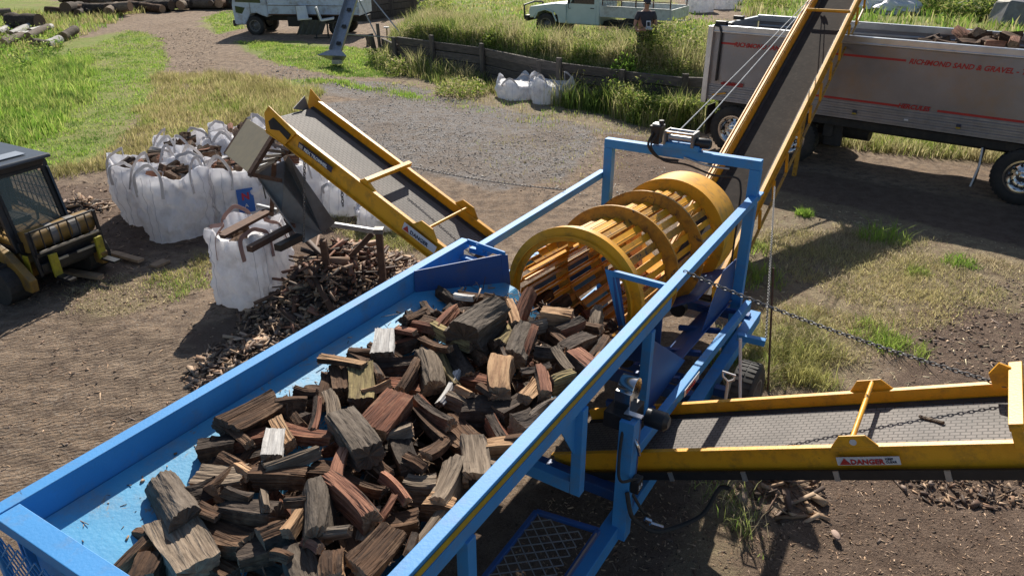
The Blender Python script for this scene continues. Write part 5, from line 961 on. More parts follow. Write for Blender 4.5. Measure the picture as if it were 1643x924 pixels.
# ================= bulk bags =================
BAGM = mat('white woven bag', (.90, .90, .92), (.84, .84, .87), .6, scale=4, dirt=(.30, .26, .22), dirt_amt=.35, dirt_scale=3, bump=2.5, bscale=9, transl=.42)
SEAM = mat('bag seam', (.5, .5, .55), (.4, .4, .45), .8)
STRAP = mat('white strap', (.62, .58, .56), (.52, .48, .46), .7); STRAPB = mat('pinkish strap', (.40, .24, .20), (.33, .2, .17), .7)
def bag(name, c, w_, h_, rot, label, seed, tilt=(0, 0), fill=.86, strap=STRAP, group=None, up_loops=True, slump=.06):
    rnd = random.Random(seed); c = Vector(c); c.z = tz(c.x, c.y) if c.z == 0 else c.z; r = root(name, c, label, 'bulk bag', group); nt_, nh = 96, 26
    cr_, sr_ = math.cos(rot), math.sin(rot); V = []; se = seed * 13.7
    def ring(hz, inset, k):
        for i in range(nt_):
            a = 2 * math.pi * i / nt_; ca_, sa_ = math.cos(a), math.sin(a); n_ = 4.2 - 1.6 * math.sin(math.pi * min(1, max(0, hz / h_))) * .6
            q = (abs(ca_) ** n_ + abs(sa_) ** n_) ** (-1 / n_); bulge = 1 + .10 * math.sin(math.pi * min(1, hz / h_)) ; rr = w_ / 2 * q * bulge - inset
            wr = fbm(np.array([a * 3.2 + se]), np.array([hz * 2.2 + se]), 3, 4)[0] - .5; w2 = vnoise(np.array([a * 9 + hz * 6 + se]), np.array([hz * 9 - a * 3]), 8)[0] - .5
            w3 = vnoise(np.array([a * 15 + se]), np.array([hz * 1.6 + se]), 14)[0] - .5; w4 = vnoise(np.array([a * 6 + hz * 9 + se]), np.array([hz * 5 - a * 5]), 15)[0] - .5
            rr += (wr * .17 + w2 * .05 + w3 * .035 + w4 * .05) * (.4 if k == 0 else 1); cor = max(0, abs(math.cos(2 * a)) ) ; top = hz / h_
            corner = (abs(math.sin(2 * a))) ** 3
            z = hz + (corner * .05 - slump * (1 - corner)) * max(0, top) ** 6 + (fbm(np.array([a * 2 + se]), np.array([.5]), 6)[0] - .5) * .12 * max(0, top) ** 5
            x = rr * ca_; y = rr * sa_; x += tilt[0] * z; y += tilt[1] * z
            V.append(c + Vector((x * cr_ - y * sr_, x * sr_ + y * cr_, max(.0, z))))
    hs_ = [0, .01] + [h_ * (k / (nh - 3)) for k in range(1, nh - 2)]
    for k, hz in enumerate(hs_): ring(hz, .06 if k == 0 else 0, k)
    ring(h_ + .004, .012, 1); ring(h_ - .03, .02, 1); ring(h_ * fill, .035, 1); ring(h_ * fill - .03, .10, 1)
    rows = len(V) // nt_; F = [(j * nt_ + i, j * nt_ + (i + 1) % nt_, (j + 1) * nt_ + (i + 1) % nt_, (j + 1) * nt_ + i) for j in range(rows - 1) for i in range(nt_)]
    V.append(c + Vector((tilt[0] * h_ * fill, tilt[1] * h_ * fill, h_ * fill - .05))); F += [((rows - 1) * nt_ + i, (rows - 1) * nt_ + (i + 1) % nt_, len(V) - 1) for i in range(nt_)]
    V.append(c + EZ * .0); F += [((i + 1) % nt_, i, len(V) - 1) for i in range(nt_)]
    MB().add(V, F).build('bag_body', BAGM, r, smooth=True)
    for i0 in (12 + 2, 36 - 2, 36 + 2, 60 - 2, 60 + 2, 84 - 2, 84 + 2, 12 - 2 + 96):      # seams near the corners
        i = i0 % 96; P_ = [V[j * nt_ + i] + (V[j * nt_ + i] - c - EZ * (V[j * nt_ + i].z - c.z)).normalized() * .003 for j in range(2, rows - 5)]
        MB().tube(P_, .0028, 4).build('seam', SEAM, r)
    for q in range(4):
        a = math.pi / 4 + q * math.pi / 2; i1 = int(round((a - .42) / (2 * math.pi) * nt_)) % nt_; i2 = int(round((a + .42) / (2 * math.pi) * nt_)) % nt_; jt = rows - 5
        p1, p2 = V[jt * nt_ + i1], V[jt * nt_ + i2]; out = ((p1 + p2) / 2 - c); out.z = 0; out.normalize(); lo1, lo2 = V[(jt - 7) * nt_ + i1], V[(jt - 7) * nt_ + i2]
        hh = rnd.uniform(.05, .26) if up_loops else .03; dro = rnd.uniform(-.18, .10); m1 = (p1 + p2) / 2 + EZ * hh + out * dro
        P_ = curve([lo1 + out * .012, p1 + out * .012, p1.lerp(m1, .6) + EZ * hh * .3, m1 + EZ * .02, p2.lerp(m1, .6) + EZ * hh * .3, p2 + out * .012, lo2 + out * .012], 5)
        b = MB(); n_ = len(P_); sdv = (p2 - p1).normalized(); vs = []; 
        for i_, p in enumerate(P_):
            t = (P_[min(i_ + 1, n_ - 1)] - P_[max(0, i_ - 1)]).normalized(); wv_ = t.cross(out).normalized() * .026 if t.length else sdv * .02; vs += [p - wv_, p + wv_, p + wv_ + out * .005, p - wv_ + out * .005]
        fs = []
        for i_ in range(n_ - 1):
            for k in range(4): fs.append((i_ * 4 + k, i_ * 4 + (k + 1) % 4, (i_ + 1) * 4 + (k + 1) % 4, (i_ + 1) * 4 + k))
        b.add(vs, fs).build('strap', strap, r, smooth=False)
    return r, h_ * fill
BAGS = []
B0 = Vector((-5.42, 11.35, 0)); e1_ = Vector((.86, .5, 0)); e2_ = Vector((-.52, .86, 0))
lay = [(0, 0, 0, .98, 1.06, 'large creased white bag, nearest of the cluster beside the loader'), (1.0, .05, 1, .95, 1.0, 'white bag with a blue printed label right of the nearest bag in the cluster'), (1.98, .1, 2, .92, .98, 'rightmost full white bag of the cluster, behind the tan chute panel'),
       (-.25, .98, 3, .98, 1.0, 'leftmost white bag of the cluster with its loop standing over the loader side'), (.78, 1.02, 4, .95, .98, 'white bag in the middle of the cluster, closed in by its neighbours'), (1.76, 1.06, 5, .95, 1.0, 'white bag in the second row of the cluster behind the blue labelled bag'),
       (.55, 2.0, 6, .92, .98, 'white bag at the back left of the cluster with a tall loop'), (1.55, 2.05, 7, .95, 1.10, 'tallest white bag at the back of the cluster behind the tan panel')]
for i, (a, c2, sd_, w_, h_, lb) in enumerate(lay):
    p = B0 + e1_ * a + e2_ * c2; r, hf = bag('bulk_bag', (p.x, p.y, 0), w_, h_, R(30) + random.uniform(-.1, .1), lb, sd_ + 1, (random.uniform(-.05, .05), random.uniform(-.05, .05)), group='white bulk bags beside the loader'); BAGS.append((r, hf, w_))
p = G(352, 318, .5) ; 
r1b = BAGS[1][0]
def on_bag(i, deg, z, w_, h_):
    r, hf, bw = BAGS[i]; a = R(deg); d = Vector((math.cos(a), math.sin(a), 0)); return r.location + d * bw * .57 + EZ * z, d
c_, d_ = on_bag(1, -58, .50, 0, 0); X_ = EZ.cross(d_)
lbp = MB().plate([c_ - X_ * .13 - EZ * .2, c_ + X_ * .13 - EZ * .2, c_ + X_ * .13 + EZ * .2, c_ - X_ * .13 + EZ * .2], .006).build('printed_label', mat('blue print', (.03, .12, .42), (.03, .14, .45), .6), r1b)
text('N', .16, c_ - X_ * .06 + EZ * .02 + d_ * .006, X_, EZ, mat('red print', (.5, .03, .05)), lbp, bold=.006); text('A', .09, c_ - X_ * .03 - EZ * .11 + d_ * .006, X_, EZ, LETW, lbp)
bag('bulk_bag', (-2.85, 12.5, 0), 1.0, .55, .5, 'low slumped white bag behind the grey chute', 21, (.1, .1), .8, slump=.16)
bag('bulk_bag', (-2.15, 11.6, 0), .7, .38, .2, 'crumpled empty white bag lying between the grey chute and the small conveyor', 22, (0, .1), .7, slump=.2)
hb, hf0 = bag('bulk_bag', (-3.42, 8.95, 0), .82, .99, R(-12), 'white bag with pinkish straps hung from the steel bagging stand', 31, (-.03, .03), .9, STRAPB)
p = G(832, 162); bag('bulk_bag', (p.x, p.y + .45, 0), 1.05, .55, .4, 'left one of the two white bags below the sleeper wall, folded over', 41, (.1, .3), .85, slump=.25)
p = G(888, 168); bag('bulk_bag', (p.x, p.y + .45, 0), 1.15, .66, .1, 'right fuller one of the two white bags below the sleeper wall', 42, (0, .2), .9, slump=.22)
for i, (x, y) in enumerate(((1125, 20), (1163, 14), (1190, 4))):
    p = G(x, y, 1.1); b = bag('bulk_bag', (p.x, p.y + .4, 1.05), 1.0, .95, .2, ['grey white bag on the bank behind the ute, nearest of three', 'grey white bag on the bank behind the ute, middle of three', 'grey white bag on the bank behind the ute, farthest of three'][i], 51 + i, (0, 0), .95)
# ================= bagging stand with chutes =================
stp = G(620, 440); ST = root('bagging_stand', stp, 'rusty steel bagging stand with forks, grey slotted chute and tan side panel', 'bagging stand')
def Q(x, y, z): return G(x, y, z)
p1 = Q(608, 372, .98); b = MB(); b.beam(Vector((p1.x, p1.y, 0)), p1, .085, .085, (1, 0, 0)); b.build('post', RUST, ST, bevel=.004)
MB().box(p1 + EZ * .02, (.12, .12, .06)).build('post_cap', GREYM, ST)
p2 = Q(545, 362, 1.0); MB().beam(p1, p2 + (p2 - p1) * 1.2, .05, .06).build('top_bar', STEEL, ST, bevel=.003)
MB().beam(Q(598, 374, .93), Q(548, 428, .45), .05, .07).build('brace', RUST, ST)
p3 = Q(518, 385, .95); MB().beam(Vector((p3.x, p3.y + .1, 0)), p3, .08, .08, (1, 0, 0)).build('post', RUST, ST)
MB().beam(Q(356, 378, 1.12), Q(432, 338, 1.14), .07, .08).beam(Q(356, 378, 1.17), Q(432, 338, 1.19), .10, .012).build('fork', RUST, ST)
MB().beam(Q(400, 400, 1.10), Q(470, 362, 1.12), .08, .07).build('fork', RUST, ST)
MB().beam(Q(445, 398, 1.05), Q(482, 380, 1.05), .10, .08).build('fork', BLKM, ST)
MB().beam(Q(413, 330, 1.2), Q(445, 338, 1.2), .04, .05).beam(Q(432, 342, 1.12), Q(430, 352, .95), .06, .06, (1, 0, 0)).build('fork_bar', STEEL, ST)
A_, B_, C_, D_, E_, F_ = Q(408, 277, 1.78), Q(457, 258, 1.86), Q(487, 390, .98), Q(516, 376, .94), Q(537, 357, 1.05), Q(463, 251, 1.98)
bt0, bt1 = Q(455, 296, 1.62), Q(516, 374, .92)
MB().plate([A_, B_, bt0, Q(452, 345, 1.25)], .012).plate([A_, Q(452, 345, 1.25), C_], .012).build('chute_side', GREYM, ST)
MB().plate([bt0, Q(452, 345, 1.24), C_, bt1], .012).build('chute_floor', mat('scuffed steel', (.30, .28, .24), (.24, .22, .19), .5, .2, scale=8, dirt=(.12, .1, .07)), ST)
MB().plate([F_, B_ - EZ * .02, bt0, bt1, E_], .014).build('chute_side', GREYM, ST)
for k in range(4):
    t = .2 + k * .2; p = A_.lerp(B_, t) - EZ * .10 + Vector((0, -.02, 0)); MB().beam(p, p - EZ * .26 + Vector((.02, -.0, 0)), .018, .01, (1, 0, 0)).build('slot', BLACK, ST)
q = [Q(397, 191, 2.35), Q(439, 218, 2.35), None, Q(361, 247, 2.03)]; q[2] = q[1] + q[3] - q[0]
q2 = MB().plate(q, .02).build('tan_panel', TANM, ST, bevel=.003)
MB().beam(q[0], q[3], .03, .03).build('panel_edge', RUST, q2); MB().beam(q[1], q[2], .05, .05).build('panel_edge', RUST, q2)
for k in range(7):
    t = k / 6; a = q[1].lerp(q[2], t) + EZ * -.02; c3 = Q(470, 236, 2.2).lerp(Q(436, 262, 1.95), t); MB().beam(a, c3, .02, .035).build('grate_bar', STEEL if k % 2 else GREYM, ST)
MB().beam(Q(470, 236, 2.2), Q(436, 262, 1.95), .03, .04).beam(q[2], Q(450, 290, 1.7), .05, .04).beam(Q(440, 262, 1.9), Q(436, 345, 1.12), .05, .05, (1, 0, 0)).build('grate_frame', RUST, ST)
chain(W(5.62, -6.0, 2.3), Q(487, 388, 1.05), .02, .045, 'thin chain hanging from the short conveyor to the tip of the grey chute'); 
chain(W(5.62, -5.5, 2.12), W(5.62, -5.52, 1.75), .0, .045, 'short chain end hanging below the short yellow conveyor', sagdir=EU)
# ================= loader =================
LO = Vector((-6.62, 9.5, 0)); LF = lf(LO, -26) @ Matrix.Scale(.84, 4); LK = LF @ Matrix.Translation((-.28, .16, .30)); LD = root('compact_track_loader', LO, 'yellow and black tracked loader with closed cab and pallet forks at the left edge', 'loader')
def Lb(b, n, m, p=LD, **k): return b.build(n, m, p, **k)
YC = mat('loader yellow', (.27, .155, .03), (.20, .115, .025), .45, scale=5, dirt=(.10, .075, .05), dirt_amt=.8, dirt_scale=5)
for sy in (-.68, .68):
    b = MB(LF); prof = []
    for k in range(10): a = math.pi / 2 + math.pi * k / 9; prof.append((-1.35 + .30 * math.cos(a), .30 + .30 * math.sin(a)))
    for k in range(10): a = -math.pi / 2 + math.pi * k / 9; prof.append((.35 + .30 * math.cos(a), .30 + .30 * math.sin(a)))
    prof.append((-.6, .72)); b.prism(prof, sy - .2, sy + .2)
    o = Lb(b, 'track', BLACK, bevel=.01); 
    for k in range(26):
        x = -1.5 + k * .075; zt = .60 + (.12 * (1 - abs((x + .6) / .9)) if abs(x + .6) < .9 else 0); b = MB(LF); b.box((x, sy, zt + .015), (.035, .4, .04)); Lb(b, 'track_lug', BLACK, o)
b = MB(LF); b.prism([(-1.6, .35), (.35, .25), (.5, .55), (.25, .9), (-1.7, 1.2)], -.46, .46); Lb(b, 'body', YC, bevel=.02)
b = MB(LF); b.prism([(.42, .62), (.30, 1.0), (.12, 2.0), (-.98, 2.03), (-1.05, .8)], -.45, .45)
cabf = MB(LF)
for sy in (-.46, .46):
    cabf.beam((.40, sy, .75), (.13, sy, 1.97), .09, .08, (1, 0, 0)).beam((-1.0, sy, .8), (-.98, sy, 1.97), .09, .09, (1, 0, 0)).beam((.13, sy, 1.94), (-.98, sy, 1.94), .08, .1).beam((.42, sy, .78), (-1.0, sy, .82), .08, .1)
cabf.beam((.13, -.46, 1.93), (.13, .46, 1.93), .10, .12).beam((.41, -.46, .82), (.41, .46, .82), .10, .16).beam((-.98, -.46, 1.93), (-.98, .46, 1.93), .1, .1)
cabf.plate([(-1.02, -.45, .8), (-1.02, .45, .8), (-1.0, .45, 1.95), (-1.0, -.45, 1.95)], .02); Lb(cabf, 'cab_frame', BLKM, bevel=.01)
RF = mat('dark cab roof', (.05, .06, .075), (.04, .048, .06), .35, scale=4)
b = MB(LF); b.prism([(.26, 2.0), (.24, 2.06), (-1.05, 2.10), (-1.08, 2.0)], -.56, .56); rf = Lb(b, 'roof', RF, bevel=.02)
b = MB(LF); b.box((-.35, 0, .80), (1.3, .86, .06)).box((.40, 0, .72), (.04, .86, .28)); Lb(b, 'cab_floor', BLACK)
b = MB(LF); b.plate([(.02, -.42, 2.085), (.02, .30, 2.085), (-.22, .30, 2.095), (-.22, -.42, 2.095)], .01, (0, 0, 1)); Lb(b, 'roof_decal', mat('pale decal', (.28, .31, .36), (.24, .27, .31), .4), rf)
gm_ = bpy.data.materials.new('cab glass'); gm_.use_nodes = True; pb = gm_.node_tree.nodes['Principled BSDF']; pb.inputs['Base Color'].default_value = (.10, .13, .12, 1); pb.inputs['Roughness'].default_value = .05; pb.inputs['Alpha'].default_value = .55
b = MB(LF); b.plate([(.385, -.38, .92), (.385, .38, .92), (.17, .38, 1.86), (.17, -.38, 1.86)], .012); dd = Lb(b, 'front_door', gm_)
fr_ = MB(LF); c4 = [(.40, -.40, .90), (.40, .40, .90), (.175, .40, 1.88), (.175, -.40, 1.88)]
for k in range(4): fr_.beam(c4[k], c4[(k + 1) % 4], .045, .045)
Lb(fr_, 'door_frame', BLACK, dd)
b = MB(LF); b.plate([(.33, .50, .98), (.44, .46, .95), (.24, .46, 1.86), (.1, .50, 1.9)], .03); Lb(b, 'open_side_flap', RF)
for sy in (-.47, .47):
    b = MB(LF)
    for k in range(9): b.beam((-.9 + k * .13, sy, .95), (-.9 + k * .10, sy, 1.88), .012, .012, (1, 0, 0))
    for k in range(6): b.beam((-.95, sy, 1.0 + k * .16), (.30 - k * .04, sy, 1.0 + k * .16), .012, .012)
    Lb(b, 'side_mesh', BLKM)
b = MB(LF); b.box((-.45, 0, 1.0), (.5, .5, .12)).box((-.72, 0, 1.3), (.14, .48, .6)); Lb(b, 'seat', BLACK, bevel=.03)
for sy in (-.3, .3): b = MB(LF); b.tube([(-.15, sy, .95), (-.1, sy, 1.22)], [.018, .03], 6); Lb(b, 'control_lever', BLACK)
for sy in (-.62, .62):
    b = MB(LF); b.prism([(-1.75, 1.25), (-1.6, 1.42), (-.2, 1.02), (.45, .78), (.86, .42), (.84, .22), (.66, .22), (.60, .42), (.28, .62), (-.3, .84), (-1.5, 1.18)], sy - .06, sy + .06); Lb(b, 'lift_arm', YC, bevel=.012)
    b = MB(LF); b.tube([(-.4, sy * .9, .6), (.3, sy * .9, .66)], .04, 8); Lb(b, 'lift_cylinder', CHROME, smooth=True)
    b = MB(LF); b.box((.3, sy * 1.03, 1.95), (.06, .14, .09)) if 0 else b.box((.16, sy * .62, 1.86), (.05, .13, .08)); Lb(b, 'headlight', CHROME)
b = MB(LF); b.lathe([(-.42, .001), (-.42, .14), (.42, .14), (.42, .001)], LF @ Vector((.66, 0, .46)), LF.to_3x3() @ Vector((0, 1, 0)), 22); b = MB(); b.lathe([(-.46, .001), (-.46, .15), (.46, .15), (.46, .001)], LK @ Vector((.78, 0, .60)), LF.to_3x3() @ Vector((0, 1, 0)), 24); o = b.build('cross_tube', YC, LD, smooth=True)
b = MB(); b.lathe([(-.05, .154), (.05, .154)], LK @ Vector((.78, -.15, .60)), LF.to_3x3() @ Vector((0, 1, 0)), 24); b.lathe([(.12, .154), (.24, .154)], LK @ Vector((.78, .0, .60)), LF.to_3x3() @ Vector((0, 1, 0)), 24); b.build('grey_band', GREYM, o)
fk = MB(LK); fk.beam((.98, -.55, .80), (.96, .55, .80), .03, .03).beam((1.02, -.57, .42), (1.0, .57, .42), .05, .06).beam((1.02, -.55, .20), (1.0, .55, .20), .08, .14)
for k in range(8): fk.beam((.98, -.54 + k * .154, .80), (1.02, -.54 + k * .154, .42), .018, .018, (1, 0, 0))
for sy in (-.57, .57): fk.beam((.95, sy, .80), (1.02, sy, .08), .05, .05, (1, 0, 0))
fk.plate([(.93, -.55, .05), (.93, .55, .05), (.93, .55, .42), (.93, -.55, .42)], .02)
fko = Lb(fk, 'fork_carriage', BLKM, bevel=.004)
b = MB(LK); b.beam((1.06, -.52, .47), (1.04, .52, .47), .02, .035); Lb(b, 'worn_bar', mat('worn steel', (.5, .47, .42), (.4, .37, .32), .4, .5), fko)
b = MB(LK); b.beam((1.06, -.40, .27), (1.06, -.1, .27), .02, .04).beam((1.06, .06, .27), (1.06, .4, .27), .02, .04); Lb(b, 'worn_bar', STEEL, fko)
YF = mat('fork yellow', (.42, .36, .02), (.30, .24, .02), .6, scale=14, dirt=(.08, .06, .03), dirt_amt=.7, dirt_scale=10)
for y in (-.36, .44):
    b = MB(LK); b.beam((1.09, y, .40), (1.11, y, .02), .13, .05, (1, 0, 0)); o = Lb(b, 'fork', YF, bevel=.006); b = MB(LK); b.beam((1.1, y, .03), (1.45, y, .02), .12, .035); Lb(b, 'fork_tine', BLKM, o)
b = MB(LK); b.box((.85, -.64, .25), (.12, .02, .35)); Lb(b, 'side_guard', YF)
# planks before the loader
def plank(x0, y0, x1, y1, z, w_, t_, label):
    a, c = G(x0, y0, 0), G(x1, y1, 0); a.z = tz(a.x, a.y) + z; c.z = tz(c.x, c.y) + z; o = MB().beam(a, c, w_, t_).build('plank', STAN2, None, M=frame(a, c - a), bevel=.004); tag(o, label, 'plank', 'loose planks in front of the loader')
STAN2 = mat_wood('grey plank wood', (.36, .25, .16), (.27, .19, .125), (.18, .13, .09), bump=.6)
plank(106, 440, 163, 450, .06, .12, .05, 'broken pale plank lying nearest the loader forks, farthest to the front'); plank(165, 407, 180, 411, .07, .10, .045, 'short end of plank beside the right fork of the loader'); plank(182, 411, 228, 424, .07, .11, .045, 'longer plank lying in line behind the short plank end'); plank(246, 430, 268, 420, .03, .15, .04, 'small square board on the soil between loader and hanging bag')
# ================= far logs =================
def log(name, p, d, L_, r_, m, label, group=None, n=14, cat='log', taper=.92, cutm=CUT):
    p, d = Vector(p), Vector(d).normalized(); rnd = random.Random(int(abs(p.x * 97 + p.y * 31)) + int(r_ * 1000)); b = MB(); K_ = 7; P_ = []; rr = []
    side = d.orthogonal().normalized()
    for k in range(K_ + 1): P_.append(p + d * L_ * k / K_ + side * rnd.uniform(-.04, .04) * r_ * 3); rr.append(r_ * (1 + (taper - 1) * k / K_) * rnd.uniform(.96, 1.04))
    b.tube(P_, rr, n); M = frame(p, d, EZ if abs(d.z) < .9 else (1, 0, 0)); o = b.build(name, [m, cutm], None, M=M, smooth=True)
    nf = len(o.data.polygons); o.data.polygons[nf - 1].material_index = 1; o.data.polygons[nf - 2].material_index = 1
    return tag(o, label, cat, group)
def gz(x, y, dz=0): p = G(x, y, 0); p.z = tz(p.x, p.y) + dz; return p
a = gz(20, 52, .42); c = gz(62, 53, .42); log('log', a, c - a, (c - a).length + .2, .42, BARK, 'thick round log on its side at the top of the left log heap', taper=.98, cutm=CUTD)
a = gz(-40, 34, .3); c = gz(20, 30, .3); log('log', a, c - a, (c - a).length, .25, BARKG, 'long thin pale log running out of the left edge behind the thick round log')
FL = [((5, 72), (32, 58), .14, 'pale'), ((20, 66), (57, 52), .16, 'white'), ((52, 66), (85, 52), .13, 'white'), ((28, 58), (66, 48), .2, 'dark'), ((30, 70), (52, 66), .2, 'white'), ((48, 74), (80, 56), .15, 'dark'), ((75, 80), (98, 74), .2, 'white'), ((8, 82), (40, 70), .16, 'dark'), ((55, 84), (80, 80), .14, 'dark'), ((102, 66), (124, 60), .2, 'dark'), ((0, 62), (24, 50), .14, 'white'), ((28, 46), (58, 44), .2, 'dark')]
lbs = ['pale branch at the left front of the left log heap', 'silvery white log lying across the middle of the left log heap', 'silvery log with its tip out to the right of the left log heap', 'dark log under the thick round log', 'short white barked log in the middle of the left log heap', 'forked dark log on the right slope of the left log heap', 'white barrel shaped log at the right front of the left log heap', 'dark log half buried in grass at the front of the left log heap', 'dark stub beside the white barrel shaped log', 'dark short log standing apart right of the left log heap', 'thin white branch leaning at the back of the left log heap', 'dark flat log directly below the thick round log']
for i, ((x0, y0), (x1, y1), r_, kd) in enumerate(FL):
    a = gz(x0, y0, .15 + .12 * (i % 3)); c = gz(x1, y1, .25 + .1 * (i % 2)); log('log', a, c - a, (c - a).length, r_, {'pale': SGRY, 'white': SWHT, 'dark': BARKG}[kd], lbs[i], 'logs of the left log heap')
rnd = random.Random(4); n_ = 0
desc = ['silver grey', 'dark', 'brown', 'charred black', 'pale barked']
for row, (x0, x1, yb, cnt) in enumerate(((105, 370, 20, 34), (120, 380, 12, 30), (140, 400, 3, 26))):
    for k in range(cnt):
        x = x0 + (x1 - x0) * (k + rnd.uniform(-.3, .3)) / cnt; y = yb + (6 if x < 190 and row == 0 else -8 * (x - 200) / 180 if x > 200 else 0) * .9
        p = gz(x, y, .18 + row * .25 + rnd.uniform(0, .25)); a_ = rnd.uniform(-.5, .5) + (0 if rnd.random() < .6 else 1.3); d_ = Vector((math.cos(a_), math.sin(a_) , rnd.uniform(-.08, .08)))
        ki = rnd.choice([0, 1, 1, 2, 3, 3, 4]); log('log', p - d_ * 1.0, d_, rnd.uniform(1.3, 3.0), rnd.uniform(.14, .34), [SGRY, BARK, SBRN, BARK, BARKG][ki], desc[ki] + ' log in the ' + ['front', 'middle', 'back'][row] + ' row of the long log stack at the top left', 'logs of the long stack %s %s' % (desc[ki], ['front', 'middle', 'back'][row]), cutm=CUTD if ki in (1, 3) else CUT)
# far fence/gate and sheds junk at the top, behind the elevator
p0, p1_ = gz(690, 18), gz(770, 4); fn = root('pipe_fence', (p0 + p1_) / 2, 'small rusty barred gate leaning at the top of the slope above the bank', 'gate')
for k in range(12): q = p0.lerp(p1_, k / 11); MB().tube([q, q + Vector((.15, .1, 1.1))], .025, 5).build('bar', RUST, fn)
MB().tube([p0 + EZ * 1.1, p1_ + EZ * 1.15], .035, 6).tube([p0 + EZ * .15, p1_ + EZ * .15], .03, 6).build('rail', RUST, fn)
p0, p1_ = gz(578, 34), gz(668, 22); tb = root('timber_crib', (p0 + p1_) / 2, 'dark stacked timber crib behind the metal elevator', 'timber crib')
for j in range(4): MB().beam(p0 + EZ * (.18 + j * .34), p1_ + EZ * (.18 + j * .34), .3, .32).build('beam', SLEEPER, tb, bevel=.02)
for t in (.05, .55, .95): q = p0.lerp(p1_, t) + Vector((0, -.25, 0)); MB().beam(q, q + EZ * 1.9, .2, .2, (1, 0, 0)).build('post', SLEEPER, tb)
p = gz(590, 12, 1.5); o = MB().box(p, (.35, .3, 1.0), (1, .2, 0)).build('blue_drum', mat('faded blue plastic', (.03, .07, .22)), None, bevel=.12); tag(o, 'upright blue plastic drum on the timber crib behind the elevator', 'drum')
p = gz(615, 12, 1.0); log('log', p, (1, .12, .12), 2.4, .16, SRED, 'orange brown peeled log on top of the timber crib')
p = gz(672, 14, .3); o = MB().box(p, (1.1, .5, .9), (1, -.2, 0)).build('metal_crate', GREYM, None, bevel=.02); tag(o, 'grey metal crate at the right end of the timber crib', 'crate')
# rubbish heap beyond the trailer
rb = [(1400, 18, 1.0, .45, WHITE, 'white plastic sheeting heap beyond the trailer, left lump'), (1440, 22, .9, .4, STICK, 'crumpled silver white sheeting beyond the trailer, right lump'), (1420, 10, .6, .5, mat('teal sheet', (.10, .16, .16), (.07, .1, .1), .5), 'teal grey tarpaulin bundle between the white heaps'), (1480, 14, .6, .5, BARKG, 'grey stump beyond the trailer beside the white sheeting'), (1375, 6, .7, .6, BARK, 'dark root ball at the top edge behind the long conveyor')]
for x, y, r_, h_, m, lb in rb:
    p = G(x, y, 1.1); p.z = tz(p.x, p.y); rnd = random.Random(x); V = []; F = []; n = 14
    for i in range(n + 1):
        for k in range(2 * n):
            a = math.pi * i / n; q = math.pi * k / n; f_ = .75 + .6 * vnoise(np.array([i * .9 + x]), np.array([k * .8 % 20.]), 4)[0]; V.append(p + Vector((math.sin(a) * math.cos(q) * r_ * f_, math.sin(a) * math.sin(q) * r_ * .7 * f_, h_ * .6 + math.cos(a) * h_ * f_)))
    for i in range(n):
        for k in range(2 * n): F.append((i * 2 * n + k, (i + 1) * 2 * n + k, (i + 1) * 2 * n + (k + 1) % (2 * n), i * 2 * n + (k + 1) % (2 * n)))
    tag(MB().add(V, F).build('stump' if 'stump' in lb or 'root' in lb else 'sheeting', m, None), lb, 'rubbish')
p = G(1460, 8, 1.1); r = root('red_frame', p, 'small red painted steel frame in the rubbish beyond the trailer', 'frame')
for k in range(5): MB().tube([p + Vector((-.5 + k * .25, 0, 0)), p + Vector((-.4 + k * .25, .2, .9))], .025, 5).build('bar', mat('red steel', (.3, .03, .025), (.2, .02, .02), .6), r)
MB().tube([p + Vector((-.5, .1, .5)), p + Vector((.6, .1, .5))], .03, 5).build('rail', MATS['red steel'], r)
for i, (x, y, w_, h_, lb) in enumerate(((1625, 40, 1.6, .9, 'grey folded tarpaulin heap beyond the right end of the firewood load'), (1610, 36, .9, .7, 'pale grey concrete slab tilted against the tarpaulin heap'), (1512, 22, 1.0, .3, 'dark plank pile beyond the trailer under the bushes'))):
    p = G(x, y, 1.1); o = MB().hexa([p + Vector(v) for v in ((-w_ / 2, -.5, 0), (w_ / 2, -.5, 0), (w_ / 2, .5, 0), (-w_ / 2, .5, 0), (-w_ * .3, -.3, h_), (w_ * .45, -.4, h_ * .8), (w_ * .3, .4, h_), (-w_ * .4, .4, h_ * .9))]).build('tarpaulin' if i == 0 else 'slab' if i == 1 else 'plank_pile', GREYM if i < 2 else BARK, None, bevel=.06); tag(o, lb, 'rubbish')
p = G(1340, 862); o = MB().sphere((0, 0, 0), .04, (.8, 1.5, .45), 6).build('pale_fragment', mat('pale stone', (.45, .33, .27), (.3, .2, .16), .8), None, loc=(0, 0, 0)); o.location = p + EZ * .03; tag(o, 'small pale fragment on the dark soil at the lower right', 'fragment')
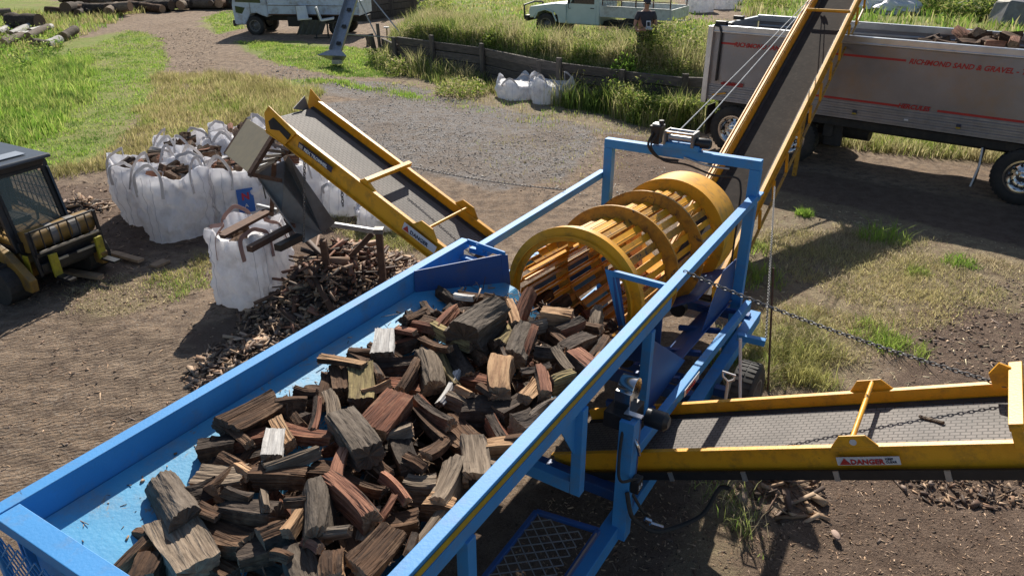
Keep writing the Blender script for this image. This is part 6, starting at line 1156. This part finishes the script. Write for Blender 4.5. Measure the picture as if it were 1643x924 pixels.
# ================= firewood =================
def vn(x, y, s): return vnoise(np.asarray(x, float), np.asarray(y, float), s)
def billet(seed, L_, w_, t_, kind, ms, n=44, K_=16):
    """one split billet: long axis x, width y, thickness z; ms = (skin, split, end)"""
    rnd = random.Random(seed)
    if kind == 'wedge': base = [(-.5, -.5), (.5, -.38), (.46, .1), (.1, .5), (-.3, .42)]
    elif kind == 'slab': base = [(-.5, -.35), (-.2, -.5), (.3, -.48), (.5, -.3), (.5, .38), (-.5, .5)]
    elif kind == 'half': base = [(.5 * math.cos(a), -.4 + .9 * math.sin(a)) for a in [i * math.pi / 7 for i in range(8)]]
    else: base = [(-.5, -.5), (.45, -.5), (.5, .4), (-.4, .5)]
    base = [(x + rnd.uniform(-.10, .10), y + rnd.uniform(-.10, .10)) for x, y in base]; nb = len(base)
    seg = [math.dist(base[i], base[(i + 1) % nb]) for i in range(nb)]; tot = sum(seg); pts = []
    for i in range(nb):
        m_ = max(2, round(n * seg[i] / tot))
        for k in range(m_): t = k / m_; pts.append((base[i][0] * (1 - t) + base[(i + 1) % nb][0] * t, base[i][1] * (1 - t) + base[(i + 1) % nb][1] * t, i))
    P_ = np.array(pts); N = len(P_); I, U = np.meshgrid(np.arange(N), np.linspace(0, 1, K_ + 1)); e = P_[:, 2][I]; se = seed * 3.17
    skin_e = (e < nb - 1) if kind == 'half' else (e == (seed % nb))
    rg = vn(I * .45 + se, U * 1.3 + e, 2) - .5; r2 = vn(I * 1.7 + se, U * 2.2 + 3., 6) - .5; r3 = vn(I * 3.1 + se, U * 9. + 1., 7) - .5; crack = np.clip(.20 - vn(I * 2.7 + se, U * 1.1 + 7., 11), 0, 1) * .9
    s_ = 1 + rg * .13 + r2 * np.where(skin_e, .05, .08) + r3 * np.where(skin_e, .06, .035) - crack
    tp = rnd.uniform(-.22, .12); s_ = s_ + tp * (U - .5); y = P_[:, 0][I] * w_ * s_; z = P_[:, 1][I] * t_ * s_
    sk = [rnd.uniform(-.25, .25) for _ in range(4)]; ex = (vn(I * 2.6 + se, np.full(I.shape, 9.), 5) - .5)
    x = (U - .5) * L_; f0 = np.clip(1 - U * 5, 0, 1); f1 = np.clip(U * 5 - 4, 0, 1)
    x = x + f0 * (sk[0] * y + sk[1] * z + ex * .05 * L_) + f1 * (sk[2] * y + sk[3] * z - ex * .05 * L_)
    tw = rnd.uniform(-.25, .25) * (U - .5); bend = rnd.uniform(-.06, .06) * L_; b2 = rnd.uniform(-.05, .05) * L_; q = 1 - (2 * U - 1) ** 2
    V = np.stack([x, y * np.cos(tw) - z * np.sin(tw) + b2 * q, y * np.sin(tw) + z * np.cos(tw) + bend * q], -1).reshape(-1, 3)
    k = (np.arange(K_)[:, None] * N + np.arange(N)[None, :]); k2 = (np.arange(K_)[:, None] * N + (np.arange(N)[None, :] + 1) % N)
    F = [tuple(r) for r in np.stack([k, k2, k2 + N, k + N], -1).reshape(-1, 4)]; mi = [0 if v else 1 for v in skin_e[:K_].reshape(-1)]; V = [tuple(v) for v in V]
    for off, dx in ((0, .012), (K_ * N, -.012)):
        c = np.mean(V[off:off + N], 0); inner = []
        for i in range(N):
            p = np.array(V[off + i]); f_ = c + (p - c) * .55; f_[0] += (vn(np.array([i * 1.9 + se]), np.array([4. + off]), 9)[0] - .5) * .05 * L_; inner.append(len(V)); V.append(tuple(f_))
        V.append(tuple(c)); ce = len(V) - 1
        for i in range(N):
            j = (i + 1) % N; F += [(off + i, off + j, inner[j], inner[i]), (inner[i], inner[j], ce)]; mi += [2, 2]
    me = bpy.data.meshes.new('billet'); me.from_pydata(V, [], F); me.polygons.foreach_set('material_index', mi)
    for m in ms: me.materials.append(m)
    me.update(); import bmesh
    bm = bmesh.new(); bm.from_mesh(me); bmesh.ops.recalc_face_normals(bm, faces=bm.faces); bm.to_mesh(me); bm.free()
    return me
TYP = dict(dark=(BARK, SBRN, CUTD, 'dark brown'), gray=(BARKG, SGRY, CUT, 'grey barked'), slate=(BARKG, BARKG, CUTD, 'slate grey'), red=(BARK, SRED, CUT, 'red fibrous'), tan=(SBRN, STAN, CUT, 'tan'), brown=(BARK, SBRN, CUT, 'brown'), moss=(SMOS, SMOS, CUTD, 'mossy yellow'), white=(SWHT, SWHT, SGRY, 'ashy white'), pale=(SGRY, SGRY, CUT, 'pale weathered'), pink=(BARK, SPINK, CUT, 'pinkish red'))
def heap(u, v): return max(heap0(u, v), (1.725 - .25 * (v + 3.6) + .03) if -3.6 < v < -3.0 and u < 5 else 0)
def heap0(u, v):
    z = 1.66 - .10 * max(0., -v - 3.0) / .5 + .05 * math.sin(u * 3.1) * math.sin(v * 4)
    z -= .16 * max(0., min(1, (1.9 - u) / .7)); z += .07 * math.exp(-((u - 4.3) / .7) ** 2 - ((v + 2.9) / .5) ** 2); z -= .36 * max(0., min(1, (u - 4.7) / .8)); z -= .35 * max(0., min(1., (u - 5.5) / 1.0))
    return z
def hit(x, y, dz=0.):
    z = 1.6
    for _ in range(8):
        p = G(x, y, z); u = p.x * sa + p.y * ca; v = p.x * ca - p.y * sa; z = heap(u, v) + dz
    return G(x, y, z), u, v
def place_billet(seed, x, y, ang, Lp, Wp, typ, kind, label, dz=0., pitch=0., roll=0., group=None, tk=None):
    p, u, v = hit(x, y, dz); dep = p.y * cp + (HC - p.z) * sp; k = dep / FPX
    a = R(ang); q, _, _ = hit(x + math.cos(a) * 20, y + math.sin(a) * 20, dz); d = (q - p); d.z = 0; d.normalize()
    # ground length that projects to the wanted length
    q2 = G(x + math.cos(a) * Lp / 2, y + math.sin(a) * Lp / 2, p.z); q1 = G(x - math.cos(a) * Lp / 2, y - math.sin(a) * Lp / 2, p.z); Lw = min(.46, (q2 - q1).length)
    Lw *= .92; Ww = Wp * k * .98; Ww = min(Ww, .30); T_ = tk or Ww * (.72 if kind in ('slab',) else .95)
    me = billet(seed, Lw, Ww, T_, kind, TYP[typ][:3]); o = bpy.data.objects.new('firewood', me); COL.objects.link(o)
    d = (d + EZ * math.tan(R(pitch))).normalized(); M = frame(p - EZ * T_ * .25, d); o.matrix_basis = M @ Matrix.Rotation(R(roll), 4, 'X'); tag(o, label, 'firewood', group or 'split firewood in the hopper'); return o
HL = [ # px, py, angle, length, width, type, kind, dz, pitch, roll, label
 (770, 507, -45, 92, 78, 'slate', 'half', .22, 4, 14, 'big smooth slate grey slab standing highest, before the funnel plate'),
 (833, 545, 112, 66, 40, 'gray', 'half', .12, 0, 0, 'rounded grey billet just right of the big slate slab'),
 (815, 530, 115, 66, 22, 'moss', 'wedge', .10, 5, 20, 'splintery yellow strip leaning on the rounded grey billet'),
 (803, 598, 96, 60, 44, 'tan', 'box', .13, 0, 0, 'bright tan block with upright grain right of the heap centre'),
 (766, 612, 0, 50, 32, 'red', 'box', .04, 0, 0, 'red brown block touching the left of the bright tan block'),
 (688, 588, 74, 84, 40, 'pale', 'half', .12, 0, 0, 'long silvery billet with a reddish lower side in the heap centre'),
 (720, 592, 62, 80, 18, 'moss', 'wedge', .08, 0, 0, 'slim yellow grey strip right of the long silvery billet'),
 (636, 582, -4, 78, 42, 'brown', 'half', .05, 0, 0, 'broad brown rounded billet left of the long silvery billet'),
 (617, 549, 95, 40, 34, 'white', 'slab', .12, 0, 0, 'ashy white block at the far left top of the heap'),
 (645, 548, -22, 60, 22, 'red', 'wedge', .06, 0, 0, 'reddish billet behind the ashy white block'),
 (583, 563, 10, 50, 26, 'brown', 'wedge', .06, 0, 0, 'reddish brown wedge left of the ashy white block'),
 (578, 615, 92, 62, 42, 'moss', 'box', .12, 0, 0, 'mossy yellow block with upright grain at the left of the heap'),
 (548, 606, 80, 46, 36, 'dark', 'box', .10, 0, 0, 'dark block tight against the mossy yellow block'),
 (548, 578, 22, 68, 16, 'tan', 'slab', .17, 0, 0, 'thin tan slat laid across the top of the mossy yellow block'),
 (520, 622, 100, 56, 22, 'brown', 'slab', .05, 0, 0, 'rough brown bark piece left of the dark block'),
 (402, 662, -27, 100, 44, 'dark', 'slab', .12, 0, 20, 'dark wedge with an orange end against the left wall, farthest left of the middle'),
 (617, 660, -42, 86, 58, 'red', 'slab', .12, 0, 12, 'large red fibrous slab in the middle of the heap'),
 (570, 693, 56, 104, 50, 'slate', 'slab', .14, 0, 0, 'dark grey coarse slab crossing left of the red fibrous slab'),
 (695, 655, 36, 76, 24, 'red', 'wedge', .10, 0, 0, 'slim red billet right of the red fibrous slab'),
 (688, 678, 48, 72, 18, 'brown', 'wedge', .06, 0, 0, 'slim dark billet under the slim red one'),
 (441, 711, 100, 48, 32, 'white', 'slab', .13, 0, 0, 'small chalk white slab near the left side of the heap'),
 (398, 705, -6, 54, 36, 'red', 'box', .07, 0, 0, 'orange red fibrous block left of the chalk white slab'),
 (346, 716, -4, 56, 36, 'brown', 'box', .05, 0, 0, 'rounded brown block at the left edge below the orange ended wedge'),
 (468, 732, -24, 96, 20, 'pale', 'wedge', .12, 0, 0, 'long thin pale stick lying across below the chalk white slab'),
 (357, 764, -8, 86, 46, 'gray', 'box', .06, 0, 0, 'square grey brown block on the left slope of the heap'),
 (448, 760, -2, 92, 32, 'dark', 'box', .08, 0, 0, 'dark squared billet right of the square grey brown block'),
 (276, 792, 62, 76, 60, 'slate', 'half', .12, 0, 0, 'dark rounded log lying alone on the bare blue floor'),
 (297, 872, 62, 88, 72, 'pale', 'slab', .12, 0, 0, 'wide weathered pale slab with black cracks at the lower left'),
 (212, 888, -48, 98, 34, 'tan', 'wedge', .05, 0, 0, 'orange tan wedge nearest the lower left corner of the hopper'),
 (240, 910, -20, 60, 44, 'brown', 'box', .04, 0, 0, 'brown block between the orange wedge and the wide pale slab'),
 (400, 815, 4, 96, 40, 'dark', 'box', .06, 0, 0, 'dark box shaped billet under the square grey brown block'),
 (506, 813, 90, 82, 58, 'gray', 'half', .13, 0, 0, 'upright grey barked billet left of the pinkish wedge'),
 (561, 797, 44, 96, 40, 'pink', 'wedge', .13, 0, 0, 'pinkish red wedge pointing down right in the lower middle'),
 (362, 856, 20, 84, 60, 'brown', 'slab', .05, 0, 0, 'broad dark brown slab right of the wide pale slab'),
 (442, 852, -30, 56, 50, 'brown', 'wedge', .06, 0, 0, 'reddish brown chunk left below the upright grey billet'),
 (583, 772, 28, 74, 24, 'dark', 'wedge', .08, 0, 0, 'dark splintered billet above the pinkish wedge'),
 (633, 778, 50, 62, 20, 'pink', 'wedge', .10, 0, 0, 'slim pink billet right of the pinkish wedge'),
 (675, 775, 8, 56, 36, 'gray', 'box', .05, 0, 0, 'small grey block left of the leaning pale wedge'),
 (716, 770, -66, 78, 44, 'pale', 'wedge', .12, 0, 0, 'leaning pale wedge near the right slope'),
 (703, 810, 10, 50, 34, 'tan', 'box', .08, 0, 0, 'small orange tan fibrous block at the right slope'),
 (762, 732, 84, 66, 48, 'pale', 'box', .12, 0, 0, 'square weathered tan grey block near the right side of the heap'),
 (806, 712, -10, 52, 34, 'tan', 'box', .09, 0, 0, 'yellow ended block right of the square weathered block'),
 (846, 674, -30, 44, 42, 'brown', 'box', .08, 0, 0, 'brown block with a frayed end beside the right slope plate'),
 (872, 654, -32, 56, 18, 'gray', 'wedge', .08, 0, 0, 'slim grey billet resting on the right slope plate'),
 (640, 832, -4, 70, 40, 'dark', 'slab', .03, 0, 0, 'black shaded slab below the slim pink billet'),
 (606, 880, -42, 96, 50, 'brown', 'slab', .08, 0, 12, 'broad brown slab running up right near the bottom edge'),
 (532, 905, 90, 46, 40, 'tan', 'box', .09, 0, 0, 'small upright block with a yellow tan end at the bottom edge'),
 (484, 905, 70, 66, 52, 'slate', 'slab', .04, 0, 0, 'dark grey slab left of the small upright block at the bottom edge'),
 (650, 712, 76, 84, 34, 'dark', 'slab', .05, 0, 0, 'black steep slab under the red fibrous slab'),
 (869, 607, 78, 44, 26, 'pink', 'wedge', .12, 0, 0, 'small reddish triangle shaped billet right of centre'),
 (898, 606, -10, 40, 36, 'moss', 'wedge', .10, 0, 0, 'yellow frayed fan shaped chunk near the right slope'),
 (936, 582, 35, 52, 38, 'pink', 'box', .12, 0, 0, 'pink orange block with a bright face by the right slope'),
 (893, 508, 12, 54, 40, 'tan', 'box', .10, 0, 0, 'tan topped block at the mouth of the drum'),
 (882, 562, 8, 50, 26, 'brown', 'half', .10, 0, 0, 'flat brown billet below the tan topped block'),
 (925, 548, -20, 56, 28, 'dark', 'slab', .10, 0, 0, 'dark fibrous billet right of the flat brown billet'),
 (838, 492, -56, 62, 24, 'red', 'wedge', .10, 18, 0, 'slim red billet tilted up into the drum mouth'),
 (866, 476, -8, 52, 30, 'dark', 'slab', .02, 0, 0, 'dark red spotted piece just inside the drum'),
 (745, 474, 3, 36, 13, 'white', 'slab', .22, 0, 0, 'small white slat behind the big slate slab'),
 (795, 478, 15, 34, 20, 'tan', 'wedge', .18, 0, 0, 'small tan end poking out behind the right corner of the big slate slab'),
 (728, 535, 32, 84, 22, 'moss', 'wedge', .12, 0, 0, 'long yellow edged wedge under the big slate slab'),
 (738, 582, 60, 54, 46, 'brown', 'half', .07, 0, 0, 'round dark reddish end right of the slim yellow strip'),
 (780, 655, -6, 84, 58, 'dark', 'half', .0, 0, 0, 'large black rounded billet in the shade right of centre'),
 (690, 524, 10, 70, 16, 'red', 'wedge', .10, 0, 0, 'thin red edged board at the back left of the heap'),
 (652, 528, 4, 34, 16, 'pink', 'slab', .13, 0, 0, 'small pink red board end at the back left of the heap'),
 (490, 692, 4, 100, 26, 'red', 'slab', .09, 0, 0, 'flat red brown strip left of the coarse grey slab'),
 (470, 662, 60, 60, 30, 'brown', 'wedge', .05, 0, 0, 'brown wedge rising behind the flat red brown strip'),
 (380, 735, -3, 90, 28, 'brown', 'box', .04, 0, 0, 'long brown billet between the rounded brown block and the square grey block'),
 (960, 560, -55, 52, 30, 'brown', 'wedge', .06, 0, 0, 'brown wedge under the drum mouth beside the light guard plate'),
 (955, 512, -60, 44, 26, 'pale', 'wedge', .06, 0, 0, 'pale wedge inside the drum behind the light guard plate'),
 (862, 640, 70, 60, 26, 'slate', 'slab', .03, 0, 0, 'narrow dark slab between the pink triangle and the frayed brown block'),
 (820, 650, -35, 50, 36, 'dark', 'box', .02, 0, 0, 'dark block right of the large black rounded billet'),
 (735, 690, 50, 70, 44, 'dark', 'slab', .0, 0, 0, 'dark slab in the gap above the square weathered block'),
 (410, 880, -25, 70, 44, 'brown', 'slab', .02, 0, 0, 'brown slab at the bottom left of the upright grey billet'),
 (340, 905, 30, 70, 40, 'dark', 'box', .02, 0, 0, 'dark billet under the lower end of the wide pale slab'),
 (560, 860, 70, 70, 36, 'dark', 'slab', .02, 0, 0, 'dark slab below the pinkish wedge'),
 (690, 850, -50, 80, 30, 'pale', 'wedge', .06, 0, 0, 'grey splintery strip along the right slope near the bottom'),
 (525, 760, 12, 60, 36, 'dark', 'box', .02, 0, 0, 'dark billet between the long thin stick and the upright grey billet'),
 (500, 640, -20, 60, 24, 'brown', 'wedge', .03, 0, 0, 'brown splinter ended billet on the left edge below the rough bark piece'),
 (800, 690, 60, 50, 30, 'red', 'wedge', .03, 0, 0, 'red brown billet between the square weathered block and the black rounded billet'),
 (880, 530, 40, 46, 26, 'brown', 'wedge', .03, 0, 0, 'brown piece in the shade left of the dark fibrous billet'),
 (650, 620, 10, 60, 34, 'red', 'box', .03, 0, 0, 'reddish block in the shade below the broad brown rounded billet'),
 (590, 840, -70, 60, 24, 'gray', 'slab', .04, 0, 0, 'grey narrow slab above the broad brown slab at the bottom'),
 (735, 640, 20, 40, 26, 'pale', 'wedge', .05, 0, 0, 'pale splintered chip pile left of the large black rounded billet'),
]
rnd = random.Random(77); smalls = []
SM = [(690, 492, 'brown'), (665, 505, 'dark'), (715, 508, 'red'), (610, 560, 'dark'), (600, 590, 'brown'), (700, 550, 'brown'), (820, 500, 'tan'), (760, 560, 'dark'), (800, 560, 'brown'), (900, 545, 'dark'), (850, 545, 'red'), (490, 625, 'dark'), (465, 645, 'brown'), (440, 670, 'dark'), (375, 690, 'brown'), (960, 590, 'tan'), (300, 740, 'brown') if 0 else (900, 480, 'dark'), (940, 520, 'brown'), (455, 690, 'tan'), (505, 662, 'pink'), (530, 650, 'pale'), (600, 620, 'tan'), (655, 600, 'brown'), (745, 625, 'tan'), (720, 620, 'white'), (640, 690, 'pale'), (605, 740, 'brown'), (545, 745, 'pink'), (665, 740, 'dark'), (700, 715, 'brown'), (760, 775, 'dark'), (790, 745, 'pale'), (835, 700, 'brown'), (850, 625, 'tan'), (905, 640, 'brown'), (915, 520, 'pink'), (905, 575, 'pale'), (860, 590, 'dark'), (780, 625, 'brown'), (425, 800, 'pale'), (475, 800, 'brown'), (470, 835, 'tan'), (620, 815, 'pink'), (660, 870, 'brown'), (540, 850, 'gray'), (500, 870, 'pink'), (450, 890, 'dark'), (380, 790, 'brown'), (330, 820, 'dark'), (390, 750, 'tan'), (810, 560, 'brown'), (855, 520, 'pale')]
nm = dict(red='red', pale='pale grey', tan='tan', pink='pinkish', brown='brown', dark='near black', white='chalk white', gray='grey')
for i, (x, y, t) in enumerate(SM): HL.append((x, y, rnd.uniform(-80, 80), rnd.uniform(34, 60), rnd.uniform(12, 24), t, rnd.choice(['wedge', 'wedge', 'slab', 'box']), rnd.uniform(.07, .13), rnd.uniform(-15, 15), rnd.uniform(-30, 30), 'small %s splinter wedged between bigger pieces of the heap' % nm[t]))
for i, r_ in enumerate(HL): place_billet(100 + i, *r_[:5], r_[5], r_[6], r_[10], r_[7], r_[8], r_[9], group='split firewood in the hopper' if 'splinter wedged' not in r_[10] else r_[10].split(' wedged')[0] + 's in the hopper')
rnd = random.Random(11); tl = ['dark', 'dark', 'brown', 'dark', 'red', 'brown', 'pink', 'brown']  # mostly dark woods, so the shade of the heap gaps sits in their colour
proto = {}
for k in range(40):
    t = tl[k % 8]; kd = ['wedge', 'box', 'slab', 'half'][(k // 8) % 4]; L0 = rnd.uniform(.24, .33); proto[k] = (t, billet(500 + k, L0, rnd.uniform(.10, .17), rnd.uniform(.09, .14), kd, TYP[t][:3], 26, 10), kd)
KD = dict(wedge='wedge', box='squared billet', slab='slab', half='half round billet')
def fill(u, v, z, grp, where, yaw=None, sc=1.):
    k = rnd.randrange(40); o = bpy.data.objects.new('firewood', proto[k][1]); COL.objects.link(o); o.location = W(u, v, z) if not isinstance(u, Vector) else u
    o.rotation_euler = (rnd.uniform(-.5, .5) + rnd.choice([0, 1.57]), rnd.uniform(-.35, .35), rnd.uniform(0, 6.28) if yaw is None else yaw); o.scale = (sc, sc, sc)
    lb = '%s %s %s' % (TYP[proto[k][0]][3], KD[proto[k][2]], where); return tag(o, lb, 'firewood', grp + ', ' + TYP[proto[k][0]][3] + ' ' + KD[proto[k][2]])
LOW = []
HP = wp([(290, 800), (350, 745), (400, 690), (450, 668), (530, 625), (610, 575), (650, 535), (710, 480), (800, 462), (1000, 490), (1010, 540), (960, 600), (880, 650), (760, 770), (640, 924), (560, 1000), (150, 1000), (180, 924)], 1.66)
for u0 in np.arange(1.5, 6.2, .155):
    for v0 in np.arange(-3.5, -2.12, .16):
        u = u0 + rnd.uniform(-.06, .06); v = v0 + rnd.uniform(-.06, .06)
        # bare floor at the left front
        if u > 5.45 and (v < -3.05 or v > -2.2): continue
        zz = heap(u, v) - .16 - rnd.uniform(0, .12)
        if v > -2.15: zz = min(zz, 1.45)
        if u < 5.1:
            if not inpoly(np.array([W(u, v, 0).x]), np.array([W(u, v, 0).y]), HP)[0]: continue
            zz = max(zz, (1.725 - .25 * (v + 3.6) if v < -3.05 else 1.0) + .045)
        LOW.append(fill(u, v, zz, 'low firewood in the hopper', 'low in the hopper heap', sc=.92))
# the deepest pieces become one mass of small firewood
LOW.sort(key=lambda o: o.location.z - heap(o.location.x * sa + o.location.y * ca, o.location.x * ca - o.location.y * sa), reverse=True)
V_, F_2, MI, MM, base_ = [], [], [], [], 0
for o in LOW[95:]:
    o.rotation_mode = 'XYZ'; M = Matrix.LocRotScale(o.location, o.rotation_euler, o.scale); me = o.data
    for m in me.materials:
        if m not in MM: MM.append(m)
    V_ += [tuple(M @ v.co) for v in me.vertices]; F_2 += [tuple(i + base_ for i in p.vertices) for p in me.polygons]; MI += [MM.index(me.materials[p.material_index]) for p in me.polygons]; base_ += len(me.vertices)
    bpy.data.objects.remove(o)
me = bpy.data.meshes.new('firewood_mass'); me.from_pydata(V_, [], F_2); [me.materials.append(m) for m in MM]; me.polygons.foreach_set('material_index', MI); me.update()
o = bpy.data.objects.new('firewood_mass', me); COL.objects.link(o); tag(o, 'dark lower mass of firewood at the bottom of the blue hopper', 'firewood', kind='stuff')
# bark slivers in the hopper
def sl_pts(n, poly):
    P = np.array(poly); lo, hi = P.min(0), P.max(0); q = RNG.uniform(lo, hi, (n * 3, 2)); q = q[inpoly(q[:, 0], q[:, 1], P)][:n]; return q
q = sl_pts(900, [(1.4, -2.9), (2.4, -3.5), (5.2, -3.5), (5.2, -1.95), (1.4, -1.95)]); wq = np.array([tuple(W(a, b_, 0))[:2] for a, b_ in q]); hz = np.array([heap(a, b_) for a, b_ in q])
chips('bark_chips', wq, lambda X, Y: hz + RNG.uniform(-.1, .03, len(hz)), .07, .009, CHL, 'loose bark slivers lying over the firewood in the hopper', 1.2)
q = sl_pts(70, [(1.25, -3.5), (3.6, -3.56), (3.6, -3.3), (1.9, -3.2), (1.3, -2.6)]); wq = np.array([tuple(W(a, b_, 0))[:2] for a, b_ in q]); hz = np.array([1.733 - (b_ + 3.6) * .25 for a, b_ in q])
chips('bark_chips', wq, lambda X, Y: hz, .02, .005, CH, 'tiny bark crumbs on the bare blue hopper floor', .2)
# load of the trailer
for k in range(62):
    s = rnd.uniform(3.0, 8.0); t = rnd.uniform(.12, 2.1); z = 2.36 + .30 * min(1, (s - 2.9) / 1.2) + rnd.uniform(-.06, .10) - .1 * abs(t - 1.1)
    fill(tt(s, t, z), 0, 0, 'firewood load of the tipper trailer', 'on the tipper trailer load', sc=1.2)
b = MB(); b.add([tt(2.6, .1, 2.1), tt(TL, .1, 2.5), tt(TL, TW - .1, 2.5), tt(2.6, TW - .1, 2.1), tt(2.6, .1, 1.2), tt(TL, .1, 1.2), tt(TL, TW - .1, 1.2), tt(2.6, TW - .1, 1.2)], [(0, 1, 2, 3), (4, 7, 6, 5), (0, 4, 5, 1), (1, 5, 6, 2), (2, 6, 7, 3), (3, 7, 4, 0)]); tag(b.build('bark_fill', BARK, None), 'dark mass of small firewood under the load of the tipper trailer', 'firewood', kind='stuff')
# contents of the bags
bw = ['nearest bag of the cluster', 'blue labelled bag', 'rightmost full bag of the cluster', 'leftmost bag of the cluster', 'middle bag of the cluster', 'bag behind the blue labelled bag', 'back left bag of the cluster', 'tallest back bag of the cluster']
for i, (r, hf, w_) in enumerate(BAGS):
    for k in range(9):
        a = rnd.uniform(0, 6.28); q = w_ * .33 * math.sqrt(rnd.random()); fill(r.location + Vector((q * math.cos(a), q * math.sin(a), hf + .10 + rnd.uniform(-.05, .05))), 0, 0, 'firewood in the ' + bw[i], 'inside the ' + bw[i], sc=.85)
for k in range(6):
    a = rnd.uniform(0, 6.28); q = .25 * math.sqrt(rnd.random()); fill(hb.location + Vector((q * math.cos(a), q * math.sin(a), hf0 - .02)), 0, 0, 'firewood in the hanging bag', 'inside the hanging bag', sc=.8)
